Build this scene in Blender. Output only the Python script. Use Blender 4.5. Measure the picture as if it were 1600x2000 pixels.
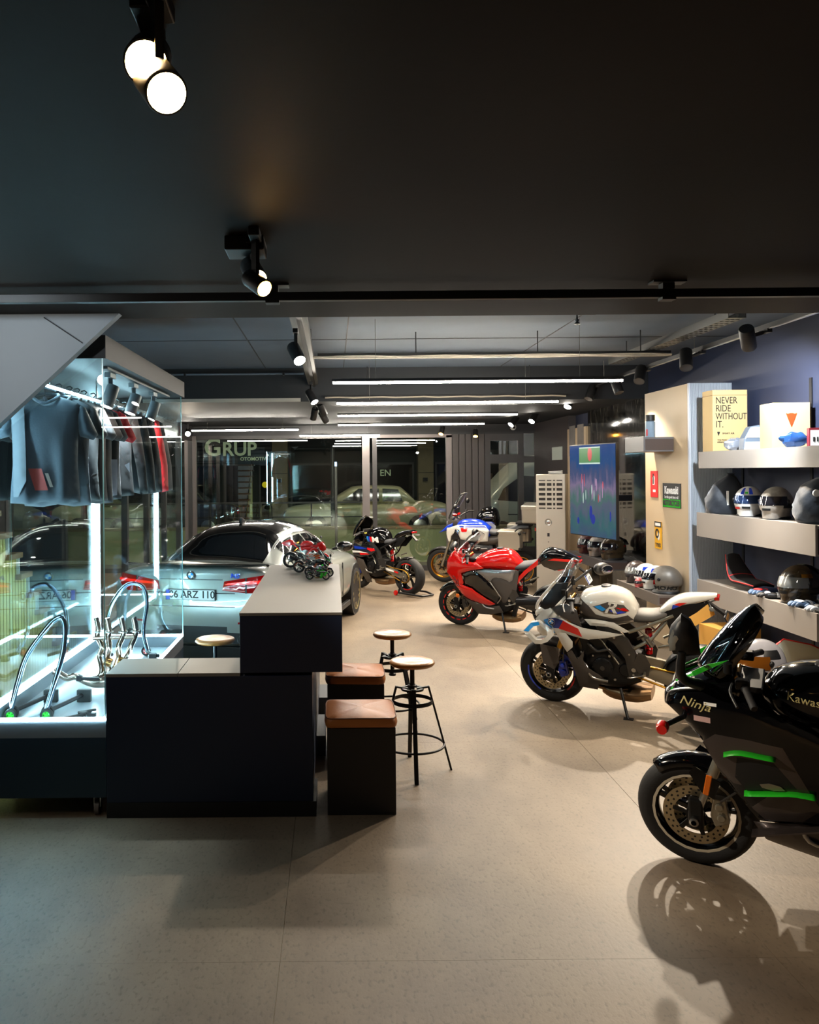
import bpy, math, random
from mathutils import Vector, Matrix, noise
from mathutils.geometry import delaunay_2d_cdt
R = math.radians
random.seed(7)
scene = bpy.context.scene
COL = scene.collection
for o in list(bpy.data.objects):
    bpy.data.objects.remove(o)

# ---------------------------------------------------------------- camera
cam_d = bpy.data.cameras.new('camera')
cam = bpy.data.objects.new('camera', cam_d)
COL.objects.link(cam)
EYE = 2.15
cam_d.sensor_fit = 'AUTO'
cam_d.sensor_width = 36.0
cam_d.lens = 36.0 * 1600 / 2000
cam_d.shift_x = (800 - 650) / 2000
cam_d.shift_y = -(1000 - 922) / 2000
cam_d.clip_start = 0.05
cam_d.clip_end = 200
cam.matrix_world = Matrix.Translation((0, 0, EYE)) @ Matrix.Rotation(R(90), 4, 'X') @ Matrix.Rotation(R(-0.5), 4, 'Z')
scene.camera = cam

# ---------------------------------------------------------------- world, exposure
world = bpy.data.worlds.new('night')
scene.world = world
world.use_nodes = True
bg = world.node_tree.nodes['Background']
bg.inputs[0].default_value = (0.010, 0.013, 0.020, 1)
bg.inputs[1].default_value = 1.0
vs = scene.view_settings
vs.view_transform = 'Standard'
vs.look = 'None'
vs.gamma = 1.0
vs.use_curve_mapping = False
vs.exposure = 2.15
try:
    scene.cycles.max_bounces = 10
    scene.cycles.transparent_max_bounces = 16
    scene.cycles.sample_clamp_indirect = 6.0
    scene.cycles.caustics_reflective = False
    scene.cycles.caustics_refractive = False
    scene.cycles.use_denoising = True
except Exception:
    pass
# ---------------------------------------------------------------- helpers
V = Vector


def S(c):
    """sRGB 0-255 triple to linear rgba"""
    return tuple(((x / 255 / 12.92) if x / 255 <= 0.04045 else ((x / 255 + 0.055) / 1.055) ** 2.4) for x in c) + (1,)


MATS = {}


def mat(name, col=(128, 128, 128), rough=0.5, metal=0.0, coat=0.0, emit=None, estr=0.0, var=0.0, scale=8.0, bump=0.0, bscale=60.0, spec=0.5, sheen=0.0):
    if name in MATS:
        return MATS[name]
    m = bpy.data.materials.new(name)
    m.use_nodes = True
    nt = m.node_tree
    b = nt.nodes['Principled BSDF']
    c = S(col) if max(col) > 1.0001 else tuple(col) + (1,)
    b.inputs['Base Color'].default_value = c
    b.inputs['Roughness'].default_value = rough
    b.inputs['Metallic'].default_value = metal
    b.inputs['Specular IOR Level'].default_value = spec
    b.inputs['Coat Weight'].default_value = coat
    b.inputs['Coat Roughness'].default_value = 0.04
    if sheen:
        b.inputs['Sheen Weight'].default_value = sheen
    if emit is not None:
        b.inputs['Emission Color'].default_value = S(emit) if max(emit) > 1.0001 else tuple(emit) + (1,)
        b.inputs['Emission Strength'].default_value = estr
    if var or bump:
        tc = nt.nodes.new('ShaderNodeTexCoord')
    if var:
        n = nt.nodes.new('ShaderNodeTexNoise')
        n.inputs['Scale'].default_value = scale
        n.inputs['Detail'].default_value = 6
        nt.links.new(tc.outputs['Object'], n.inputs['Vector'])
        mx = nt.nodes.new('ShaderNodeMix')
        mx.data_type = 'RGBA'
        mx.inputs[6].default_value = tuple(x * (1 - var) for x in c[:3]) + (1,)
        mx.inputs[7].default_value = tuple(min(1, x * (1 + var)) for x in c[:3]) + (1,)
        nt.links.new(n.outputs['Fac'], mx.inputs[0])
        nt.links.new(mx.outputs[2], b.inputs['Base Color'])
    if bump:
        n2 = nt.nodes.new('ShaderNodeTexNoise')
        n2.inputs['Scale'].default_value = bscale
        n2.inputs['Detail'].default_value = 4
        nt.links.new(tc.outputs['Object'], n2.inputs['Vector'])
        bp = nt.nodes.new('ShaderNodeBump')
        bp.inputs['Strength'].default_value = bump
        bp.inputs['Distance'].default_value = 0.01
        nt.links.new(n2.outputs['Fac'], bp.inputs['Height'])
        nt.links.new(bp.outputs[0], b.inputs['Normal'])
    MATS[name] = m
    return m


def glassmat(name, tint=(0.93, 0.97, 0.96), ior=1.5, boost=1.0, rough=0.0):
    """thin pane: transparent with a Fresnel mirror reflection"""
    if name in MATS:
        return MATS[name]
    m = bpy.data.materials.new(name)
    m.use_nodes = True
    nt = m.node_tree
    nt.nodes.clear()
    out = nt.nodes.new('ShaderNodeOutputMaterial')
    mix = nt.nodes.new('ShaderNodeMixShader')
    tr = nt.nodes.new('ShaderNodeBsdfTransparent')
    gl = nt.nodes.new('ShaderNodeBsdfGlossy')
    fr = nt.nodes.new('ShaderNodeFresnel')
    mu = nt.nodes.new('ShaderNodeMath')
    mu.operation = 'MULTIPLY'
    mu.use_clamp = True
    mu.inputs[1].default_value = boost
    ge = nt.nodes.new('ShaderNodeNewGeometry')
    io = nt.nodes.new('ShaderNodeMapRange')      # same reflectance on both faces of the pane
    io.inputs[3].default_value = ior
    io.inputs[4].default_value = 1.0 / ior
    nt.links.new(ge.outputs['Backfacing'], io.inputs[0])
    nt.links.new(io.outputs[0], fr.inputs['IOR'])
    tr.inputs['Color'].default_value = tuple(tint) + (1,)
    gl.inputs['Roughness'].default_value = rough
    gl.inputs['Color'].default_value = (1, 1, 1, 1)
    nt.links.new(fr.outputs[0], mu.inputs[0])
    nt.links.new(mu.outputs[0], mix.inputs[0])
    nt.links.new(tr.outputs[0], mix.inputs[1])
    nt.links.new(gl.outputs[0], mix.inputs[2])
    nt.links.new(mix.outputs[0], out.inputs[0])
    MATS[name] = m
    return m


def emis(name, col, strength):
    return mat(name, (10, 10, 10), 0.5, emit=col, estr=strength)


class MB:
    """collects faces for one mesh"""

    def __init__(s):
        s.v = []
        s.f = []
        s.m = []
        s.cur = 0

    def add(s, vs_, fs):
        o = len(s.v)
        s.v.extend([tuple(p) for p in vs_])
        for f in fs:
            s.f.append(tuple(i + o for i in f))
            s.m.append(s.cur)
        return s

    def box(s, x0, x1, y0, y1, z0, z1):
        x0, x1 = min(x0, x1), max(x0, x1)
        y0, y1 = min(y0, y1), max(y0, y1)
        z0, z1 = min(z0, z1), max(z0, z1)
        v = [(x0, y0, z0), (x1, y0, z0), (x1, y1, z0), (x0, y1, z0), (x0, y0, z1), (x1, y0, z1), (x1, y1, z1), (x0, y1, z1)]
        return s.add(v, [(0, 3, 2, 1), (4, 5, 6, 7), (0, 1, 5, 4), (1, 2, 6, 5), (2, 3, 7, 6), (3, 0, 4, 7)])

    def bar(s, p0, p1, w, h, up=(0, 0, 1), w1=None, h1=None):
        """rectangular beam from p0 to p1; w sideways, h along up"""
        p0, p1 = V(p0), V(p1)
        d = (p1 - p0).normalized()
        a = d.cross(V(up))
        if a.length < 1e-5:
            a = d.cross(V((1, 0, 0)))
        a.normalize()
        b = a.cross(d)
        w1 = w if w1 is None else w1
        h1 = h if h1 is None else h1
        v = []
        for p, ww, hh in ((p0, w, h), (p1, w1, h1)):
            v += [p - a * ww / 2 - b * hh / 2, p + a * ww / 2 - b * hh / 2, p + a * ww / 2 + b * hh / 2, p - a * ww / 2 + b * hh / 2]
        return s.add(v, [(0, 1, 2, 3), (7, 6, 5, 4), (0, 4, 5, 1), (1, 5, 6, 2), (2, 6, 7, 3), (3, 7, 4, 0)])

    def tube(s, pts, r, n=10, closed=False, cap=True, cap2=True):
        pts = [V(p) for p in pts]
        k = len(pts)
        rs = r if isinstance(r, (list, tuple)) else [r] * k
        t = []
        for i in range(k):
            if closed:
                d = pts[(i + 1) % k] - pts[i - 1]
            else:
                d = pts[min(i + 1, k - 1)] - pts[max(i - 1, 0)]
            d = d.normalized() if d.length > 1e-9 else (t[-1].copy() if t else V((0, 0, 1)))
            if t and d.dot(t[-1]) < -0.5:
                d = -d
            t.append(d)
        a = t[0].cross(V((0, 0, 1)))
        if a.length < 0.05:
            a = t[0].cross(V((1, 0, 0)))
        a.normalize()
        vs_ = []
        for i in range(k):
            a = a - t[i] * a.dot(t[i])
            a.normalize()
            b = t[i].cross(a)
            for j in range(n):
                q = 2 * math.pi * j / n
                vs_.append(pts[i] + (a * math.cos(q) + b * math.sin(q)) * rs[i])
        fs = []
        for i in range(k if closed else k - 1):
            for j in range(n):
                i2 = (i + 1) % k
                fs.append((i * n + j, i * n + (j + 1) % n, i2 * n + (j + 1) % n, i2 * n + j))
        if cap and not closed:
            fs.append(tuple(reversed(range(n))))
            if cap2:
                fs.append(tuple((k - 1) * n + j for j in range(n)))
        return s.add(vs_, fs)

    def cyl(s, p0, p1, r0, r1=None, n=20):
        return s.tube([p0, p1], [r0, r0 if r1 is None else r1], n)

    def lathe(s, prof, n=32, o=(0, 0, 0), axis='z', closed=False):
        """prof: (radius, height) pairs turned about an axis through o"""
        vs_ = []
        k = len(prof)
        for j in range(n):
            q = 2 * math.pi * j / n
            c, si = math.cos(q), math.sin(q)
            for (r, h) in prof:
                if axis == 'z':
                    p = (o[0] + r * c, o[1] + r * si, o[2] + h)
                elif axis == 'y':
                    p = (o[0] + r * c, o[1] + h, o[2] + r * si)
                else:
                    p = (o[0] + h, o[1] + r * c, o[2] + r * si)
                vs_.append(p)
        fs = []
        for j in range(n):
            j2 = (j + 1) % n
            for i in range(k if closed else k - 1):
                i2 = (i + 1) % k
                fs.append((j * k + i, j2 * k + i, j2 * k + i2, j * k + i2))
        return s.add(vs_, fs)

    def loft(s, rings, cap=True):
        n = len(rings[0])
        vs_ = [p for r in rings for p in r]
        fs = []
        for i in range(len(rings) - 1):
            for j in range(n):
                fs.append((i * n + j, i * n + (j + 1) % n, (i + 1) * n + (j + 1) % n, (i + 1) * n + j))
        if cap:
            fs.append(tuple(reversed(range(n))))
            fs.append(tuple((len(rings) - 1) * n + j for j in range(n)))
        return s.add(vs_, fs)

    def grid(s, P):
        """P: rows of points"""
        n = len(P[0])
        vs_ = [p for r in P for p in r]
        fs = [(i * n + j, i * n + j + 1, (i + 1) * n + j + 1, (i + 1) * n + j) for i in range(len(P) - 1) for j in range(n - 1)]
        return s.add(vs_, fs)

    def ell(s, c, r, nu=20, nv=12):
        prof = []
        vs_ = []
        for i in range(nv + 1):
            a = -math.pi / 2 + math.pi * i / nv
            for j in range(nu):
                q = 2 * math.pi * j / nu
                vs_.append((c[0] + r[0] * math.cos(a) * math.cos(q), c[1] + r[1] * math.cos(a) * math.sin(q), c[2] + r[2] * math.sin(a)))
        fs = [(i * nu + j, i * nu + (j + 1) % nu, (i + 1) * nu + (j + 1) % nu, (i + 1) * nu + j) for i in range(nv) for j in range(nu)]
        return s.add(vs_, fs)

    def prism(s, poly, a0, a1, plane='xz'):
        """2D polygon extruded along the third axis"""
        def P(p, a):
            if plane == 'xz':
                return (p[0], a, p[1])
            if plane == 'yz':
                return (a, p[0], p[1])
            return (p[0], p[1], a)
        n = len(poly)
        vs_ = [P(p, a0) for p in poly] + [P(p, a1) for p in poly]
        fs = [tuple(range(n)), tuple(reversed(range(n, 2 * n)))]
        fs += [(i, i + n, (i + 1) % n + n, (i + 1) % n) for i in range(n)]
        return s.add(vs_, fs)

    def xf(s, M, start=0):
        for i in range(start, len(s.v)):
            s.v[i] = tuple(M @ V(s.v[i]))
        return s


def link(o, parent=None):
    COL.objects.link(o)
    if parent is not None:
        o.parent = parent
    return o


def mk(name, mb, material, parent=None, smooth=None, bevel=0.0, bseg=2, sub=0, solid=0.0):
    me = bpy.data.meshes.new(name)
    me.from_pydata(mb.v, [], mb.f)
    mats_ = material if isinstance(material, (list, tuple)) else [material]
    for m_ in mats_:
        me.materials.append(m_)
    if len(mats_) > 1:
        me.polygons.foreach_set('material_index', mb.m)
    # consistent outward normals
    import bmesh
    bm = bmesh.new()
    bm.from_mesh(me)
    bmesh.ops.recalc_face_normals(bm, faces=bm.faces)
    bm.to_mesh(me)
    bm.free()
    if smooth is not None:
        me.polygons.foreach_set('use_smooth', [True] * len(me.polygons))
        try:
            me.set_sharp_from_angle(angle=R(smooth))
        except Exception:
            pass
    me.update()
    o = bpy.data.objects.new(name, me)
    link(o, parent)
    if solid:
        md = o.modifiers.new('thick', 'SOLIDIFY')
        md.thickness = solid
        md.offset = 0
    if sub:
        md = o.modifiers.new('sub', 'SUBSURF')
        md.levels = sub
        md.render_levels = sub
    if bevel:
        md = o.modifiers.new('bevel', 'BEVEL')
        md.width = bevel
        md.segments = bseg
        md.limit_method = 'ANGLE'
        md.angle_limit = R(40)
    return o


def tag(o, label=None, cat=None, group=None, kind=None):
    if label:
        o['label'] = label
    if cat:
        o['category'] = cat
    if group:
        o['group'] = group
    if kind:
        o['kind'] = kind
    return o


def thing(name, label, cat, loc=(0, 0, 0), rz=0.0, group=None, scale=1.0):
    o = bpy.data.objects.new(name, None)
    o.empty_display_size = 0.1
    link(o)
    o.location = loc
    o.rotation_euler = (0, 0, rz)
    o.scale = (scale,) * 3
    return tag(o, label, cat, group)


def struct(name, mb, m, parent=None, **k):
    o = mk(name, mb, m, parent, **k)
    if parent is None:
        o['kind'] = 'structure'
    return o


def copy_tree(o, parent=None, matswap=None):
    c = o.copy()
    COL.objects.link(c)
    c.parent = parent
    if matswap and c.type == 'MESH':
        ms = [s_.material for s_ in c.material_slots]
        if any(m_ in matswap for m_ in ms):
            c.data = c.data.copy()
            for i, m_ in enumerate(ms):
                if m_ in matswap:
                    c.data.materials[i] = matswap[m_]
    for ch in list(o.children):
        copy_tree(ch, c, matswap)
    return c


def crs(pts, n):
    """Catmull-Rom through pts, n samples per span (2D or 3D tuples)"""
    out = []
    k = len(pts)
    for i in range(k - 1):
        p0 = pts[max(i - 1, 0)]
        p1 = pts[i]
        p2 = pts[i + 1]
        p3 = pts[min(i + 2, k - 1)]
        for j in range(n):
            t = j / n
            out.append(tuple(0.5 * (2 * b + (c - a) * t + (2 * a - 5 * b + 4 * c - d) * t * t + (3 * b - a - 3 * c + d) * t ** 3) for a, b, c, d in zip(p0, p1, p2, p3)))
    out.append(tuple(pts[-1]))
    return out


def crs_closed(pts, n):
    k = len(pts)
    out = []
    for i in range(k):
        p0, p1, p2, p3 = pts[i - 1], pts[i], pts[(i + 1) % k], pts[(i + 2) % k]
        for j in range(n):
            t = j / n
            out.append(tuple(0.5 * (2 * b + (c - a) * t + (2 * a - 5 * b + 4 * c - d) * t * t + (3 * b - a - 3 * c + d) * t ** 3) for a, b, c, d in zip(p0, p1, p2, p3)))
    return out


def inside(p, poly):
    x, y = p
    r = False
    n = len(poly)
    for i in range(n):
        x1, y1 = poly[i]
        x2, y2 = poly[i - 1]
        if (y1 > y) != (y2 > y) and x < (x2 - x1) * (y - y1) / (y2 - y1) + x1:
            r = not r
    return r


def edge_d(p, poly):
    b = 1e9
    n = len(poly)
    for i in range(n):
        ax, ay = poly[i - 1]
        bx, by = poly[i]
        dx, dy = bx - ax, by - ay
        L = dx * dx + dy * dy
        t = 0 if L < 1e-12 else max(0, min(1, ((p[0] - ax) * dx + (p[1] - ay) * dy) / L))
        b = min(b, math.hypot(p[0] - ax - t * dx, p[1] - ay - t * dy))
    return b


def fill2d(poly, step):
    """triangulate a simple polygon with inner grid points"""
    P = []
    n = len(poly)
    for i in range(n):
        a, b = poly[i], poly[(i + 1) % n]
        L = math.hypot(b[0] - a[0], b[1] - a[1])
        k = max(1, int(L / step))
        for j in range(k):
            P.append((a[0] + (b[0] - a[0]) * j / k, a[1] + (b[1] - a[1]) * j / k))
    ring = list(P)
    xs = [p[0] for p in poly]
    ys = [p[1] for p in poly]
    y = min(ys) + step / 2
    row = 0
    while y < max(ys):
        x = min(xs) + (step / 2 if row % 2 else 0)
        while x < max(xs):
            if inside((x, y), poly) and edge_d((x, y), poly) > step * 0.45:
                P.append((x, y))
            x += step
        y += step * 0.9
        row += 1
    m = len(ring)
    r = delaunay_2d_cdt([V(p) for p in P], [], [list(range(m))], 1, 1e-6)
    return [tuple(v) for v in r[0]], [tuple(f) for f in r[2]], m


def panel(name, poly, yf, material, parent, step=0.03, th=0.006, bulge=0.0, bw=0.03, side=1, smooth=50, place=None):
    """curved solid sheet with the given 2D outline; depth from yf(a,b) plus a rounded edge"""
    P, F, m = fill2d(poly, step)
    place = place or (lambda a, y, b: (a, y, b))
    mb = MB()

    def dep(p):
        e = edge_d(p, poly)
        t = min(1.0, e / bw)
        return bulge * (1 - (1 - t) ** 2)
    out = [place(p[0], side * (yf(*p) + dep(p)), p[1]) for p in P]
    inn = [place(p[0], side * (yf(*p) - th + min(0, dep(p))), p[1]) for p in P]
    k = len(P)
    E = {}
    for f in F:
        for i in range(len(f)):
            a, b = f[i], f[(i + 1) % len(f)]
            E[(a, b)] = 1
    rim = [(a, b) for (a, b) in E if (b, a) not in E]
    fs = [f for f in F] + [tuple(reversed([i + k for i in f])) for f in F]
    fs += [(b, a, a + k, b + k) for (a, b) in rim]
    mb.add(out + inn, fs)
    return mk(name, mb, material, parent, smooth=smooth)


FONT_CACHE = {}


def text_mesh(txt, size, align='CENTER', bold=0.0, sx=1.0, shear=0.0, thick=0.001):
    cu = bpy.data.curves.new('lettering', 'FONT')
    cu.body = txt
    cu.size = size
    cu.align_x = align
    cu.align_y = 'CENTER'
    cu.offset = bold
    cu.shear = shear
    cu.extrude = thick
    cu.resolution_u = 3
    ob = bpy.data.objects.new('lettering', cu)
    COL.objects.link(ob)
    dg = bpy.context.evaluated_depsgraph_get()
    me = bpy.data.meshes.new_from_object(ob.evaluated_get(dg))
    bpy.data.objects.remove(ob)
    mb = MB()
    mb.add([(v.co.x * sx, v.co.y, v.co.z) for v in me.vertices], [tuple(p.vertices) for p in me.polygons])
    bpy.data.meshes.remove(me)
    return mb


def text(name, txt, size, loc, rot, material, parent=None, **k):
    mb = text_mesh(txt, size, **k)
    o = mk(name, mb, material, parent)
    o.location = loc
    o.rotation_euler = rot
    return o


def superring(x, zb, zt, hw, n=24, pt=2.2, pb=2.2, zc=None):
    """cross-section ring in the y/z plane at x"""
    zc = (zb + zt) / 2 if zc is None else zc
    out = []
    for j in range(n):
        q = 2 * math.pi * j / n
        c, s_ = math.cos(q), math.sin(q)
        p = pt if s_ >= 0 else pb
        y = hw * math.copysign(abs(c) ** (2 / p), c)
        z = zc + (zt - zc if s_ >= 0 else zc - zb) * math.copysign(abs(s_) ** (2 / p), s_)
        out.append((x, y, z))
    return out


def body(stations, n=28, spl=4):
    """smooth loft: stations of (x, zbottom, ztop, halfwidth[, power])"""
    st = [tuple(list(s_) + [2.3] * (5 - len(s_))) for s_ in stations]
    st = crs(st, spl)
    mb = MB()
    mb.loft([superring(a[0], a[1], a[2], max(a[3], 0.002), n, a[4], a[4]) for a in st])
    return mb
# ---------------------------------------------------------------- shared materials
M_black = mat('black_plastic', (16, 16, 18), 0.45)
M_blackgloss = mat('black_gloss', (8, 8, 10), 0.12, coat=1.0)
M_rubber = mat('rubber', (20, 20, 21), 0.72, bump=0.15, bscale=120)
M_steel = mat('brushed_steel', (190, 188, 184), 0.28, metal=1.0)
M_chrome = mat('chrome', (225, 226, 228), 0.08, metal=1.0)
M_dkmetal = mat('dark_metal', (52, 52, 55), 0.38, metal=0.9)
M_gold = mat('gold_anodised', (205, 150, 55), 0.28, metal=1.0)
M_white = mat('white_paint', (225, 224, 220), 0.32, coat=0.6)
M_red = mat('red_paint', (214, 14, 10), 0.16, coat=1.0)
M_blue = mat('blue_paint', (22, 60, 190), 0.2, coat=0.8)
M_cyan = mat('light_blue_paint', (40, 150, 230), 0.2, coat=0.8)
M_green = mat('green_paint', (40, 190, 40), 0.25, coat=0.8)
M_blackmetal = mat('black_powdercoat', (20, 20, 22), 0.42, metal=0.2, bump=0.05, bscale=200)
M_print = mat('black_print', (18, 18, 18), 0.6)
M_wprint = mat('white_print', (235, 235, 232), 0.5)
M_rprint = mat('red_print', (205, 25, 25), 0.5)


def floor_mat():
    m = bpy.data.materials.new('stone_tile')
    m.use_nodes = True
    nt = m.node_tree
    b = nt.nodes['Principled BSDF']
    g = nt.nodes.new('ShaderNodeNewGeometry')
    n1 = nt.nodes.new('ShaderNodeTexNoise')
    n1.inputs['Scale'].default_value = 1.3
    n1.inputs['Detail'].default_value = 8
    n1.inputs['Roughness'].default_value = 0.65
    n2 = nt.nodes.new('ShaderNodeTexNoise')
    n2.inputs['Scale'].default_value = 55
    n2.inputs['Detail'].default_value = 6
    mp = nt.nodes.new('ShaderNodeMapping')
    mp.inputs['Scale'].default_value = (1, 0.55, 1)
    nt.links.new(g.outputs['Position'], mp.inputs['Vector'])
    for n in (n1, n2):
        nt.links.new(mp.outputs[0], n.inputs['Vector'])
    r1 = nt.nodes.new('ShaderNodeValToRGB')
    r1.color_ramp.elements[0].position = 0.3
    r1.color_ramp.elements[0].color = S((104, 88, 72))
    r1.color_ramp.elements[1].position = 0.72
    r1.color_ramp.elements[1].color = S((148, 132, 111))
    nt.links.new(n1.outputs['Fac'], r1.inputs[0])
    r2 = nt.nodes.new('ShaderNodeValToRGB')
    r2.color_ramp.elements[0].position = 0.3
    r2.color_ramp.elements[0].color = (0.62, 0.6, 0.58, 1)
    r2.color_ramp.elements[1].position = 0.46
    r2.color_ramp.elements[1].color = (1, 1, 1, 1)
    nt.links.new(n2.outputs['Fac'], r2.inputs[0])
    mx = nt.nodes.new('ShaderNodeMix')
    mx.data_type = 'RGBA'
    mx.blend_type = 'MULTIPLY'
    mx.inputs[0].default_value = 0.8
    nt.links.new(r1.outputs[0], mx.inputs[6])
    nt.links.new(r2.outputs[0], mx.inputs[7])
    nt.links.new(mx.outputs[2], b.inputs['Base Color'])
    rr = nt.nodes.new('ShaderNodeMapRange')
    rr.inputs[3].default_value = 0.42
    rr.inputs[4].default_value = 0.62
    nt.links.new(n1.outputs['Fac'], rr.inputs[0])
    nt.links.new(rr.outputs[0], b.inputs['Roughness'])
    bp = nt.nodes.new('ShaderNodeBump')
    bp.inputs['Strength'].default_value = 0.12
    bp.inputs['Distance'].default_value = 0.01
    nt.links.new(n2.outputs['Fac'], bp.inputs['Height'])
    nt.links.new(bp.outputs[0], b.inputs['Normal'])
    return m


def marble_mat():
    m = bpy.data.materials.new('black_marble')
    m.use_nodes = True
    nt = m.node_tree
    b = nt.nodes['Principled BSDF']
    g = nt.nodes.new('ShaderNodeNewGeometry')
    mp = nt.nodes.new('ShaderNodeMapping')
    mp.inputs['Scale'].default_value = (3, 3, 0.9)
    nt.links.new(g.outputs['Position'], mp.inputs['Vector'])
    n1 = nt.nodes.new('ShaderNodeTexNoise')
    n1.inputs['Scale'].default_value = 7
    n1.inputs['Detail'].default_value = 10
    n1.inputs['Roughness'].default_value = 0.75
    nt.links.new(mp.outputs[0], n1.inputs['Vector'])
    r1 = nt.nodes.new('ShaderNodeValToRGB')
    r1.color_ramp.elements[0].position = 0.52
    r1.color_ramp.elements[0].color = S((14, 14, 14))
    r1.color_ramp.elements[1].position = 0.72
    r1.color_ramp.elements[1].color = S((120, 116, 104))
    nt.links.new(n1.outputs['Fac'], r1.inputs[0])
    nt.links.new(r1.outputs[0], b.inputs['Base Color'])
    b.inputs['Roughness'].default_value = 0.07
    b.inputs['Coat Weight'].default_value = 0.4
    return m


M_floor = floor_mat()
M_marble = marble_mat()
M_grout = mat('pale_grout', (205, 196, 180), 0.8)
M_ceil = mat('painted_ceiling', (38, 33, 30), 0.6, var=0.1, scale=1.5, bump=0.03, bscale=30, spec=0.04)
M_concrete = mat('grey_concrete', (98, 110, 124), 0.7, var=0.14, scale=2.2, bump=0.08, bscale=25)
M_navy = mat('navy_wall', (44, 50, 72), 0.6, var=0.06, scale=2)
M_dkwall = mat('charcoal_wall', (40, 40, 44), 0.6, var=0.08, scale=2)
M_alu = mat('grey_aluminium', (72, 70, 70), 0.42, metal=0.3)
M_alu2 = mat('pale_aluminium', (128, 120, 118), 0.4, metal=0.3)
M_beige = mat('beige_panel', (196, 174, 142), 0.55, var=0.04, scale=3)
M_glass = glassmat('window_glass', (0.90, 0.95, 0.93), 1.52, 1.9)
M_vglass = glassmat('showcase_glass', (0.93, 0.98, 0.98), 1.52, 2.0)
M_edge = mat('glass_edge', (150, 205, 205), 0.2, emit=None)

XL, XR, YF, YB = -3.05, 4.52, 17.8, -2.2
ZN, ZF, ZS = 3.11, 3.64, 3.16          # near ceiling, raised ceiling, street-side ceiling
YN, YD = 5.07, 11.7

# floor: grout bed with stone tiles standing 4 mm proud of the joints
fl = struct('floor', MB().box(-4.1, XR, YB, YF, -0.12, -0.004), M_grout)
TW, TL = 2.18, 2.9
x = -0.25 - 2 * TW
while x < XR:
    y = YB
    while y < YF:
        a0, a1 = max(x + 0.0018, -4.1), min(x + TW - 0.0018, XR)
        b0, b1 = y + 0.0006, min(y + TL - 0.0006, YF)
        if a1 - a0 > 0.05:
            mk('tile', MB().box(a0, a1, b0, b1, -0.05, 0), M_floor, fl)
        y += TL
    x += TW

struct('ceiling', MB().box(-4.1, XR, YB, YN, ZN, ZN + 0.75), M_ceil)
cf = struct('ceiling_raised', MB().box(-4.1, XR, YN, YD, ZF, ZF + 0.2), M_concrete)
struct('ceiling_street', MB().box(-4.1, XR, YD, YF + 0.3, ZS, ZS + 0.7), mat('dark_ceiling', (20, 23, 28), 0.7, var=0.08, scale=2))
# slab joints on the raised ceiling: raised shadow strips
for (a, b, c, d) in [(-3.9, 4.5, 6.55, 6.562), (-3.9, 4.5, 9.2, 9.212)]:
    mk('panel_joint', MB().box(a, b, c, d, ZF - 0.004, ZF + 0.01), M_dkwall, cf)
for xx in (-0.95, 0.16, 2.4):
    mk('panel_joint', MB().box(xx, xx + 0.012, YN, YD, ZF - 0.004, ZF + 0.01), M_dkwall, cf)
struct('trim_1', MB().box(-2.7, -0.45, YD - 0.02, YD - 0.002, ZS, ZS + 0.05), mat('pale_trim', (170, 165, 155), 0.5))
struct('wall_right', MB().box(XR, XR + 0.2, YB, YF + 0.3, -0.1, ZF + 0.2), M_navy)
struct('wall_back', MB().box(-4.1, XR, YB - 0.2, YB, -0.1, ZN + 0.3), M_dkwall)
struct('wall_left', MB().box(-4.3, -4.1, YB - 0.2, 9.3, -0.1, ZF), M_dkwall)
struct('wall_left_return', MB().box(-4.1, XL, 9.2, 9.3, -0.1, ZF), M_dkwall)

# street front
M_pillar = mat('taupe_cladding', (78, 72, 70), 0.5)
struct('wall_front', MB().box(XL, XR, YF - 0.05, YF + 0.2, 2.95, ZS + 0.3), mat('charcoal_fascia', (44, 44, 46), 0.5))
w1 = struct('window_1', MB().box(XL, 0.62, YF - 0.05, YF + 0.05, 0, 0.1), M_alu)
mk('window_frame', MB().box(XL, XL + 0.09, YF - 0.06, YF + 0.06, 0.1, 2.95), M_alu2, w1)
mk('window_frame', MB().box(XL, 0.62, YF - 0.05, YF + 0.05, 2.88, 2.95), M_alu, w1)
mk('pane', MB().box(XL + 0.09, 0.62, YF - 0.006, YF + 0.006, 0.1, 2.88), M_glass, w1)
d1 = struct('door_1', MB().box(0.62, 2.58, YF - 0.06, YF + 0.06, 0, 0.11), M_alu)
mk('door_stile', MB().box(0.64, 0.80, YF - 0.1, YF + 0.03, 0.11, 2.93), M_alu2, d1)
mk('door_stile', MB().box(0.86, 0.96, YF - 0.05, YF + 0.05, 0.11, 2.93), M_alu, d1)
mk('door_rail', MB().box(0.64, 2.58, YF - 0.06, YF + 0.05, 2.88, 2.95), M_alu2, d1)
mk('pane', MB().box(0.96, 2.50, YF - 0.006, YF + 0.006, 0.11, 2.88), M_glass, d1)
mk('door_stile', MB().box(2.46, 2.58, YF - 0.06, YF + 0.06, 0.11, 2.93), M_alu2, d1)
h = MB().tube([(0.72, YF - 0.1, 1.17), (0.72, YF - 0.17, 1.17), (0.86, YF - 0.17, 1.17)], 0.014, 8)
mk('door_handle', h, M_steel, d1)
col = struct('column', MB().box(2.58, 3.3, YF - 0.02, YF + 0.2, 0, 2.95), M_pillar)
for k in range(5):
    mk('panel', MB().box(2.6 + k * 0.14, 2.6 + k * 0.14 + 0.125, YF - 0.07 - 0.02 * (k % 2), YF - 0.02, 0.0, 2.95), M_pillar, col, bevel=0.006)
d2 = struct('door_2', MB().box(3.3, 4.14, YF - 0.05, YF + 0.05, 0, 0.3), M_alu)
for (a, b) in ((3.3, 3.42), (4.02, 4.14)):
    mk('door_stile', MB().box(a, b, YF - 0.06, YF + 0.05, 0.3, 2.95), M_alu, d2)
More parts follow.
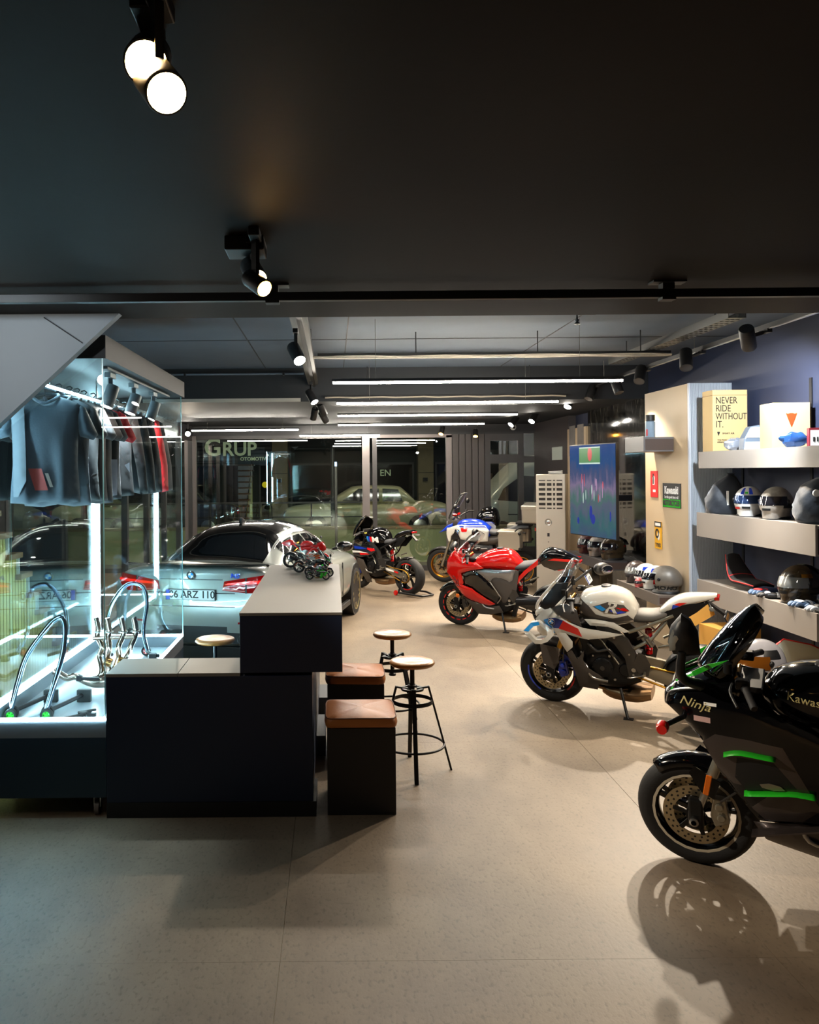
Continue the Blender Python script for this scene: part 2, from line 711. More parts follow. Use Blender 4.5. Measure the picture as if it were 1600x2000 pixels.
mk('door_rail', MB().box(3.42, 4.02, YF - 0.06, YF + 0.05, 2.32, 2.5), M_alu, d2)
mk('pane', MB().box(3.42, 4.02, YF - 0.006, YF + 0.006, 0.3, 2.32), M_glass, d2)
mk('pane', MB().box(3.42, 4.02, YF - 0.006, YF + 0.006, 2.5, 2.8), M_glass, d2)
mk('door_rail', MB().box(3.42, 4.02, YF - 0.06, YF + 0.05, 2.8, 2.95), M_alu, d2)
w2 = struct('window_2', MB().box(4.14, XR, YF - 0.05, YF + 0.05, 0, 0.5), M_alu)
mk('window_frame', MB().box(4.14, XR, YF - 0.05, YF + 0.05, 2.32, 2.46), M_alu, w2)
mk('pane', MB().box(4.14, XR, YF - 0.006, YF + 0.006, 0.5, 2.32), M_glass, w2)
mk('pane', MB().box(4.14, XR, YF - 0.006, YF + 0.006, 2.46, 2.95), M_glass, w2)

# glazed side beyond the showcase
w3 = struct('window_3', MB().box(XL - 0.08, XL, 9.3, YF, 0, 0.12), M_alu)
for k, yy in enumerate((9.3, 10.7, 12.1, 13.5, 14.9, 16.3, 17.7)):
    mk('mullion', MB().box(XL - 0.09, XL + 0.01, yy, yy + 0.09, 0.12, 2.9), M_alu, w3)
    if k < 6:
        mk('pane', MB().box(XL - 0.046, XL - 0.034, yy + 0.09, yy + 1.4, 0.12, 2.86), M_glass, w3)
mk('window_frame', MB().box(XL - 0.09, XL + 0.01, 9.3, YF, 2.86, 2.95), M_alu, w3)
struct('wall_left_header', MB().box(XL - 0.1, XL + 0.02, 9.3, YF, 2.95, ZF), M_dkwall)

# stair flank seen through the showcase: golden slats, oak treads, white risers
M_slat = mat('golden_slat', (212, 186, 96), 0.5, var=0.1, scale=5)
M_oak = mat('oak_tread', (150, 104, 62), 0.5, var=0.2, scale=9)
st = thing('staircase', 'oak and white staircase with golden slatted flank behind the showcase glass', 'staircase', (0, 0, 0))
NS = 11
for k in range(NS):
    y0 = 8.62 - k * 0.235
    z1 = 0.45 + k * 0.2
    mk('tread', MB().box(-3.95, -2.82, y0 - 0.28, y0 + 0.0, z1 - 0.05, z1), M_oak, st, bevel=0.006)
    mk('riser', MB().box(-3.95, -2.85, y0 - 0.03, y0 - 0.005, z1 - 0.2, z1 - 0.05), M_white, st)
sb = MB()
for y0 in [8.62 - k * 0.235 for k in range(NS)]:
    pass
for k in range(42):
    yy = 9.1 - k * 0.068
    top = 0.4 if yy > 8.62 else min(0.4 + math.floor((8.62 - yy) / 0.235) * 0.2, 2.4)
    mk('slat', MB().box(-2.9, -2.872, yy, yy + 0.046, 0.02, top), M_slat, st)
bk = [(9.15, 0.0), (9.15, 0.2), (8.62, 0.38), (8.62 - 11 * 0.235, 0.38 + 2.2), (8.62 - 11 * 0.235, 0.0)]
mk('backing_board', MB().prism(bk, -2.93, -2.905, 'yz'), mat('dark_board', (34, 27, 16), 0.7), st)

# sloping stringer of the upper flight, top left
sm = MB().prism([(-1.27, 3.11), (-2.06, 2.455), (-2.07, 2.44), (-4.1, 2.44), (-4.1, 3.11)], 4.9, 4.97)
sm.v = [(a, b + (3.11 - c) * 0.22, c) for a, b, c in sm.v]  # lower edge pushed back so the face catches showcase LED light
stg = struct('wall_stair_stringer', sm, mat('blue_grey_led_tint', (150, 160, 168), 0.6, var=0.05, scale=2))  # colour made lighter and bluer to stand in for the LED light on it
mk('panel_joint', MB().bar((-1.72, 4.9, 3.09), (-1.5, 4.935, 2.94), 0.006, 0.006), M_dkwall, stg)
# ---------------------------------------------------------------- lamps and ceiling services
M_can = mat('black_lamp_can', (22, 21, 22), 0.5, metal=0.1)
M_cangrey = mat('grey_lamp_can', (92, 98, 102), 0.45, metal=0.2)
M_cable = mat('grey_cable', (120, 118, 112), 0.5)
ORD = ['first', 'second', 'third', 'fourth', 'fifth', 'sixth', 'seventh', 'eighth', 'ninth', 'tenth']


def spotlamp(label, head, target, track_z, r=0.06, L=0.22, lens=None, lens_str=0, power=0, col=(1, 0.9, 0.78), angle=60, blend=0.5, can=None, group=None, mount_x=None, track_part=True):
    """cylindrical lamp head at `head` (lens centre), aimed at `target`, hung from z=track_z"""
    hd, tg = V(head), V(target)
    d = (tg - hd).normalized()
    back = hd - d * L
    mid = hd - d * L * 0.55
    mx = mid.x if mount_x is None else mount_x
    t = thing('track_spotlight', label, 'spotlight', (mx, mid.y, track_z), 0, group)
    o = V((mx, mid.y, track_z))
    can = can or M_can
    P = lambda p: tuple(V(p) - o)
    mb = MB()
    mb.tube([P(back), P(back + d * 0.012), P(hd - d * 0.006), P(hd), P(hd + d * 0.0006)], [r * 0.9, r, r, r * 0.97, r * 0.88], 28, cap2=False)
    mk('lamp_can', mb, can, t, smooth=40)
    mk('lens', MB().cyl(P(hd - d * 0.012), P(hd - d * 0.003), r * 0.93, n=28), lens or mat('dark_lens', (60, 60, 62), 0.15), t, smooth=40)
    side = d.cross(V((0, 0, 1)))
    side = side.normalized() if side.length > 0.01 else V((1, 0, 0))
    mb = MB()
    mb.bar(P(mid), (0, 0, -0.02), 0.03, 0.018, up=side)
    mk('yoke', mb, can, t)
    mk('track_adapter', MB().box(-0.022, 0.022, -0.075, 0.075, -0.035, 0.0), can, t, bevel=0.004)
    if power:
        ld = bpy.data.lights.new('lamp_beam', 'SPOT')
        ld.energy = power
        ld.color = col
        ld.spot_size = R(angle)
        ld.spot_blend = blend
        ld.shadow_soft_size = r * 0.6
        lo = bpy.data.objects.new('lamp_beam', ld)
        link(lo, t)
        lo.location = P(hd + d * 0.012)
        lo.rotation_euler = (-d).to_track_quat('Z', 'Y').to_euler()
    return t


M_lwarm = emis('warm_lens', (255, 196, 110), 60)
M_lwarm2 = emis('warm_lens_dim', (255, 170, 60), 14)
M_lcool = emis('white_lens', (255, 246, 232), 40)
WARM = (1.0, 0.74, 0.46)
NEUT = (1.0, 0.85, 0.66)

# near ceiling: two twin heads with warm lamps
spotlamp('warm lit twin lamp head nearest the viewer, upper of the pair', (-0.362, 1.62, 2.962), (-0.1, 0.0, 1.95), ZN, 0.046, 0.17, M_lwarm, power=70, col=WARM, angle=165, blend=0.7, group='warm twin lamps on the near ceiling')
spotlamp('warm lit twin lamp head nearest the viewer, lower of the pair', (-0.31, 1.56, 2.874), (0.35, 0.3, 1.75), ZN, 0.042, 0.14, M_lwarm, power=70, col=WARM, angle=165, blend=0.7, group='warm twin lamps on the near ceiling')
spotlamp('black twin lamp head glowing warm white in front of the long rail, upper', (-0.295, 3.28, 2.925), (0.2, 1.6, 1.9), ZN, 0.042, 0.19, M_lwarm, power=40, col=WARM, angle=95, blend=0.7, group='warm twin lamps on the near ceiling')
spotlamp('black twin lamp head glowing amber in front of the long rail, lower', (-0.262, 3.22, 2.873), (0.7, 2.2, 2.0), ZN, 0.036, 0.12, M_lwarm2, power=25, col=WARM, angle=95, blend=0.7, group='warm twin lamps on the near ceiling')
tag(mk('ceiling_box', MB().box(-0.43, -0.27, 3.3, 3.46, ZN - 0.06, ZN - 0.001), M_can, bevel=0.006), 'black ceiling box above the twin lamp by the long rail', 'junction box')

spotlamp('cool ceiling lamp turned to the sloping stair panel', (-1.95, 3.3, 2.95), (-1.75, 5.0, 2.7), ZN, 0.05, 0.17, M_lcool, power=8, col=(0.72, 0.88, 1.0), angle=90, blend=0.8, group='cool side lamps on the near ceiling')
spotlamp('cool ceiling lamp turned to the floor before the showcase', (-1.95, 2.9, 2.95), (-1.5, 3.5, 0.0), ZN, 0.05, 0.17, M_lcool, power=8, col=(0.72, 0.88, 1.0), angle=50, blend=0.4, group='cool side lamps on the near ceiling')

# long black rail under the near ceiling
rl = thing('ceiling_rail', 'long black rail running across under the near ceiling', 'rail', (0, 4.2, 3.05))
mk('rail_profile', MB().box(-3.0, 4.5, -0.02, 0.02, -0.022, 0.022), M_black, rl, bevel=0.003)
for xx in (-0.3, 1.72, 3.9, -2.6):
    mb = MB().box(xx - 0.03, xx + 0.03, -0.03, 0.03, 0.022, 0.055)
    mb.box(xx - 0.085, xx + 0.085, -0.05, 0.03, 0.05, 0.0595)
    mb.box(xx - 0.035, xx + 0.035, -0.035, 0.025, -0.036, -0.022)
    mk('hanger_bracket', mb, M_can, rl)

spotlamp('black fill spotlight added out of view at the showcase end of the long rail', (-2.38, 4.22, 2.86), (2.7, 4.7, 0.75), 3.028, 0.055, 0.2, M_lcool, power=150, col=NEUT, angle=38, blend=0.5, group='added fill spotlights on the long rail', mount_x=-2.45)  # added outside the view to brighten the near bike's side
spotlamp('black fill spotlight added out of view at the shelf end of the long rail', (3.25, 4.25, 2.86), (2.5, 7.4, 0.6), 3.028, 0.055, 0.2, M_lcool, power=80, col=NEUT, angle=50, blend=0.6, group='added fill spotlights on the long rail', mount_x=3.3)  # second added fill lamp, unseen, aimed at the white bike

# two lamp tracks in the raised ceiling
tl = thing('lamp_track', 'grey trunking with lamp track above the bar counter', 'lamp track', (-0.26, 5.2, 3.42))
mk('trunking', MB().box(-0.08, 0.06, 0, 10.0, -0.02, 0.05), mat('galvanised', (104, 103, 100), 0.4, metal=0.6), tl)
mk('track', MB().box(-0.02, 0.02, 0, 10.0, -0.055, -0.02), M_can, tl)
for yy in (0.4, 3.2, 6.2):
    mk('hanger_rod', MB().cyl((0.05, yy, 0.05), (0.05, yy, 0.2 if yy < 6 else 0.05), 0.004, n=6), M_cable, tl)
tr_ = thing('lamp_track', 'black lamp track along the navy wall above the shelves', 'lamp track', (3.72, 5.4, 3.36))
mk('track', MB().box(-0.02, 0.02, 0, 11.4, -0.02, 0.02), M_can, tr_)
mk('rail_highlight', MB().box(-0.012, 0.012, 0.02, 11.38, -0.026, -0.02), M_steel, tr_)
for yy in (0.5, 3.0, 5.8):
    mk('hanger_rod', MB().cyl((0, yy, 0.02), (0, yy, 0.28), 0.004, n=6), M_cable, tr_)

ltargets = [((-0.27, 6.9, 3.09), (0.9, 4.6, 0.5), M_lcool, 28), ((-0.235, 11.0, 3.09), (1.3, 9.4, 0.2), M_lcool, 36)]
for i, (hd, tg, ln, pw) in enumerate(ltargets):
    spotlamp('%s bright white spotlight shining out from the track above the bar counter' % ORD[i], hd, tg, 3.365, 0.055, 0.2, ln, power=pw, col=NEUT, angle=75, group='spotlights on the counter track')
for i, (hd, tg) in enumerate([((-0.12, 12.3, 3.02), (0.8, 14.2, 0.9)), ((-0.3, 12.7, 2.98), (-0.9, 14.5, 1.0)), ((-0.1, 13.4, 2.98), (1.2, 15.5, 0.8))]):
    spotlamp('%s dark spotlight turned towards the street on the counter track' % ORD[i], hd, tg, 3.365 if hd[1] < 11.5 else 3.155, 0.055, 0.2, None, power=60, col=NEUT, angle=60, group='spotlights on the counter track')

rt = [  # head, target, lit?, power, what it hangs beside
    ((3.62, 7.1, 3.2), (4.45, 8.3, 2.0), 0, 80, 'black spotlight turned to the navy wall right above the cardboard boxes'),
    ((3.55, 8.2, 3.16), (3.05, 6.9, 0.9), 0, 130, 'black spotlight hanging before the slatted panel top'),
    ((3.6, 9.6, 3.18), (2.6, 8.0, 0.7), 0, 120, 'black spotlight at the end of the nearest ceiling tube'),
    ((3.72, 10.6, 3.14), (4.05, 9.9, 1.5), 0, 55, 'dark small spotlight hanging before the beige panel'),
    ((3.6, 11.5, 3.14), (2.4, 10.6, 0.7), 0, 130, 'black spotlight with a glinting rim near the marble wall'),
    ((3.62, 12.6, 3.12), (2.3, 11.4, 0.7), 1, 110, 'lit spotlight glaring between tube end and marble wall'),
    ((3.55, 14.6, 3.02), (2.2, 13.4, 0.8), 1, 110, 'lit spotlight above the white air conditioner'),
    ((3.4, 15.6, 3.02), (1.2, 14.4, 0.6), 1, 110, 'lit spotlight farthest along the wall track'),
]
for hd, tg, lit, pw, lb in rt:
    ang_ = 110 if hd[1] < 7.5 else 78
    spotlamp(lb, hd, tg, 3.34, 0.062, 0.22, M_lcool if lit else None, power=pw, col=(0.86, 0.93, 1.0) if hd[1] < 7.5 else NEUT, angle=ang_, blend=0.6, group='spotlights on the wall track', mount_x=3.72 if hd[1] < 16.5 else None)
spotlamp('lit spotlight glaring beside the glass corner of the showcase', (-2.86, 16.2, 2.93), (-2.2, 11.0, 0.8), ZS, 0.055, 0.2, M_lcool, power=70, col=NEUT, angle=60)
spotlamp('small spotlight over the glass street door', (2.2, 16.6, 2.9), (1.4, 15.2, 0.5), ZS, 0.05, 0.18, M_lwarm2, power=50, col=NEUT, angle=70)
spotlamp('small amber spotlight in front of the taupe column', (2.95, 16.9, 2.86), (2.6, 15.6, 0.5), ZS, 0.05, 0.16, M_lwarm2, power=40, col=NEUT, angle=70)

# linear ceiling tubes
M_tube = emis('tube_light', (255, 246, 230), 46)


def led_tube(label, x0, x1, y, z, top):
    t = thing('ceiling_tube_light', label, 'tube light', (x0, y, z), 0, 'linear ceiling tubes')
    mk('tube', MB().cyl((0.01, 0, 0), (x1 - x0 - 0.01, 0, 0), 0.0115, n=10), M_tube, t, smooth=60)
    mk('housing', MB().box(0, x1 - x0, -0.014, 0.014, 0.012, 0.04), M_can, t)
    for q in (0.15, 0.85):
        mk('suspension_wire', MB().cyl(((x1 - x0) * q, 0, 0.04), ((x1 - x0) * q, 0, top - z), 0.002, n=5), M_cable, t)


led_tube('nearest and longest-looking white ceiling tube over the bikes', 0.0, 2.85, 8.0, 3.02, ZF)
led_tube('second white ceiling tube from the viewer over the bikes', 0.05, 2.88, 10.4, 3.02, ZF)
led_tube('third white ceiling tube from the viewer over the bikes', 0.08, 2.88, 12.7, 3.02, ZS)
led_tube('farthest white ceiling tube over the bikes', 0.1, 2.83, 15.2, 3.02, ZS)
led_tube('white ceiling tube above the silver car by the street window', -2.62, -0.62, 15.2, 2.94, ZS)
led_tube('thin short white tube over the street window', -0.7, 1.0, 17.3, 2.92, ZS)

# cable trays
tray = thing('cable_tray', 'dark cable tray with bundled cables across the raised ceiling', 'cable tray', (0, 8.75, 3.36))
mk('tray_channel', MB().box(-0.15, 3.6, -0.06, 0.06, 0.0, 0.012).box(-0.15, 3.6, -0.06, -0.052, 0, 0.05).box(-0.15, 3.6, 0.052, 0.06, 0, 0.05), M_can, tray)
cb = MB()
for k in range(4):
    cb.tube([(-0.2 + i * 0.2, -0.075 + 0.006 * math.sin(i * 1.7 + k * 2), -0.006 + 0.012 * k * 0.6 + 0.004 * math.cos(i * 1.3 + k)) for i in range(20)], 0.008, 6)
mk('cable_bundle', cb, mat('pale_cable', (165, 155, 140), 0.5), tray, smooth=60)
for xx in (0.9, 2.2, 3.3):
    mk('hanger_rod', MB().cyl((xx, 0, 0.01), (xx, 0, 0.28), 0.006, n=6), M_can, tray)
tray2 = thing('cable_tray', 'second thinner cable run farther back under the ceiling', 'cable tray', (0, 11.6, 3.2))
mk('tray_channel', MB().box(-0.1, 3.3, -0.03, 0.03, 0, 0.02), M_can, tray2)
for xx in (0.5, 2.8):
    mk('hanger_rod', MB().cyl((xx, 0, 0.02), (xx, 0, 0.44), 0.005, n=6), M_can, tray2)
mk('cable_bundle', MB().tube([(-0.1 + i * 0.2, -0.04, 0.006 * math.sin(i * 2.1)) for i in range(18)], 0.012, 6), mat('pale_cable'), tray2, smooth=60)
tray3 = thing('cable_tray', 'perforated galvanised cable tray rising beside the wall track', 'cable tray', (3.42, 6.9, 3.42))
mb = MB()
for k in range(30):
    mb.box(-0.07, 0.07, k * 0.1, k * 0.1 + 0.06, 0, 0.006)
for xx in (-0.07, -0.025, 0.02, 0.065):
    mb.box(xx, xx + 0.006, 0, 3.0, 0, 0.006)
mb.box(-0.076, -0.07, 0, 3.0, 0, 0.07).box(0.07, 0.076, 0, 3.0, 0, 0.07)
mk('tray_channel', mb, mat('galvanised'), tray3)
mk('cable_bundle', MB().tube([(0.02 * math.sin(i), i * 0.15, 0.02) for i in range(20)], 0.014, 6), M_cable, tray3, smooth=60)
for yy in (0.4, 2.6):
    mk('hanger_rod', MB().cyl((0, yy, 0.006), (0, yy, 0.22), 0.005, n=6), M_can, tray3)
cond = thing('ceiling_conduit', 'thin conduit pipe bracketed along the downstand above the car', 'pipe', (-2.4, 11.62, 3.55))
mk('pipe', MB().cyl((0, 0, 0), (2.0, 0, 0), 0.014, n=8), M_concrete, cond, smooth=60)
for xx in (0.3, 1.7):
    mk('clip', MB().box(xx, xx + 0.03, -0.02, 0.075, -0.02, 0.02), M_can, cond)
spr = thing('ceiling_sprinkler', 'small black sprinkler head on a bent pipe under the raised ceiling', 'sprinkler', (2.35, 7.3, ZF))
mk('pipe', MB().tube([(0, 0, 0), (0, 0, -0.1), (-0.16, 0, -0.1), (-0.16, 0, -0.17)], 0.012, 8), M_can, spr, smooth=60)
mk('head', MB().lathe([(0.004, -0.2), (0.03, -0.19), (0.012, -0.17), (0.02, -0.15)], 12, (-0.16, 0, 0)), M_dkmetal, spr)

# cctv dome on the fascia
cc = thing('security_camera', 'small white dome security camera under the street-side ceiling', 'camera', (3.75, 17.0, ZS))
mk('mount', MB().lathe([(0.001, 0), (0.06, 0), (0.055, -0.05), (0.03, -0.06)], 20), M_white, cc, smooth=40)
mk('ball', MB().ell((0, -0.02, -0.11), (0.065, 0.065, 0.065)), M_white, cc, smooth=60)
mk('lens', MB().ell((0, -0.07, -0.12), (0.03, 0.02, 0.03)), M_blackgloss, cc, smooth=60)
def mkw(name, mb, material, parent, **k):
    """mesh given in world coordinates under an unrotated parent"""
    l = parent.location
    mb.xf(Matrix.Translation((-l.x, -l.y, -l.z)))
    return mk(name, mb, material, parent, **k)


# ---------------------------------------------------------------- bar counter with lower desk
M_lam = mat('ink_blue_laminate', (20, 34, 60), 0.42, var=0.05, scale=3)
M_top = mat('grey_worktop', (126, 119, 110), 0.48, var=0.03, scale=6)
ct = thing('reception_counter', 'dark reception counter with low desk and raised bar ledge', 'counter', (-0.7, 6.0, 0))
mkw('desk_front', MB().box(-1.43, -0.14, 5.12, 5.54, 0.095, 0.88), M_lam, ct, bevel=0.002)
mkw('plinth', MB().box(-1.43, -0.12, 5.115, 5.5, 0, 0.095), mat('black_plinth', (15, 16, 20), 0.5), ct)
mkw('desk_top', MB().box(-1.43, -0.982, 5.118, 5.54, 0.88, 0.9), M_top, ct, bevel=0.001)
mkw('desk_top', MB().box(-0.978, -0.59, 5.118, 5.54, 0.88, 0.9), M_top, ct, bevel=0.001)
mkw('bar_body', MB().box(-0.59, -0.14, 5.54, 7.77, 0.095, 0.9), M_lam, ct)
mkw('bar_plinth', MB().box(-0.57, -0.16, 5.5, 7.72, 0, 0.095), mat('black_plinth'), ct)
mkw('bar_ledge', MB().box(-0.59, 0.05, 5.118, 7.77, 0.9, 1.256), M_lam, ct, bevel=0.002)
mkw('bar_top', MB().box(-0.592, 0.052, 5.115, 7.775, 1.256, 1.274), M_top, ct, bevel=0.0015)
mkw('footrest_step', MB().box(-0.14, -0.072, 6.2, 6.75, 0, 0.155), mat('slate_laminate', (62, 68, 78), 0.5), ct)
mkw('footrest_step', MB().box(-0.14, -0.03, 7.25, 7.7, 0, 0.155), mat('slate_laminate'), ct)

# ---------------------------------------------------------------- cushioned box stools
M_leather = mat('tan_leather', (186, 112, 52), 0.42, var=0.16, scale=6, bump=0.12, bscale=50)
for i, (x0, y0, lb) in enumerate([(-0.06, 5.13, 'black box stool with tan leather cushion nearest the viewer'), (-0.065, 6.18, 'black box stool with tan leather cushion tucked behind the first one')]):
    t = thing('box_stool', lb, 'stool', (x0 + 0.22, y0 + 0.21, 0), 0, 'box stools at the counter')
    mk('box', MB().box(-0.21, 0.22, -0.21, 0.21, 0, 0.545), mat('box_laminate', (30, 29, 31), 0.45), t, bevel=0.003)
    mb = MB()
    rings = []
    for (z, g, p) in [(0.545, 0.215, 7), (0.55, 0.226, 7), (0.575, 0.232, 7), (0.605, 0.224, 6), (0.617, 0.19, 5), (0.621, 0.1, 4), (0.622, 0.02, 3)]:
        ring = []
        for j in range(40):
            q = 2 * math.pi * j / 40
            c, s_ = math.cos(q), math.sin(q)
            f = 1 + 0.006 * math.sin(j * 2.7 + i)
            ring.append((0.005 + g * f * math.copysign(abs(c) ** (2 / p), c), g * f * math.copysign(abs(s_) ** (2 / p), s_), z + 0.004 * math.sin(q * 3 + i)))
        rings.append(ring)
    mb.loft(rings)
    mk('cushion', mb, M_leather, t, smooth=50)
    mk('piping', MB().tube(rings[3], 0.004, 6, closed=True), mat('brown_piping', (110, 60, 26), 0.5), t, smooth=60)

# ---------------------------------------------------------------- round bar stools
M_seatwood = mat('varnished_wood', (190, 132, 70), 0.32, var=0.22, scale=5, coat=0.3)


def bar_stool(label, x, y, rz):
    t = thing('bar_stool', label, 'stool', (x, y, 0), rz, 'round bar stools')
    mk('seat', MB().lathe([(0.001, 0.748), (0.10, 0.748), (0.15, 0.756), (0.163, 0.772), (0.158, 0.786), (0.14, 0.793), (0.08, 0.788), (0.001, 0.786)], 40), M_seatwood, t, smooth=60)
    mk('spindle', MB().cyl((0, 0, 0.44), (0, 0, 0.75), 0.017, n=14), M_blackmetal, t, smooth=40)
    mk('thread_nut', MB().lathe([(0.017, 0.60), (0.034, 0.602), (0.034, 0.612), (0.022, 0.617), (0.017, 0.625)], 16), M_blackmetal, t)
    mk('bottom_nut', MB().lathe([(0.001, 0.43), (0.03, 0.43), (0.03, 0.445), (0.017, 0.455)], 14), M_blackmetal, t)
    for k in range(4):
        q = math.pi / 2 * k + 0.08
        c, s_ = math.cos(q), math.sin(q)
        mb = MB()
        mb.bar((0.115 * c, 0.115 * s_, 0.605), (0.275 * c, 0.275 * s_, 0.0), 0.03, 0.014, up=(c, s_, 0))
        mb.bar((0.03 * c, 0.03 * s_, 0.585), (0.118 * c, 0.118 * s_, 0.6), 0.026, 0.012)
        mk('leg', mb, M_blackmetal, t, bevel=0.003)

    def ring(r, z, tr, name):
        mk(name, MB().tube([(r * math.cos(a * math.pi / 18), r * math.sin(a * math.pi / 18), z) for a in range(36)], tr, 8, closed=True), M_blackmetal, t, smooth=60)
    ring(0.225, 0.19, 0.0085, 'foot_ring')
    mk('brace_ring', MB().lathe([(0.142, 0.485), (0.146, 0.485), (0.142, 0.512), (0.138, 0.512)], 36, closed=True), M_blackmetal, t, smooth=40)
    mk('top_ring', MB().lathe([(0.06, 0.578), (0.082, 0.578), (0.082, 0.592), (0.06, 0.592)], 30, closed=True), M_blackmetal, t, smooth=40)
    return t


bar_stool('black bar stool with round wooden seat beside the nearer box stool', 0.56, 5.9, R(-5))
bar_stool('black bar stool with round wooden seat farther back in the aisle', 0.49, 6.92, R(35))
bar_stool('round wooden stool behind the low desk in front of the car', -0.98, 6.75, R(10))

# ---------------------------------------------------------------- glass showcase on castors
M_led = emis('showcase_led', (190, 238, 255), 19)
M_casebody = mat('petrol_blue_laminate', (26, 50, 68), 0.45, var=0.05, scale=3)
X0, X1, Y0, Y1 = -2.25, -1.435, 5.13, 7.79
sc = thing('glass_showcase', 'tall glass showcase on castors with glowing rim and hanging clothes', 'display case', ((X0 + X1) / 2, (Y0 + Y1) / 2, 0))
mb = MB().box(X0, X1, Y0, Y1, 0.124, 0.5)
mkw('base', mb, M_casebody, sc)
mb = MB()
mb.box(X0, X1, Y0, Y0 + 0.03, 0.5, 0.605).box(X0, X1, Y1 - 0.03, Y1, 0.5, 0.605).box(X0, X0 + 0.03, Y0 + 0.03, Y1 - 0.03, 0.5, 0.605).box(X1 - 0.03, X1, Y0 + 0.03, Y1 - 0.03, 0.5, 0.605)
mkw('rim', mb, mat('showcase_rim', (120, 128, 136), 0.4), sc)
mkw('display_floor', MB().box(X0 + 0.03, X1 - 0.03, Y0 + 0.03, Y1 - 0.03, 0.5, 0.506), mat('display_floor', (176, 184, 190), 0.25), sc)
for (a, b, c, d) in [(X0, X1, Y0 - 0.004, Y0 + 0.02), (X0, X1, Y1 - 0.02, Y1), (X0, X0 + 0.02, Y0 + 0.02, Y1 - 0.02), (X1 - 0.02, X1, Y0 + 0.02, Y1 - 0.02)]:
    mkw('led_strip', MB().box(a, b, c, d, 0.605, 0.622), M_led, sc)
for yy in (Y0 + 0.02, Y1 - 0.035):
    mkw('corner_led', MB().box(X0 + 0.004, X0 + 0.026, yy, yy + 0.022, 0.622, 2.86), M_led, sc)
mkw('front_pane', MB().box(X0, X1 - 0.008, Y0 + 0.003, Y0 + 0.011, 0.622, 2.875), M_vglass, sc)
mkw('back_pane', MB().box(X0, X1 - 0.008, Y1 - 0.011, Y1 - 0.003, 0.622, 2.875), M_vglass, sc)
mkw('side_pane', MB().box(X1 - 0.008, X1, Y0 + 0.003, Y1 - 0.003, 0.622, 2.875), glassmat('showcase_side_glass', (0.96, 0.985, 0.985), 1.16, 0.12), sc)
mkw('side_pane', MB().box(X0 - 0.008, X0, Y0 + 0.003, Y1 - 0.003, 0.622, 2.875), M_vglass, sc)
for (a, b) in ((X1, Y0), (X1, Y1 - 0.006)):
    mkw('glass_edge', MB().box(a - 0.006, a + 0.001, b - 0.001, b + 0.006, 0.622, 2.875), M_edge, sc)
for (a, b) in ((X1 - 0.07, Y0 + 0.06), (X1 - 0.07, Y1 - 0.06), (X0 + 0.07, Y0 + 0.06), (X0 + 0.07, Y1 - 0.06)):
    mb = MB().box(a - 0.03, a + 0.03, b - 0.03, b + 0.03, 0.116, 0.124)
    mb.box(a - 0.022, a - 0.017, b - 0.02, b + 0.02, 0.05, 0.118).box(a + 0.017, a + 0.022, b - 0.02, b + 0.02, 0.05, 0.118)
    c_ = mkw('castor', mb, M_steel, sc)
    w_ = MB().cyl((a - 0.014, b, 0.045), (a + 0.014, b, 0.045), 0.045, n=20)
    w_.xf(Matrix.Translation((-sc.location.x, -sc.location.y, 0)))
    mk('castor_wheel', w_, mat('grey_castor', (120, 112, 108), 0.5), c_, smooth=40)
mkw('top_cover', MB().box(X0 - 0.05, X1 + 0.02, Y0 - 0.005, Y1 + 0.06, 2.875, 3.02), mat('bulkhead_paint', (24, 22, 23), 0.65, var=0.08, scale=2), sc)
# garment rail
RX, RZ = -1.84, 2.72
rail = thing('garment_rail', 'steel garment rail with glowing underside inside the showcase', 'clothes rail', (RX, 5.2, RZ))
mk('pipe', MB().cyl((0, 0, 0), (0, 2.5, 0), 0.02, n=14), M_chrome, rail, smooth=50)
mk('led_strip', MB().box(0.018, 0.026, 0.02, 2.48, -0.012, 0.006), M_led, rail)
for yy in (0.15, 1.2, 2.3):
    mk('drop_rod', MB().cyl((0, yy, 0.02), (0, yy, 0.155), 0.006, n=8), M_chrome, rail, smooth=50)
# small spotlights inside, along the bulkhead
trk = thing('lamp_track', 'short lamp track inside the showcase top edge', 'lamp track', (-1.52, 5.5, 2.88))
mk('track', MB().box(-0.015, 0.015, 0, 2.1, -0.024, 0), M_can, trk)
for i, yy in enumerate((5.78, 6.45, 7.15)):
    spotlamp('%s grey spotlight from the viewer above the hanging clothes' % ORD[i], (-1.58, yy - 0.05, 2.62), (-1.85, yy - 0.25, 1.7), 2.856, 0.045, 0.16, M_lcool, power=22, col=(0.75, 0.92, 1.0), angle=80, can=M_cangrey, group='grey showcase spotlights')


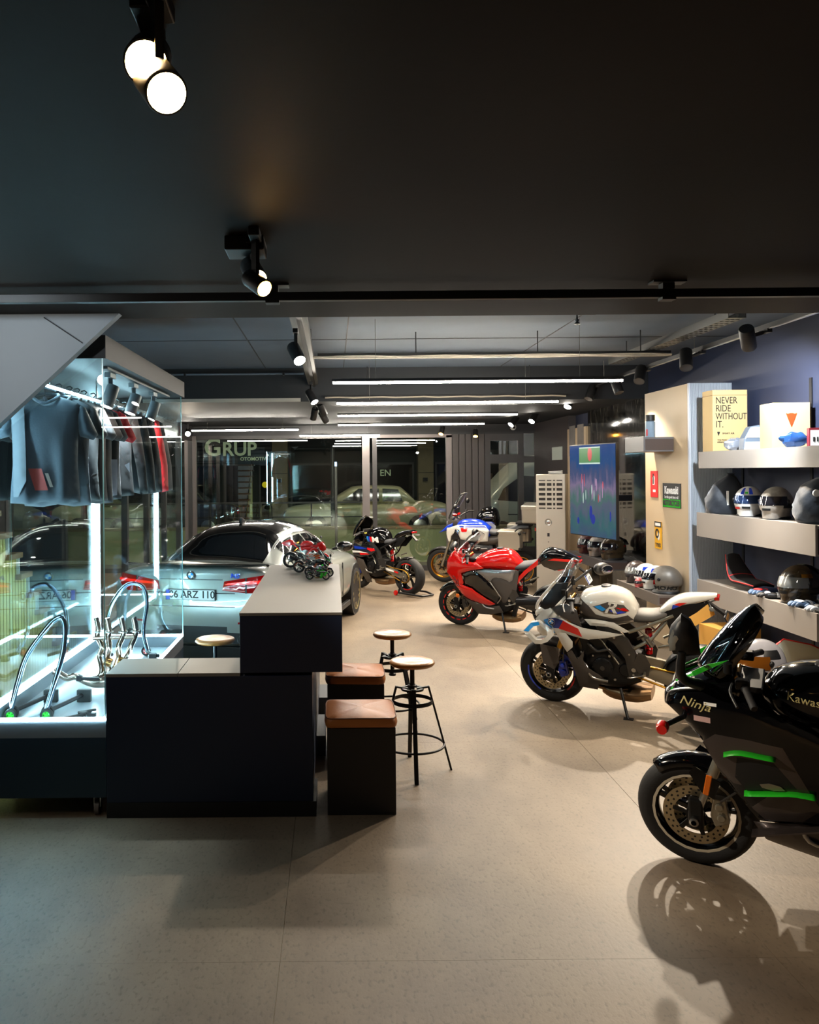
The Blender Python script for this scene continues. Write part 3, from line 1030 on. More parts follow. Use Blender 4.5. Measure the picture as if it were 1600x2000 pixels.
# ---------------------------------------------------------------- hanging clothes
def garment(name, label, X, Y, rz, kind, m_body, m_sleeve=None, extras=(), seed=0, hem=0.72, scale=1.0, cat='shirt', group='clothes on the showcase rail'):
    t = thing(name, label, cat, (X, Y, RZ), rz, group, scale)
    hs = 0.2

    def fold(a, b):
        dz = max(0.0, -b - 0.25)
        return 0.03 * dz * math.sin(a * 26 + seed * 2.1) + 0.012 * math.sin(a * 55 + seed + b * 4) * min(1, dz * 3) + 0.01 * math.sin(b * 11 + a * 9 + seed)

    def sheet(nm, poly, m_, thick=0.05, step=0.03, parent=t, off=0.0, bw=0.09):
        P, F, m0 = fill2d(poly, step)

        def e(p):
            q = min(1.0, edge_d(p, poly) / bw)
            return thick * math.sqrt(max(0, 1 - (1 - q) ** 2)) + 0.004
        fr = [(p[0], -e(p) - off + fold(*p), p[1]) for p in P]
        bk_ = [(p[0], e(p) + fold(*p), p[1]) for p in P]
        k = len(P)
        E = {}
        for f in F:
            for i in range(len(f)):
                E[(f[i], f[(i + 1) % len(f)])] = 1
        fs = list(F) + [tuple(reversed([i + k for i in f])) for f in F]
        fs += [(b, a, a + k, b + k) for (a, b) in E if (b, a) not in E]
        return mk(nm, MB().add(fr + bk_, fs), m_, parent, smooth=70)
    w = 0.235
    bodyp = [(-0.085, -0.05), (-0.05, -0.085), (0, -0.1), (0.05, -0.085), (0.085, -0.05), (0.15, -0.07), (w - 0.01, -0.11), (w - 0.03, -0.3), (w - 0.035, -0.5), (w - 0.02, -hem), (0.1, -hem - 0.01), (0, -hem + 0.008), (-0.1, -hem - 0.01), (-w + 0.02, -hem), (-w + 0.035, -0.5), (-w + 0.03, -0.3), (-w + 0.01, -0.11), (-0.15, -0.07)]
    sheet('body', bodyp, m_body, 0.045)
    for s_ in (-1, 1):
        if kind == 'tee':
            sl = [(0.2 * s_, -0.09), (0.25 * s_, -0.12), (0.33 * s_, -0.3), (0.30 * s_, -0.335), (0.215 * s_, -0.31), (0.195 * s_, -0.2)]
        else:
            sl = [(0.19 * s_, -0.085), (0.245 * s_, -0.115), (0.285 * s_, -0.3), (0.315 * s_, -0.5), (0.325 * s_, -0.72), (0.265 * s_, -0.735), (0.24 * s_, -0.52), (0.2 * s_, -0.3)]
        if s_ < 0:
            sl = sl[::-1]
        sheet('sleeve', sl, m_sleeve or m_body, 0.045, 0.028)
    # collar and hanger
    mk('collar', MB().tube(crs([(-0.085, 0.0, -0.045), (-0.06, -0.05, -0.075), (0, -0.065, -0.1), (0.06, -0.05, -0.075), (0.085, 0.0, -0.045), (0.06, 0.04, -0.035), (0, 0.05, -0.03), (-0.06, 0.04, -0.035), (-0.085, 0, -0.045)], 3), 0.011 if kind == 'tee' else 0.018, 8), m_body, t, smooth=60)
    mk('hanger', MB().tube([(-0.19, 0, -0.1), (0, 0, -0.045), (0, 0, -0.02), (-0.002, 0, 0.0), (0.02, 0, 0.018), (0.03, 0, 0.034), (0.015, 0, 0.046), (-0.01, 0, 0.04)], 0.005, 6), M_black, t, smooth=60)
    for (nm, poly, m_) in extras:
        P, F, m0 = fill2d(poly, 0.03)

        def ee(p):
            q = min(1.0, edge_d(p, bodyp) / 0.09) if inside(p, bodyp) else 0.6
            return 0.055 * math.sqrt(max(0, 1 - (1 - q) ** 2)) + 0.008
        mk(nm, MB().add([(p[0], -ee(p) + fold(*p), p[1]) for p in P], F), m_, t, smooth=70)
    return t


C_slate = mat('slate_blue_cloth', (54, 66, 78), 0.7, sheen=0.3, var=0.1, bump=0.1, bscale=90)
C_grey = mat('mid_grey_cloth', (92, 98, 106), 0.8, sheen=0.3)
C_dk = mat('charcoal_cloth', (36, 38, 42), 0.75, sheen=0.3, bump=0.1, bscale=90)
C_blk = mat('black_cloth', (18, 19, 22), 0.7, sheen=0.2, bump=0.1, bscale=80)
C_brn = mat('brown_grey_cloth', (54, 50, 50), 0.8, sheen=0.2)
C_red = mat('red_cloth', (205, 20, 30), 0.65)
C_lg = mat('pale_grey_cloth', (165, 168, 180), 0.75)
C_yel = mat('yellow_patch', (215, 205, 30), 0.6)
garment('t_shirt', 'slate blue t-shirt with red chest print hanging foremost in the showcase', -1.9, 5.42, R(14), 'tee', C_slate, C_slate,
        [('print', [(-0.1, -0.52), (-0.02, -0.52), (0.02, -0.66), (-0.06, -0.66)], mat('faded_red_print', (150, 66, 62), 0.8)), ('print', [(0.0, -0.55), (0.02, -0.55), (0.05, -0.64), (0.03, -0.64)], M_wprint),
         ('side_panel', [(-0.2, -0.14), (-0.12, -0.12), (-0.11, -0.6), (-0.16, -0.7), (-0.19, -0.7)], C_grey)], 1, hem=0.74, scale=1.02)
garment('t_shirt', 'pale grey long t-shirt right behind the slate blue one', -1.87, 5.58, R(10), 'tee', C_grey, C_dk, (), 2, hem=0.78)
garment('shirt', 'charcoal shirt third from the front of the rail', -1.85, 5.74, R(6), 'tee', C_dk, C_dk, (), 3, hem=0.75)
garment('shirt', 'brown-grey shirt in the middle of the dark clothes', -1.84, 5.88, R(8), 'tee', C_brn, C_brn, (), 4, hem=0.76)
garment('shirt', 'black shirt just before the red-sleeved jersey', -1.84, 6.04, R(5), 'tee', C_blk, C_dk, (), 5, hem=0.78)
garment('jersey', 'black jersey with bright red sleeves and pale grey side panel', -1.83, 6.24, R(6), 'tee', C_blk, C_red,
        [('side_panel', [(0.12, -0.46), (0.19, -0.46), (0.19, -0.73), (0.12, -0.74)], C_lg), ('shoulder_stripe', [(0.12, -0.07), (0.215, -0.105), (0.2, -0.3), (0.17, -0.3)], C_red)], 6, hem=0.76, cat='jersey')
garment('jacket', 'black riding jacket with small yellow chest patch', -1.80, 6.5, R(4), 'jacket', C_blk, C_blk,
        [('patch', [(0.1, -0.24), (0.15, -0.24), (0.13, -0.3)], C_yel), ('patch', [(0.155, -0.5), (0.19, -0.48), (0.19, -0.56)], C_grey)], 7, hem=0.74, cat='jacket')
garment('jacket', 'plain black riding jacket behind the yellow-patched one', -1.79, 6.76, R(4), 'jacket', C_dk, C_blk, [('patch', [(0.12, -0.26), (0.15, -0.27), (0.15, -0.285), (0.12, -0.28)], C_lg)], 8, hem=0.72, cat='jacket')
garment('jacket', 'black riding jacket third from the back of the rail', -1.78, 6.98, R(3), 'jacket', C_blk, C_blk, (), 9, hem=0.72, cat='jacket')
garment('jacket', 'black riding jacket with red sleeves and round white badge', -1.77, 7.2, R(3), 'jacket', C_blk, C_red, [('badge', [(0.19 + 0.025 * math.cos(a * 0.6), -0.42 + 0.03 * math.sin(a * 0.6)) for a in range(10)], C_lg)], 10, hem=0.74, cat='jacket')
garment('jacket', 'dark jacket hanging last at the back of the rail', -1.78, 7.42, R(3), 'jacket', C_dk, C_dk, (), 11, hem=0.72, cat='jacket')


# ---------------------------------------------------------------- paddock stands and exhaust in the showcase
def stand_wheel(x, y, z, r, m_hub, parent):
    w = mk('wheel', MB().lathe([(r * 0.62, -0.014), (r * 0.95, -0.014), (r, -0.008), (r, 0.008), (r * 0.95, 0.014), (r * 0.62, 0.014)], 24, (x, y, z), 'y', closed=True), M_rubber, parent, smooth=40)
    mb = MB().lathe([(0.001, -0.012), (r * 0.2, -0.012), (r * 0.2, 0.012), (0.001, 0.012)], 14, (x, y, z), 'y')
    mb.lathe([(r * 0.52, -0.011), (r * 0.64, -0.011), (r * 0.64, 0.011), (r * 0.52, 0.011)], 24, (x, y, z), 'y', closed=True)
    for k in range(5):
        q = k * 2 * math.pi / 5
        mb.bar((x, y, z), (x + r * 0.56 * math.cos(q), y, z + r * 0.56 * math.sin(q)), 0.012, 0.018, up=(0, 1, 0))
    mk('wheel_hub', mb, m_hub, w)


F0 = 0.506
M_stand = mat('blue_grey_chrome', (120, 140, 158), 0.12, metal=1.0)
ps = thing('paddock_stand', 'chrome paddock stand with green wheels at the showcase front', 'paddock stand', (-2.02, 5.5, F0), 0, 'paddock stands')
loop = crs([(-0.16, 0.0, 0.05), (-0.12, 0.05, 0.26), (-0.07, 0.08, 0.42), (0.04, 0.12, 0.58), (0.1, 0.14, 0.645), (0.145, 0.14, 0.655), (0.17, 0.13, 0.6), (0.172, 0.11, 0.5), (0.165, 0.08, 0.4), (0.11, 0.03, 0.17), (0.08, 0.0, 0.05)], 4)
mk('handle_loop', MB().tube(loop, 0.018, 12), M_stand, ps, smooth=60)
for sx in (-0.16, 0.08):
    mk('foot_arm', MB().tube([(sx, 0.0, 0.05), (sx + 0.06, 0.2, 0.05), (sx + 0.12, 0.42, 0.05)], 0.016, 8), M_dkmetal, ps, smooth=60)
    mk('pad', MB().box(sx + 0.08, sx + 0.18, 0.4, 0.44, 0.0, 0.09), M_black, ps, bevel=0.006)
    for yy in (-0.045, 0.035):
        stand_wheel(sx + (0.0 if yy > 0 else 0.02), yy, 0.043, 0.043, M_green, ps)
ps2 = thing('paddock_stand', 'chrome paddock stand standing at the showcase back', 'paddock stand', (-1.87, 7.35, F0), 0, 'paddock stands')
loop = crs([(-0.2, 0.1, 0.05), (-0.19, 0.12, 0.35), (-0.12, 0.14, 0.52), (-0.02, 0.16, 0.63), (0.08, 0.16, 0.63), (0.14, 0.15, 0.58), (0.165, 0.12, 0.45), (0.145, 0.06, 0.22), (0.2, -0.02, 0.05)], 4)
mk('handle_loop', MB().tube(loop, 0.018, 12), M_stand, ps2, smooth=60)
mk('foot_arm', MB().tube([(0.2, -0.02, 0.05), (0.25, -0.1, 0.045), (0.32, -0.14, 0.04)], 0.016, 8), M_dkmetal, ps2, smooth=60)
mk('foot_arm', MB().tube([(-0.2, 0.1, 0.05), (-0.1, -0.1, 0.045)], 0.016, 8), M_dkmetal, ps2, smooth=60)
mk('pad', MB().box(0.24, 0.3, -0.16, -0.1, 0.0, 0.06), M_black, ps2, bevel=0.006)
stand_wheel(-0.2, 0.08, 0.043, 0.043, M_red, ps2)
stand_wheel(0.17, 0.05, 0.043, 0.043, M_red, ps2)

M_ti = mat('heat_tinted_titanium', (178, 160, 146), 0.22, metal=1.0, var=0.25, scale=9)
M_bronze = mat('bronze_tint', (186, 140, 84), 0.25, metal=1.0, var=0.2, scale=12)
ex = thing('exhaust_header', 'titanium four-pipe exhaust header lying on the showcase floor', 'exhaust', (-1.75, 6.25, F0))
tops = [(-0.08, 0.05), (0.01, 0.03), (0.12, 0.03), (0.21, 0.05)]
ends = [(-0.02, -0.02), (0.02, 0.02), (0.06, 0.02), (0.08, -0.03)]
for i, ((tx, ty), (bx_, by_)) in enumerate(zip(tops, ends)):
    sgn = -1 if i < 2 else 1
    path = crs([(tx, ty, 0.54), (tx + 0.015, ty, 0.46), (tx + 0.01, ty, 0.4), (tx - 0.02 * sgn + (0.03 if i in (0,) else 0), ty - 0.02, 0.32), (tx * 0.6 + bx_ * 0.4, ty, 0.24), (bx_, by_, 0.14), (bx_ - 0.04, by_, 0.08)], 5)
    mk('pipe', MB().tube(path, 0.021, 14), M_ti, ex, smooth=60)
    mk('flange', MB().lathe([(0.02, 0), (0.036, 0), (0.036, 0.008), (0.02, 0.008)], 16, (tx + 0.012, ty, 0.43), closed=True), M_steel, ex)
mk('cross_pipe', MB().tube([(-0.1, 0.03, 0.385), (0.22, 0.03, 0.395)], 0.016, 10), M_ti, ex, smooth=60)
mk('band', MB().tube([(0.0, 0.0, 0.22), (0.05, 0.0, 0.2)], 0.034, 14), M_bronze, ex, smooth=50)
mk('band', MB().tube([(0.11, 0.0, 0.22), (0.15, 0.0, 0.2)], 0.034, 14), M_bronze, ex, smooth=50)
mk('collector', MB().tube(crs([(0.05, 0, 0.1), (0.0, -0.02, 0.075), (-0.08, -0.04, 0.07), (-0.16, -0.05, 0.09)], 4), [0.03, 0.04, 0.046, 0.05, 0.052, 0.052, 0.05, 0.046, 0.042, 0.038, 0.034, 0.03, 0.028], 16), M_ti, ex, smooth=60)
mk('link_pipe', MB().tube(crs([(-0.16, -0.05, 0.09), (-0.22, -0.05, 0.115), (-0.27, -0.06, 0.105), (-0.33, -0.06, 0.14), (-0.37, -0.06, 0.16)], 5), 0.026, 14), M_ti, ex, smooth=60)
mk('sensor', MB().box(-0.17, -0.02, -0.1, -0.08, 0.1, 0.118).box(-0.19, -0.15, -0.105, -0.075, 0.09, 0.13), M_dkmetal, ex, bevel=0.003)
sp = thing('lever_set', 'small black levers lying in the showcase front corner', 'lever set', (-1.72, 5.52, F0))
mk('lever', MB().tube(crs([(-0.1, -0.04, 0.012), (0, 0.02, 0.018), (0.06, 0.06, 0.03)], 4), 0.009, 8), M_black, sp, smooth=60)
mk('lever', MB().tube(crs([(-0.03, 0.06, 0.02), (0.04, 0.1, 0.022), (0.07, 0.13, 0.02)], 4), 0.009, 8), M_black, sp, smooth=60)
mk('bracket', MB().box(-0.02, 0.03, 0.03, 0.08, 0, 0.03).box(0.04, 0.1, 0.02, 0.05, 0, 0.025), M_black, sp, bevel=0.004)
# ---------------------------------------------------------------- wall panels on the right
FX = (R(90), 0, R(-90))       # faces -X
FY = (R(90), 0, 0)            # faces -Y (the viewer)
M_taupe = mat('taupe_laminate', (150, 142, 134), 0.45, var=0.03, scale=3)
M_rib = mat('ribbed_grey', (176, 184, 192), 0.45)
pb = struct('wall_panel_beige', MB().box(4.04, XR, 9.275, 10.58, 0, 3.12), M_beige)
mb = MB()
k = 0
while 4.045 + k * 0.014 < XR - 0.01:
    mb.box(4.045 + k * 0.014, 4.045 + k * 0.014 + 0.009, 9.255, 9.275, 0, 3.12)
    k += 1
rb = mk('ribbed_cladding', mb, M_rib, pb)
rb['kind'] = 'stuff'
mk('edge_trim', MB().box(4.03, 4.045, 9.25, 9.29, 0, 3.12), mat('pale_edge_trim', (190, 196, 205), 0.4), pb)
struct('wall_marble', MB().box(4.4, XR, 10.58, 14.1, 0, ZS), M_marble)
struct('wall_panel_far', MB().box(4.36, XR, 14.1, 15.2, 0, 2.9), M_beige)
struct('wall_panel_dark', MB().box(4.38, XR, 15.2, YF, 0, ZS), mat('dark_taupe', (62, 56, 56), 0.5))
# upright seams on the navy wall
wr = bpy.data.objects['wall_right']
for yy in (6.3, 7.7, 9.0):
    mk('wall_upright', MB().box(XR - 0.012, XR, yy, yy + 0.04, 0, 3.0), mat('black_upright', (14, 14, 18), 0.5), wr)


def shelf(label, y0, y1, z0, z1, x0=4.02, x1=None, m_=None, group='wall shelves'):
    x1 = XR if x1 is None else x1
    t = thing('wall_shelf', label, 'shelf', (x0, y0, z0), 0, group)
    L, D, Hh = y1 - y0, x1 - x0, z1 - z0
    mk('fascia', MB().box(0, 0.02, 0, L, 0, Hh), m_ or M_taupe, t, bevel=0.001)
    mk('board', MB().box(0.02, D - 0.002, 0, L, Hh - 0.03, Hh - 0.008), m_ or M_taupe, t)
    mk('underside', MB().box(0.02, D - 0.002, 0.0, L, 0, 0.015), m_ or M_taupe, t)
    mk('end_panel', MB().box(0.02, D - 0.002, 0, 0.02, 0.015, Hh - 0.03), mat('brown_end', (70, 54, 46), 0.5), t)
    mk('end_panel', MB().box(0.02, D - 0.002, L - 0.02, L, 0.015, Hh - 0.03), m_ or M_taupe, t)
    return t


shelf('top taupe wall shelf carrying the cardboard boxes', 6.1, 9.0, 2.155, 2.335)
shelf('middle taupe wall shelf carrying bags and the white helmet', 6.83, 9.06, 1.41, 1.672)
shelf('lowest taupe wall shelf carrying gloves and the black-gold helmet', 6.82, 9.06, 0.70, 0.935)
M_dkshelf = mat('dark_shelf', (66, 64, 66), 0.5)
shelf('low bench shelf holding the grey open-face helmet below the posters', 9.3, 10.65, 0.6, 0.72, 3.68, 4.038, mat('bench_taupe', (104, 96, 90), 0.45), None)
shelf('small high shelf with a bottle on the beige panel', 9.69, 10.3, 2.36, 2.54, 3.68, 4.038, mat('high_shelf_grey', (96, 94, 96), 0.45), None)
shelf('low shelf holding dark helmets under the television', 11.6, 13.2, 0.72, 0.86, 3.8, 4.398, M_dkshelf, None)


# ---------------------------------------------------------------- helmets
def helmet(label, loc, rz, shell, visor=True, vis_m=None, stripes=(), openface=False, scale=1.0, group='helmets on the shelves', spoiler=False, tilt=0.0):
    t = thing('helmet', label, 'helmet', loc, rz, group, scale)
    if tilt:
        t.rotation_euler = (0, tilt, rz)

    def P(az, el, off=0.0):
        a, b, c = 0.158 + off, 0.126 + off, 0.142 + off
        x = a * math.cos(el) * math.cos(az)
        y = b * math.cos(el) * math.sin(az)
        z = c * math.sin(el)
        f = max(0, math.cos(az))
        if el < 0.25:
            k_ = min(1, (0.25 - el) / 0.9)
            if not openface:
                x += 0.045 * f * f * k_
            x -= (0.0 if math.cos(az) > 0 else 0.02 * k_)
        if el < -0.5:
            sc_ = math.cos(-0.5) * 0.93
            q = (el + 0.5) / (-0.55)
            x = (a * sc_ * math.cos(az) + (0.045 * f * f * 0.85 if not openface else 0)) * (1 - 0.06 * q)
            y = b * sc_ * math.sin(az) * (1 - 0.06 * q)
            z = c * math.sin(-0.5) - 0.07 * q
        return (x, y, z + 0.14)
    N = 40
    els = [math.pi / 2 * (1 - 2 * i / 24) for i in range(24)]
    els = [e for e in els if e > -1.05] + [-1.05]
    mb = MB()
    rows = []
    for e in els:
        rows.append([P(2 * math.pi * j / N, e) for j in range(N)])
    n = N
    vs_ = [p for r in rows for p in r]
    fs = []
    for i in range(len(rows) - 1):
        for j in range(n):
            az = 2 * math.pi * (j + 0.5) / n
            az = az - 2 * math.pi if az > math.pi else az
            em = (els[i] + els[i + 1]) / 2
            if openface and abs(az) < 1.0 and em < 0.5:
                continue
            fs.append((i * n + j, i * n + (j + 1) % n, (i + 1) * n + (j + 1) % n, (i + 1) * n + j))
    mb.add(vs_, fs)
    mk('shell', mb, shell, t, smooth=60)
    mk('lining', MB().lathe([(0.001, 0.05), (0.08, 0.045), (0.112, 0.02), (0.118, 0.008)], 30).xf(Matrix.Diagonal((1.18, 0.93, 1, 1))), M_black, t, smooth=60)

    def patch(nm, a0, a1, e0, e1, m_, off, n1=12, n2=6):
        rows_ = [[P(a0 + (a1 - a0) * i / n1, e0 + (e1 - e0) * j / n2, off) for i in range(n1 + 1)] for j in range(n2 + 1)]
        return mk(nm, MB().grid(rows_), m_, t, smooth=60)
    if visor and not openface:
        patch('visor', -1.25, 1.25, -0.12, 0.42, vis_m or M_blackgloss, 0.004, 20, 6)
        patch('chin_vent', -0.3, 0.3, -0.45, -0.3, M_black, 0.003)
        for s_ in (-1, 1):
            mk('visor_pivot', MB().ell(P(1.3 * s_, 0.12, 0.002), (0.018, 0.012, 0.018), 12, 8), M_black, t, smooth=60)
    if openface:
        mk('edge_trim', MB().tube([P(1.0 + (2 * math.pi - 2.0) * i / 30, -1.04, 0.001) for i in range(31)], 0.006, 6), M_black, t, smooth=60)
        mk('side_button', MB().ell(P(1.25, 0.05, 0.0), (0.018, 0.008, 0.018), 14, 8), M_dkmetal, t, smooth=60)
        mk('side_button', MB().ell(P(-1.25, 0.05, 0.0), (0.018, 0.008, 0.018), 14, 8), M_dkmetal, t, smooth=60)
    else:
        mk('neck_trim', MB().tube([P(2 * math.pi * i / 40, -1.05, 0.0) for i in range(40)], 0.006, 6, closed=True), M_black, t, smooth=60)
    if spoiler:
        mk('spoiler', MB().loft([superring(-0.05, 0.255, 0.285, 0.07, 12), superring(-0.14, 0.2, 0.25, 0.075, 12), superring(-0.19, 0.17, 0.19, 0.05, 12)]), M_blackgloss, t, smooth=60)
    for (a0, a1, e0, e1, m_) in stripes:
        patch('graphic', a0, a1, e0, e1, m_, 0.0022)
    t['_'] = 0
    del t['_']
    return t, P


M_mattegrey = mat('matte_grey_shell', (118, 112, 104), 0.42, metal=0.35)
M_camo = mat('silver_camo_shell', (150, 142, 132), 0.35, var=0.6, scale=22, coat=0.4)
M_goldblk = mat('black_gold_shell', (58, 46, 30), 0.25, var=0.8, scale=14, coat=0.6)
M_visor = mat('smoke_visor', (24, 22, 26), 0.06, coat=1.0)
M_visorblue = mat('blue_visor', (60, 80, 120), 0.08, metal=0.6)
M_visorclear = mat('pale_visor', (150, 150, 145), 0.08, metal=0.5)
hA, PA = helmet('matte grey open-face helmet with black lettering on the bench shelf', (3.86, 9.52, 0.714), R(150), M_mattegrey, openface=True, scale=1.12)
# lettering wrapped round the rim
tm = text_mesh('MOMO', 0.055, sx=1.45, bold=0.002)
az0, e0 = 1.7, -0.6
tm.v = [PA(az0 + x_ / 0.135, e0 + y_ / 0.13, 0.002 + z_) for (x_, y_, z_) in tm.v]
mk('lettering', tm, M_print, hA)
helmet('white helmet with red and blue panels beside the grey open-face one', (3.87, 9.84, 0.714), R(195), M_white, vis_m=M_visor, stripes=[(0.9, 1.5, -0.5, 0.1, M_red), (1.5, 2.1, -0.1, 0.35, M_wprint), (0.6, 1.3, 0.5, 0.9, M_blue), (1.7, 2.4, 0.55, 1.0, M_blue), (1.5, 2.0, -0.9, -0.5, M_red)], scale=1.0)
helmet('white helmet with purple-blue swirls third along the bench shelf', (3.88, 10.16, 0.714), R(205), M_white, vis_m=M_visor, stripes=[(0.5, 1.2, 0.45, 0.8, M_blue), (1.2, 1.9, 0.1, 0.4, M_blue), (2.0, 2.6, 0.5, 0.8, M_rprint)], scale=0.97)
helmet('tiny red-white toy helmet standing before the bench shelf row', (3.725, 9.99, 0.714), R(215), mat('red_white_speckle', (190, 90, 90), 0.3, var=0.5, scale=30), vis_m=M_visor, scale=0.4)
helmet('dark helmet with clear visor at the far end of the bench shelf', (3.87, 10.47, 0.714), R(210), mat('dark_brown_shell', (58, 48, 48), 0.3, coat=0.6), vis_m=M_visorclear, scale=0.97)
helmet('black helmet with gold trim nearest on the shelf under the television', (4.05, 11.85, 0.853), R(200), M_goldblk, vis_m=M_visor, spoiler=True, stripes=[(2.0, 2.8, 0.1, 0.25, M_red)], scale=1.2)
helmet('black and white helmet in the middle under the television', (4.0, 12.3, 0.853), R(205), M_camo, vis_m=M_visor, scale=1.15)
helmet('black helmet with red dots farthest under the television', (3.98, 12.75, 0.853), R(205), mat('black_red_shell', (70, 30, 32), 0.3, var=0.6, scale=16, coat=0.5), vis_m=M_visor, scale=1.15)
helmet('white helmet with blue visor on the middle wall shelf', (4.24, 8.35, 1.664), R(235), M_white, vis_m=M_visorblue, stripes=[(-0.12, 0.12, 0.55, 0.7, M_green), (-0.5, -0.2, 0.5, 1.1, M_blue), (0.2, 0.5, 0.5, 1.1, M_blue), (-1.2, -0.5, -0.5, -0.35, M_rprint)], scale=1.08)
helmet('silver camouflage helmet between white helmet and dark backpack', (4.25, 7.85, 1.664), R(215), M_camo, vis_m=M_visor, scale=1.1, stripes=[(1.0, 1.6, -0.3, 0.0, M_black)])
helmet('large black and gold helmet on the lowest wall shelf', (4.24, 7.45, 0.927), R(200), M_goldblk, vis_m=M_visorclear, spoiler=True, scale=1.22, stripes=[(0.9, 1.5, 0.4, 0.62, M_gold), (1.4, 2.2, -0.5, -0.4, M_black), (1.2, 2.4, -0.2, -0.1, M_black)])
hb = tag(mk('display_plinth', MB().box(2.88, 3.36, 5.76, 6.24, 0, 0.56), M_black, bevel=0.004), 'low black plinth behind the black sport bike', 'plinth')
helmet('grey-white helmet standing behind the windscreen of the black sport bike', (3.12, 6.0, 0.562), R(200), mat('grey_white_shell', (150, 150, 158), 0.25, coat=0.6), vis_m=mat('amber_visor', (120, 70, 20), 0.1, metal=0.4), scale=1.2, stripes=[(1.0, 1.8, 0.3, 0.7, M_black)])


# ---------------------------------------------------------------- shelf goods
def soft_bag(name, label, loc, rz, stations, m_, cat, seed=0, group=None):
    t = thing(name, label, cat, loc, rz, group)
    st = crs(stations, 4)
    rings = []
    for (z, cx, hw, hd, p) in st:
        ring = []
        for j in range(32):
            q = 2 * math.pi * j / 32
            c, s_ = math.cos(q), math.sin(q)
            w = 1 + 0.05 * math.sin(q * 5 + z * 30 + seed) + 0.03 * math.sin(q * 9 - z * 50 + seed * 2)
            ring.append((cx + hw * w * math.copysign(abs(c) ** (2 / p), c), hd * w * math.copysign(abs(s_) ** (2 / p), s_), z))
        rings.append(ring)
    mk('body', MB().loft(rings), m_, t, smooth=65)
    return t


M_bag = mat('blue_black_nylon', (28, 36, 46), 0.6, sheen=0.3, bump=0.2, bscale=30)
b1 = soft_bag('helmet_bag', 'dark drawstring helmet bag at the far end of the middle shelf', (4.2, 8.78, 1.664), R(-10), [(0, 0, 0.15, 0.12, 3), (0.03, 0, 0.185, 0.14, 2.6), (0.16, 0, 0.185, 0.14, 2.4), (0.3, 0.02, 0.14, 0.1, 2.3), (0.38, 0.05, 0.08, 0.06, 2.2), (0.42, 0.06, 0.035, 0.035, 2), (0.44, 0.06, 0.05, 0.045, 2)], M_bag, 'bag', 1)
mk('print', MB().box(-0.02, 0.0, -0.15, -0.135, 0.1, 0.25), M_wprint, b1)
mk('drawstring', MB().tube(crs([(0.04, -0.05, 0.42), (0.1, -0.1, 0.36), (0.13, -0.12, 0.2), (0.12, -0.12, 0.08)], 4), 0.006, 6), M_black, b1, smooth=60)
b2 = soft_bag('backpack', 'dark blue-black backpack at the near end of the middle shelf', (4.24, 7.12, 1.664), R(-8), [(0, 0, 0.16, 0.13, 3), (0.04, 0, 0.2, 0.16, 2.8), (0.2, 0, 0.2, 0.16, 2.6), (0.33, 0.01, 0.15, 0.12, 2.4), (0.4, 0.02, 0.05, 0.05, 2)], M_bag, 'backpack', 3)
mk('badge', MB().cyl((-0.1, -0.172, 0.27), (-0.1, -0.15, 0.27), 0.03, n=16), M_wprint, b2)
mk('strap', MB().tube(crs([(0.08, -0.12, 0.36), (0.14, -0.17, 0.25), (0.13, -0.18, 0.1), (0.08, -0.17, 0.03)], 4), 0.014, 8), mat('strap_grey', (120, 128, 134), 0.6), b2, smooth=60)

M_card = mat('kraft_cardboard', (205, 176, 122), 0.75, var=0.06, scale=5)
M_cardside = mat('kraft_cardboard_side', (150, 112, 76), 0.8, var=0.06, scale=5)


def devil(mbx, s=1.0):
    """arrow-shaped horned emblem in the xz plane, centred"""
    pts = [(-0.5, 0.45), (-0.32, 0.36), (-0.12, 0.43), (0.12, 0.43), (0.32, 0.36), (0.5, 0.45), (0.36, 0.02), (0.12, -0.6), (0.0, -0.9), (-0.12, -0.6), (-0.36, 0.02)]
    return [(x_ * s, z_ * s) for x_, z_ in pts]


def emblem(parent, loc, s, m_, face='y', name='emblem'):
    P = devil(None, s)
    mb = MB()
    V2, F2, _ = fill2d(P, s * 0.3)
    eye = [[(-0.2 * s, 0.12 * s), (-0.05 * s, 0.05 * s), (-0.02 * s, -0.25 * s)], [(0.2 * s, 0.12 * s), (0.02 * s, -0.25 * s), (0.05 * s, 0.05 * s)]]
    if face == 'y':
        mb.add([(loc[0] + a, loc[1], loc[2] + b) for a, b in V2], F2)
    else:
        mb.add([(loc[0], loc[1] - a, loc[2] + b) for a, b in V2], F2)
    return mk(name, mb, m_, parent)


cb1 = thing('cardboard_box', 'tall kraft cardboard box printed NEVER RIDE WITHOUT IT', 'cardboard box', (4.235, 8.72, 2.329))
mk('carton', MB().box(-0.185, 0.185, 0, 0.24, 0, 0.66), M_card, cb1, bevel=0.003)
mk('lid_flap', MB().box(-0.187, 0.187, -0.002, 0.242, 0.6, 0.605), M_cardside, cb1)
for i, ln in enumerate(('NEVER', 'RIDE', 'WITHOUT', 'IT.')):
    mk('lettering', text_mesh(ln, 0.1, align='LEFT', sx=0.78 if ln != 'WITHOUT' else 0.7).xf(Matrix.Translation((-0.155, -0.004, 0.545 - i * 0.085)) @ Matrix.Rotation(R(90), 4, 'X')), M_print, cb1)
emblem(cb1, (-0.125, -0.004, 0.2), 0.035, M_print)
mk('lettering', text_mesh('SMART AIR', 0.026, align='LEFT').xf(Matrix.Translation((-0.085, -0.004, 0.195)) @ Matrix.Rotation(R(90), 4, 'X')), M_print, cb1)
mk('lettering', text_mesh('THE MOST VERSATILE\nAIRBAG PROTECTION', 0.022, align='LEFT').xf(Matrix.Translation((-0.14, -0.004, 0.115)) @ Matrix.Rotation(R(90), 4, 'X')), M_print, cb1)
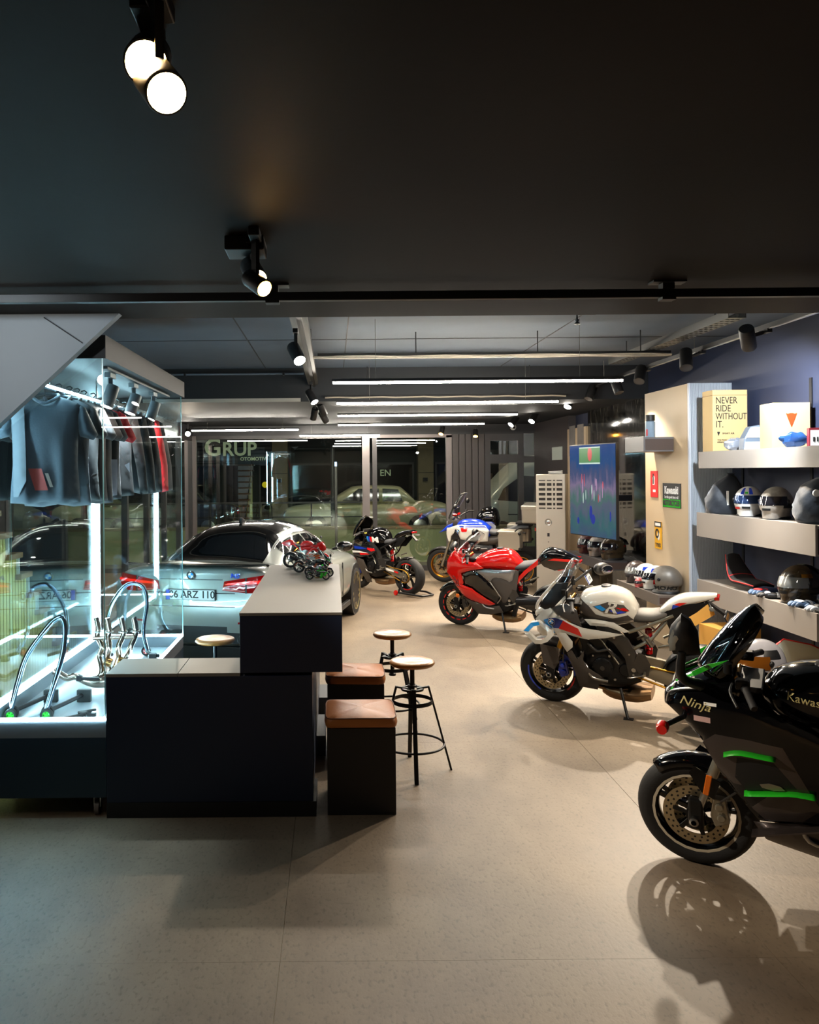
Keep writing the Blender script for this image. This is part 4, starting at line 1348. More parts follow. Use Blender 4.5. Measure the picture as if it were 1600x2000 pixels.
cb2 = thing('cardboard_box', 'kraft cardboard box with red horned emblem on the top shelf', 'cardboard box', (4.27, 7.62, 2.329), R(-4))
mk('carton', MB().box(-0.17, 0.17, 0, 0.26, 0, 0.43), M_card, cb2, bevel=0.003)
mk('side_tape', MB().box(0.168, 0.172, 0.02, 0.24, 0.0, 0.42), M_cardside, cb2)
emblem(cb2, (0.0, -0.004, 0.29), 0.1, mat('orange_red_print', (214, 62, 20), 0.5))
dv = thing('goggle_case', 'grey moulded wedge-shaped case between the cardboard boxes', 'case', (4.2, 8.1, 2.329), R(-6))
mk('shell', MB().prism([(-0.13, 0), (0.13, 0), (0.13, 0.22), (0.02, 0.25), (-0.06, 0.235), (-0.12, 0.12)], 0, 0.14), mat('blue_grey_plastic', (96, 108, 122), 0.4), dv, bevel=0.015)
mk('window', MB().prism([(-0.1, 0.125), (0.05, 0.125), (0.09, 0.225), (-0.02, 0.232), (-0.06, 0.222)], -0.006, 0.002), mat('pale_plastic', (190, 192, 192), 0.4), dv, bevel=0.002)
mk('tray', MB().prism([(-0.125, 0.005), (0.07, 0.005), (0.03, 0.085), (-0.115, 0.085)], -0.006, 0.002), mat('pale_plastic'), dv, bevel=0.002)


def crumple(name, label, loc, size, m_, seed, cat, rz=0):
    t = thing(name, label, cat, loc, rz)
    mb = MB().ell((0, 0, size[2]), size, 24, 14)
    for i, p in enumerate(mb.v):
        n_ = noise.noise(V((p[0] * 26 + seed, p[1] * 26, p[2] * 26)))
        f = 1 + 0.22 * n_
        mb.v[i] = (p[0] * f, p[1] * f, max(0, size[2] + (p[2] - size[2]) * f))
    mk('pouch', mb, m_, t, smooth=25)
    return t


crumple('plastic_pouch', 'crumpled silver plastic pouch before the tall cardboard box', (4.14, 8.42, 2.328), (0.11, 0.06, 0.07), mat('silver_foil', (205, 212, 225), 0.22, metal=0.7), 1, 'pouch')
crumple('plastic_pouch', 'crumpled blue plastic pouch before the emblem box', (4.16, 7.38, 2.328), (0.12, 0.06, 0.075), mat('blue_foil', (50, 90, 150), 0.2, metal=0.4, coat=0.5), 5, 'pouch')
rbx = thing('product_box', 'small tilted red and white product box at the shelf end', 'box', (4.2, 7.12, 2.329), R(-15))
mk('carton', MB().box(-0.05, 0.09, 0, 0.07, 0, 0.17), mat('dark_red_card', (120, 28, 36), 0.5), rbx, bevel=0.002)
mk('label_panel', MB().box(-0.04, 0.07, -0.003, 0, 0.015, 0.15), M_wprint, rbx)
mk('barcode', MB().box(-0.02, -0.005, -0.005, -0.003, 0.05, 0.09).box(0.01, 0.02, -0.005, -0.003, 0.05, 0.09).box(0.035, 0.05, -0.005, -0.003, 0.1, 0.13), M_print, rbx)

# seat pad with red edges, gloves
st_ = thing('racing_seat_pad', 'black racing seat pad with red piping on the lowest shelf', 'seat pad', (4.2, 8.35, 0.927), R(8))
P_ = [[(-0.16 + 0.0 * i, -0.22 + 0.055 * i, 0) for i in range(9)]]
rows = []
for i in range(15):
    v_ = i / 14
    zz = 0.05 + 0.02 * math.sin(v_ * 3) + (0.26 * max(0, (v_ - 0.6) / 0.4) ** 1.5)
    hw = 0.11 + 0.03 * math.sin(v_ * math.pi) - 0.05 * max(0, v_ - 0.75) * 3
    rows.append([(hw * (-1 + 2 * j / 8), -0.28 + 0.5 * v_, zz + 0.02 * (1 - (-1 + 2 * j / 8) ** 2)) for j in range(9)])
mk('pad', MB().grid(rows), mat('black_grip', (26, 26, 28), 0.75, bump=0.4, bscale=70), st_, smooth=60, solid=0.03)
for j in (0, 8):
    mk('piping', MB().tube([(r[j][0], r[j][1], r[j][2] + 0.012) for r in rows], 0.007, 6), M_rprint, st_, smooth=60)
mk('cross_band', MB().tube([(p[0], p[1], p[2] + 0.014) for p in rows[10]], 0.008, 6), M_rprint, st_, smooth=60)
mk('front_pad', MB().loft([superring(-0.12, 0.0, 0.05, 0.08, 16), superring(0, 0.0, 0.07, 0.12, 16), superring(0.12, 0.0, 0.05, 0.08, 16)]).xf(Matrix.Translation((-0.02, -0.36, 0))), mat('navy_fabric', (40, 52, 84), 0.6), st_, smooth=60)


def glove(label, loc, rz, m_, m2, flip=1):
    t = thing('riding_glove', label, 'glove', loc, rz, 'riding gloves on the lowest shelf')
    mk('palm', MB().loft([superring(-0.1, 0.0, 0.05, 0.055, 16), superring(-0.05, 0.0, 0.052, 0.045, 16), superring(0.0, 0.0, 0.055, 0.055, 16), superring(0.04, 0.004, 0.05, 0.052, 16)]), m_, t, smooth=60)
    for i, (yy, L) in enumerate([(-0.04, 0.065), (-0.014, 0.085), (0.013, 0.08), (0.038, 0.06)]):
        mk('finger', MB().tube(crs([(0.03, yy, 0.028), (0.03 + L * 0.5, yy * 1.1, 0.036), (0.03 + L, yy * 1.15, 0.014)], 4), [0.016] * 6 + [0.015, 0.013, 0.008], 10), m_, t, smooth=60)
    mk('thumb', MB().tube(crs([(-0.03, 0.045 * flip, 0.025), (0.0, 0.075 * flip, 0.022), (0.035, 0.082 * flip, 0.015)], 4), [0.017] * 6 + [0.015, 0.013, 0.009], 10), m_, t, smooth=60)
    mk('knuckle_guard', MB().loft([superring(0.0, 0.045, 0.062, 0.04, 12), superring(0.025, 0.042, 0.066, 0.045, 12), superring(0.045, 0.04, 0.055, 0.038, 12)]), m2, t, smooth=60)
    mk('cuff_strap', MB().loft([superring(-0.075, 0.002, 0.058, 0.054, 16), superring(-0.055, 0.002, 0.058, 0.05, 16)]), m2, t, smooth=60)


G1 = mat('blue_grey_leather', (86, 110, 140), 0.55, var=0.4, scale=20)
G2 = mat('white_leather', (200, 205, 212), 0.5)
G3 = mat('black_leather', (34, 34, 36), 0.5)
glove('blue-grey glove lying beside the racing seat pad', (4.12, 7.92, 0.929), R(200), G1, M_rprint)
glove('black and white glove before the black-gold helmet', (4.1, 7.7, 0.929), R(160), G3, G2, -1)
glove('blue glove with pale knuckles at the near shelf end', (4.11, 7.2, 0.929), R(190), G1, G2)
glove('white and black striped glove at the very end of the lowest shelf', (4.12, 6.94, 0.929), R(170), G2, G3, -1)

# goods on the floor below the shelves
pr = thing('back_protector', 'pale grey back protector with red horned emblem standing on the floor', 'protector', (4.22, 7.45, 0), R(-14))
op = [(-0.24, 0.0), (0.24, 0.0), (0.26, 0.35), (0.2, 0.5), (0.08, 0.56), (-0.14, 0.6), (-0.24, 0.5)]
panel('plate', op, lambda a, b: 0.05 * (1 - (a / 0.3) ** 2) + 0.08 * b, mat('pale_sage_plastic', (190, 194, 182), 0.5), pr, 0.06, 0.03, 0.02, 0.06, side=-1)
mk('red_edge', MB().tube([(a, -0.05 * (1 - (a / 0.3) ** 2) - 0.08 * b + 0.01, b) for a, b in op[2:]], 0.012, 6), M_rprint, pr, smooth=60)
emblem(pr, (0.03, -0.13, 0.38), 0.12, M_rprint)
cbx = thing('cardboard_box', 'brown cardboard box on the floor behind the white bike tail', 'cardboard box', (4.15, 8.6, 0), R(8))
mk('carton', MB().box(-0.22, 0.22, -0.2, 0.2, 0, 0.5), mat('ochre_cardboard', (206, 152, 66), 0.75), cbx, bevel=0.003)
mk('flap', MB().bar((-0.2, 0.2, 0.5), (-0.26, 0.22, 0.62), 0.38, 0.005, up=(0, 1, 0)), mat('ochre_cardboard'), cbx)
emblem(cbx, (0.05, -0.204, 0.28), 0.07, mat('orange_red_print'))
cby = thing('cardboard_box', 'open cardboard box on the floor right under the lowest shelf', 'cardboard box', (4.26, 6.75, 0), R(-6))
mk('carton', MB().box(-0.22, 0.22, -0.24, 0.24, 0, 0.4), M_card, cby, bevel=0.003)
mk('flap', MB().bar((-0.22, 0.0, 0.4), (-0.38, 0.0, 0.46), 0.46, 0.005, up=(0, 0, 1)), M_card, cby)

# ---------------------------------------------------------------- posters and signs on the beige panel


def board(name, label, cat, y0, y1, z0, z1, m_):
    t = thing(name, label, cat, (4.038, (y0 + y1) / 2, (z0 + z1) / 2))
    mk('plate', MB().box(-0.008, 0.0, -(y1 - y0) / 2, (y1 - y0) / 2, -(z1 - z0) / 2, (z1 - z0) / 2), m_, t)
    return t


def lett(t, txt, size, y, z, m_, x=-0.0085, **k):
    return mk('lettering', text_mesh(txt, size, **k).xf(Matrix.Translation((x, y, z)) @ Matrix.Rotation(R(-90), 4, 'Z') @ Matrix.Rotation(R(90), 4, 'X')), m_, t)


s1 = board('wall_sign', 'black and green lettered motorcycle sign on the beige panel', 'sign', 9.5, 10.01, 1.69, 1.98, M_print)
mk('green_band', MB().box(-0.0095, -0.008, -0.25, 0.25, -0.14, -0.045), M_green, s1)
lett(s1, 'Kawasaki', 0.125, 0, 0.06, M_wprint, bold=0.004, sx=0.85)
lett(s1, 'Let the good times roll', 0.05, 0, -0.02, M_wprint, sx=0.85)
lett(s1, 'MOTORCYCLES', 0.085, 0, -0.092, M_print, x=-0.0105, bold=0.004, sx=0.78)
s2 = board('wall_sign', 'narrow red sign with white pictogram on the beige panel', 'sign', 10.17, 10.39, 1.8, 2.13, M_rprint)
mk('pictogram', MB().lathe([(0.001, 0), (0.035, 0), (0.035, 0.002), (0.001, 0.002)], 20, (-0.01, 0.01, 0.07), 'x').box(-0.01, -0.008, -0.02, 0.04, -0.01, 0.05).box(-0.01, -0.008, -0.05, 0.03, -0.1, -0.07), M_wprint, s2)
mk('pictogram_mark', MB().box(-0.012, -0.0105, 0.0, 0.03, 0.0, 0.13), M_print, s2)
s3 = board('wall_sign', 'yellow tyre poster with black heading low on the beige panel', 'poster', 10.06, 10.27, 1.165, 1.5, mat('yellow_print', (225, 165, 20), 0.5))
mk('heading_band', MB().box(-0.0095, -0.008, -0.105, 0.105, 0.1, 0.168), M_print, s3)
mk('heading_panel', MB().box(-0.0105, -0.0095, -0.08, 0.08, 0.115, 0.15), M_wprint, s3)
mk('tyre_mark', MB().lathe([(0.035, 0), (0.06, 0), (0.06, -0.003), (0.035, -0.003)], 24, (-0.009, 0.02, 0.02), 'x', closed=True), M_print, s3)
mk('figure_mark', MB().ell((-0.009, -0.02, -0.01), (0.003, 0.035, 0.055), 14, 8), M_wprint, s3)
lett(s3, 'TYRES', 0.065, 0, -0.125, M_print, bold=0.002, sx=0.9)

bt = thing('spray_bottle', 'blue-grey bottle with black cap on the small high shelf', 'bottle', (3.85, 9.92, 2.533), R(20))
mk('bottle_body', MB().lathe([(0.001, 0), (0.055, 0), (0.058, 0.01), (0.058, 0.19), (0.04, 0.205)], 24), mat('blue_grey_label', (130, 152, 172), 0.35), bt, smooth=40)
mk('cap', MB().lathe([(0.045, 0.2), (0.055, 0.205), (0.055, 0.275), (0.001, 0.278)], 24), M_black, bt, smooth=40)
mk('label_stripe', MB().box(-0.06, -0.056, -0.02, 0.0, 0.02, 0.1), M_rprint, bt)

# ---------------------------------------------------------------- television


def screen_mat():
    m = bpy.data.materials.new('screen_picture')
    m.use_nodes = True
    nt = m.node_tree
    b = nt.nodes['Principled BSDF']
    b.inputs['Base Color'].default_value = (0.01, 0.01, 0.012, 1)
    b.inputs['Roughness'].default_value = 0.12
    tc = nt.nodes.new('ShaderNodeTexCoord')
    sp_ = nt.nodes.new('ShaderNodeSeparateXYZ')
    nt.links.new(tc.outputs['Object'], sp_.inputs[0])
    mr = nt.nodes.new('ShaderNodeMapRange')
    mr.inputs[1].default_value = 0.0
    mr.inputs[2].default_value = 1.27
    nt.links.new(sp_.outputs['Z'], mr.inputs[0])
    n = nt.nodes.new('ShaderNodeTexNoise')
    n.inputs['Scale'].default_value = 5
    n.inputs['Detail'].default_value = 7
    mp = nt.nodes.new('ShaderNodeMapping')
    mp.inputs['Scale'].default_value = (1.6, 1.6, 0.7)
    nt.links.new(tc.outputs['Object'], mp.inputs[0])
    nt.links.new(mp.outputs[0], n.inputs['Vector'])
    ad = nt.nodes.new('ShaderNodeMath')
    ad.operation = 'MULTIPLY_ADD'
    ad.inputs[1].default_value = 0.5
    nt.links.new(n.outputs['Fac'], ad.inputs[0])
    sb_ = nt.nodes.new('ShaderNodeMath')
    sb_.operation = 'SUBTRACT'
    sb_.inputs[1].default_value = 0.25
    nt.links.new(mr.outputs[0], sb_.inputs[0])
    nt.links.new(sb_.outputs[0], ad.inputs[2])
    rp = nt.nodes.new('ShaderNodeValToRGB')
    cr = rp.color_ramp
    cr.elements[0].position = 0.0
    cr.elements[0].color = S((60, 90, 120))
    cr.elements[1].position = 1.0
    cr.elements[1].color = S((20, 70, 140))
    for pos, c in ((0.15, (60, 110, 115)), (0.3, (96, 104, 128)), (0.42, (84, 122, 116)), (0.55, (140, 124, 156)), (0.68, (78, 90, 130)), (0.82, (40, 84, 140))):
        e = cr.elements.new(pos)
        e.color = S(c)
    nt.links.new(ad.outputs[0], rp.inputs[0])
    nt.links.new(rp.outputs[0], b.inputs['Emission Color'])
    b.inputs['Emission Strength'].default_value = 0.16
    return m


ang = math.atan2(12.1 - 10.85, 3.5 - 3.75)
tv = thing('television', 'large wall television showing a blurred blue street race', 'television', (3.75, 10.85, 1.22), ang)
Ltv = math.hypot(1.25, 0.25)
mk('case', MB().box(0, Ltv, -0.045, -0.004, -0.012, 1.29), M_black, tv, bevel=0.004)
mk('screen', MB().box(0.012, Ltv - 0.012, -0.004, 0.001, 0.0, 1.278), screen_mat(), tv)
mk('wall_arm', MB().box(0.3, 0.9, -0.42, -0.045, 0.5, 0.58), M_dkmetal, tv)
M_scrg = mat('screen_green', (10, 10, 10), 0.3, emit=(40, 130, 60), estr=0.2)
M_scrr = mat('screen_red', (10, 10, 10), 0.3, emit=(220, 60, 70), estr=0.2)
M_scrb = mat('screen_blue', (10, 10, 10), 0.3, emit=(40, 60, 170), estr=0.15)
M_scrw = mat('screen_white', (10, 10, 10), 0.3, emit=(200, 225, 215), estr=0.2)
mk('picture_banner', MB().box(0.4, 0.98, 0.001, 0.002, 1.02, 1.25), M_scrg, tv)
mk('picture_banner_line', MB().box(0.4, 0.98, 0.002, 0.0025, 1.01, 1.03).box(0.4, 0.98, 0.002, 0.0025, 1.235, 1.25), M_scrw, tv)
mk('picture_sign', MB().ell((0.68, 0.002, 1.15), (0.06, 0.001, 0.1), 14, 8), M_scrr, tv)
M_scrp = mat('screen_pink', (10, 10, 10), 0.3, emit=(190, 150, 190), estr=0.16)
rng = random.Random(4)
for k in range(16):
    a, b = rng.uniform(0.3, 0.95), rng.uniform(0.5, 0.85)
    hh, w_ = rng.uniform(0.03, 0.11), rng.uniform(0.006, 0.016)
    mk('picture_figure', MB().ell((a, 0.002, b), (w_, 0.001, hh), 10, 6), (M_scrr, M_scrp, M_scrw, M_scrp)[k % 4], tv)
for (a, b, w_, hh) in ((0.66, 0.33, 0.04, 0.1), (0.6, 0.24, 0.06, 0.07), (1.02, 0.2, 0.03, 0.05), (0.14, 0.3, 0.02, 0.07)):
    mk('picture_rider', MB().ell((a, 0.002, b), (w_, 0.001, hh), 12, 8), M_scrb, tv)

# ---------------------------------------------------------------- tower air conditioner
ac = thing('air_conditioner', 'tall white tower air conditioner with louvred outlet', 'air conditioner', (3.84, 14.35, 0), R(-24))
M_acw = mat('cream_white_plastic', (214, 206, 192), 0.4)
mk('cabinet', MB().box(-0.25, 0.25, -0.17, 0.17, 0.03, 2.08), M_acw, ac, bevel=0.015)
mk('foot', MB().box(-0.26, 0.26, -0.19, 0.19, 0, 0.03), M_acw, ac, bevel=0.01)
mk('outlet_recess', MB().box(-0.2, 0.2, -0.172, -0.15, 1.48, 1.98), mat('dark_recess', (40, 34, 28), 0.6), ac)
for k in range(6):
    mk('louvre', MB().box(-0.2, 0.2, -0.185, -0.165, 1.5 + k * 0.085, 1.5 + k * 0.085 + 0.04), M_acw, ac, bevel=0.004)
for xx in (-0.085, 0.02, 0.08):
    mk('louvre_bar', MB().box(xx, xx + 0.025, -0.182, -0.17, 1.48, 1.98), M_acw, ac)
mk('emblem', MB().lathe([(0.045, 0), (0.055, -0.004), (0.06, 0)], 24, (-0.04, -0.172, 1.25), 'y').ell((-0.04, -0.172, 1.25), (0.035, 0.004, 0.035), 16, 8), M_steel, ac, smooth=40)
mk('display', MB().box(-0.06, -0.02, -0.172, -0.17, 1.0, 1.06).box(-0.05, -0.03, -0.172, -0.17, 0.9, 0.91), M_dkmetal, ac)
mk('cable_coil', MB().tube([(0.06 + 0.12 * math.cos(i * 0.5), 0.05 * math.sin(i * 0.5), 2.085 + 0.002 * i) for i in range(26)], 0.007, 6), M_wprint, ac, smooth=60)
# white notice and small things near the dark wall
tag(mk('wall_notice', MB().box(4.366, 4.378, 15.6, 16.3, 2.35, 2.6), mat('pale_notice', (190, 200, 190), 0.5)), 'pale blank notice plate on the dark wall above the air conditioner', 'notice')
ps_ = thing('wall_poster', 'pair of narrow grey posters high on the far beige panel', 'poster', (4.35, 14.6, 2.2))
mk('sheet', MB().box(0, 0.008, -0.4, -0.05, 0.2, 0.75), mat('grey_poster', (120, 116, 112), 0.4, var=0.4, scale=6), ps_)
mk('sheet', MB().box(0, 0.008, 0.1, 0.45, 0.2, 0.75), mat('grey_poster'), ps_)
mk('red_stripe', MB().box(-0.002, 0.0, -0.4, -0.05, 0.2, 0.27), M_rprint, ps_)
# ---------------------------------------------------------------- motorcycles
# local frame of a bike: x forward, y to its left, z up
M_engine = mat('engine_black', (30, 30, 31), 0.38, metal=0.5)
M_engine2 = mat('engine_grey', (84, 82, 80), 0.35, metal=0.8)
M_alufr = mat('satin_aluminium', (172, 166, 150), 0.3, metal=0.85)
M_disc = mat('brake_disc', (188, 174, 144), 0.3, metal=0.9)
M_seat = mat('seat_vinyl', (96, 92, 88), 0.6, bump=0.1, bscale=80)
M_seatdk = mat('dark_seat_vinyl', (70, 72, 76), 0.6, bump=0.1, bscale=80)
M_graph = mat('graphite_panel', (76, 70, 66), 0.42)
M_orange = mat('orange_lens', (226, 110, 20), 0.25, coat=0.6)
M_redlens = mat('red_lens', (170, 8, 10), 0.12, coat=1.0)
M_clear = glassmat('clear_screen', (0.82, 0.83, 0.84), 1.5, 1.6)
M_smoke = glassmat('smoke_screen', (0.10, 0.10, 0.10), 1.5, 1.8)
M_chaingold = mat('gold_chain', (190, 140, 50), 0.35, metal=1.0)
M_bikewhite = mat('bike_white', (222, 218, 208), 0.18, coat=1.0)
M_bikeblack = mat('bike_black', (7, 7, 9), 0.1, coat=0.35, spec=0.35)
M_sage = mat('silver_fairing', (150, 152, 156), 0.22, metal=0.7, coat=0.6)
M_exh = mat('exhaust_bronze', (150, 118, 84), 0.32, metal=0.9, var=0.3, scale=8)


def mwheel(parent, name, x, Rr, w, m_rim, nsp=5, ndisc=2, disc_r=0.16, stripe=None, hubw=0.05, y_disc=0.062, sprocket=False, wire=False):
    rr = Rr * 0.70
    prof = [(rr, -w * 0.40), (Rr * 0.80, -w * 0.49), (Rr * 0.90, -w * 0.46), (Rr * 0.965, -w * 0.30), (Rr * 0.995, -w * 0.1), (Rr, 0), (Rr * 0.995, w * 0.1), (Rr * 0.965, w * 0.30), (Rr * 0.90, w * 0.46), (Rr * 0.80, w * 0.49), (rr, w * 0.40)]
    o = (x, 0, Rr)
    t = mk(name, MB().lathe(prof, 56, o, 'y'), M_rubber, parent, smooth=60)
    mb = MB().lathe([(rr + 0.006, -w * 0.41), (rr - 0.01, -w * 0.40), (rr - 0.02, -w * 0.2), (rr - 0.022, 0), (rr - 0.02, w * 0.2), (rr - 0.01, w * 0.40), (rr + 0.006, w * 0.41)], 56, o, 'y')
    mk('rim', mb, m_rim, t, smooth=50)
    mb = MB().lathe([(0.001, -hubw), (0.035, -hubw), (0.045, 0), (0.035, hubw), (0.001, hubw)], 20, o, 'y')
    if wire:
        for k in range(32):
            q = k * 2 * math.pi / 32
            s_ = 1 if k % 2 else -1
            q2 = q + 0.35 * (1 if (k // 2) % 2 else -1)
            mb.cyl((x + 0.035 * math.cos(q), s_ * hubw * 0.8, Rr + 0.035 * math.sin(q)), (x + rr * math.cos(q2), 0, Rr + rr * math.sin(q2)), 0.0025, n=5)
    else:
        for k in range(nsp):
            q = k * 2 * math.pi / nsp + 0.3
            d = V((math.cos(q), 0, math.sin(q)))
            p = V(o)
            mb.bar(p + d * 0.03, p + d * (rr - 0.015), 0.036, 0.03, up=(0, 1, 0), w1=0.024, h1=0.022)
            q2 = q + 0.22
            mb.bar(p + d * 0.07, p + V((math.cos(q2), 0, math.sin(q2))) * (rr - 0.015), 0.02, 0.02, up=(0, 1, 0))
    mk('spokes', mb, m_rim, t, smooth=35)
    for s_ in ((1, -1) if ndisc == 2 else (1,)):
        yy = s_ * y_disc
        mb = MB()
        n = 72
        rad = [disc_r * 0.66, disc_r * 0.74, disc_r * 0.80, disc_r * 0.86, disc_r * 0.92, disc_r]
        for side in (-0.0025, 0.0025):
            vs_ = []
            for j in range(n):
                a = 2 * math.pi * j / n
                for r_ in rad:
                    vs_.append((x + r_ * math.cos(a), yy + side, Rr + r_ * math.sin(a)))
            k = len(rad)
            base = len(mb.v)
            mb.v.extend(vs_)
            for j in range(n):
                for i in range(k - 1):
                    j2 = (j + 1) % n
                    mb.f.append((base + j * k + i, base + j2 * k + i, base + j2 * k + i + 1, base + j * k + i + 1))
                    mb.m.append(1 if ((i == 1 and j % 3 == 0) or (i == 3 and j % 3 == 1)) else 0)
        mk('brake_disc', mb, [M_disc, M_black], t)
        mb = MB()
        for k in range(6):
            q = k * math.pi / 3 + 0.2
            mb.bar((x + 0.03 * math.cos(q), yy, Rr + 0.03 * math.sin(q)), (x + disc_r * 0.7 * math.cos(q), yy, Rr + disc_r * 0.7 * math.sin(q)), 0.022, 0.008, up=(0, 1, 0))
        mb.lathe([(0.03, -0.006), (0.05, -0.006), (0.05, 0.006), (0.03, 0.006)], 20, (x, yy, Rr), 'y', closed=True)
        mk('disc_carrier', mb, M_engine, t)
    if sprocket:
        yy = y_disc
        mb = MB().lathe([(0.05, -0.003), (0.105, -0.003), (0.105, 0.003), (0.05, 0.003)], 40, (x, yy, Rr), 'y', closed=True)
        mk('sprocket', mb, M_steel, t)
    if stripe:
        for (q0, q1, m_) in stripe:
            for s_ in (-1, 1):
                pts = []
                for i in range(13):
                    q = q0 + (q1 - q0) * i / 12
                    pts.append((q, q))
                rows = [[(x + r_ * math.cos(q), s_ * (w * 0.415), Rr + r_ * math.sin(q)) for q, _ in pts] for r_ in (rr - 0.006, rr + 0.008)]
                mk('rim_stripe', MB().grid(rows), m_, t, solid=0.003)
    return t


def both(name, poly, yf, m_, parent, **k):
    a = panel(name, poly, yf, m_, parent, side=1, **k)
    b = panel(name, poly, yf, m_, parent, side=-1, **k)
    return a, b


def wf(x, z):
    """half width of a fairing at (x, z)"""
    w = 0.245
    if x > 0.3:
        w -= 0.15 * ((x - 0.3) / 0.55) ** 1.6
    if x < 0.0:
        w -= 0.08 * min(1, (-x / 0.35)) ** 1.3
    if z < 0.6:
        w -= 0.11 * ((0.6 - z) / 0.4) ** 1.4
    if z > 0.9:
        w -= 0.13 * ((z - 0.9) / 0.25) ** 1.5
    return max(w, 0.05)


def roundel(parent, x, z, y, s):
    for sd in (1, -1):
        mb = MB()
        mb.lathe([(0.001, 0), (s, 0), (s, 0.003), (0.001, 0.003)], 24, (x, sd * y, z), 'y')
        mk('emblem', mb, M_black, parent)
        mb = MB()
        for k in range(4):
            mb.cur = k % 2
            pts = [(x, sd * (y + 0.0045) + (0 if sd > 0 else 0), z)] + [(x + s * 0.62 * math.cos(math.pi / 2 * k + a * math.pi / 12), sd * (y + 0.0045), z + s * 0.62 * math.sin(math.pi / 2 * k + a * math.pi / 12)) for a in range(7)]
            mb.add(pts, [tuple(range(8))])
        mk('emblem_quarters', mb, [M_wprint, M_cyan], parent)
        mk('emblem_ring', MB().lathe([(s * 0.93, 0), (s, 0.004), (s * 0.93, 0.006)], 24, (x, sd * (y + 0.002), z), 'y'), M_wprint, parent)


def text_side(parent, txt, size, x, z, yf, m_, sx=1.0, shear=0.0, ang=0.0, off=0.004, sides=(1, -1), bold=0.0):
    for sd in sides:
        tm = text_mesh(txt, size, sx=sx, shear=shear, bold=bold)
        out = []
        for (a, b, c) in tm.v:
            # seen from the left side the forward direction runs to the left
            a2 = a * math.cos(ang) - b * math.sin(ang)
            b2 = a * math.sin(ang) + b * math.cos(ang)
            px, pz = x - sd * a2, z + b2
            out.append((px, sd * (yf(px, pz) + off + c), pz))
        tm.v = out
        mk('lettering', tm, m_, parent)


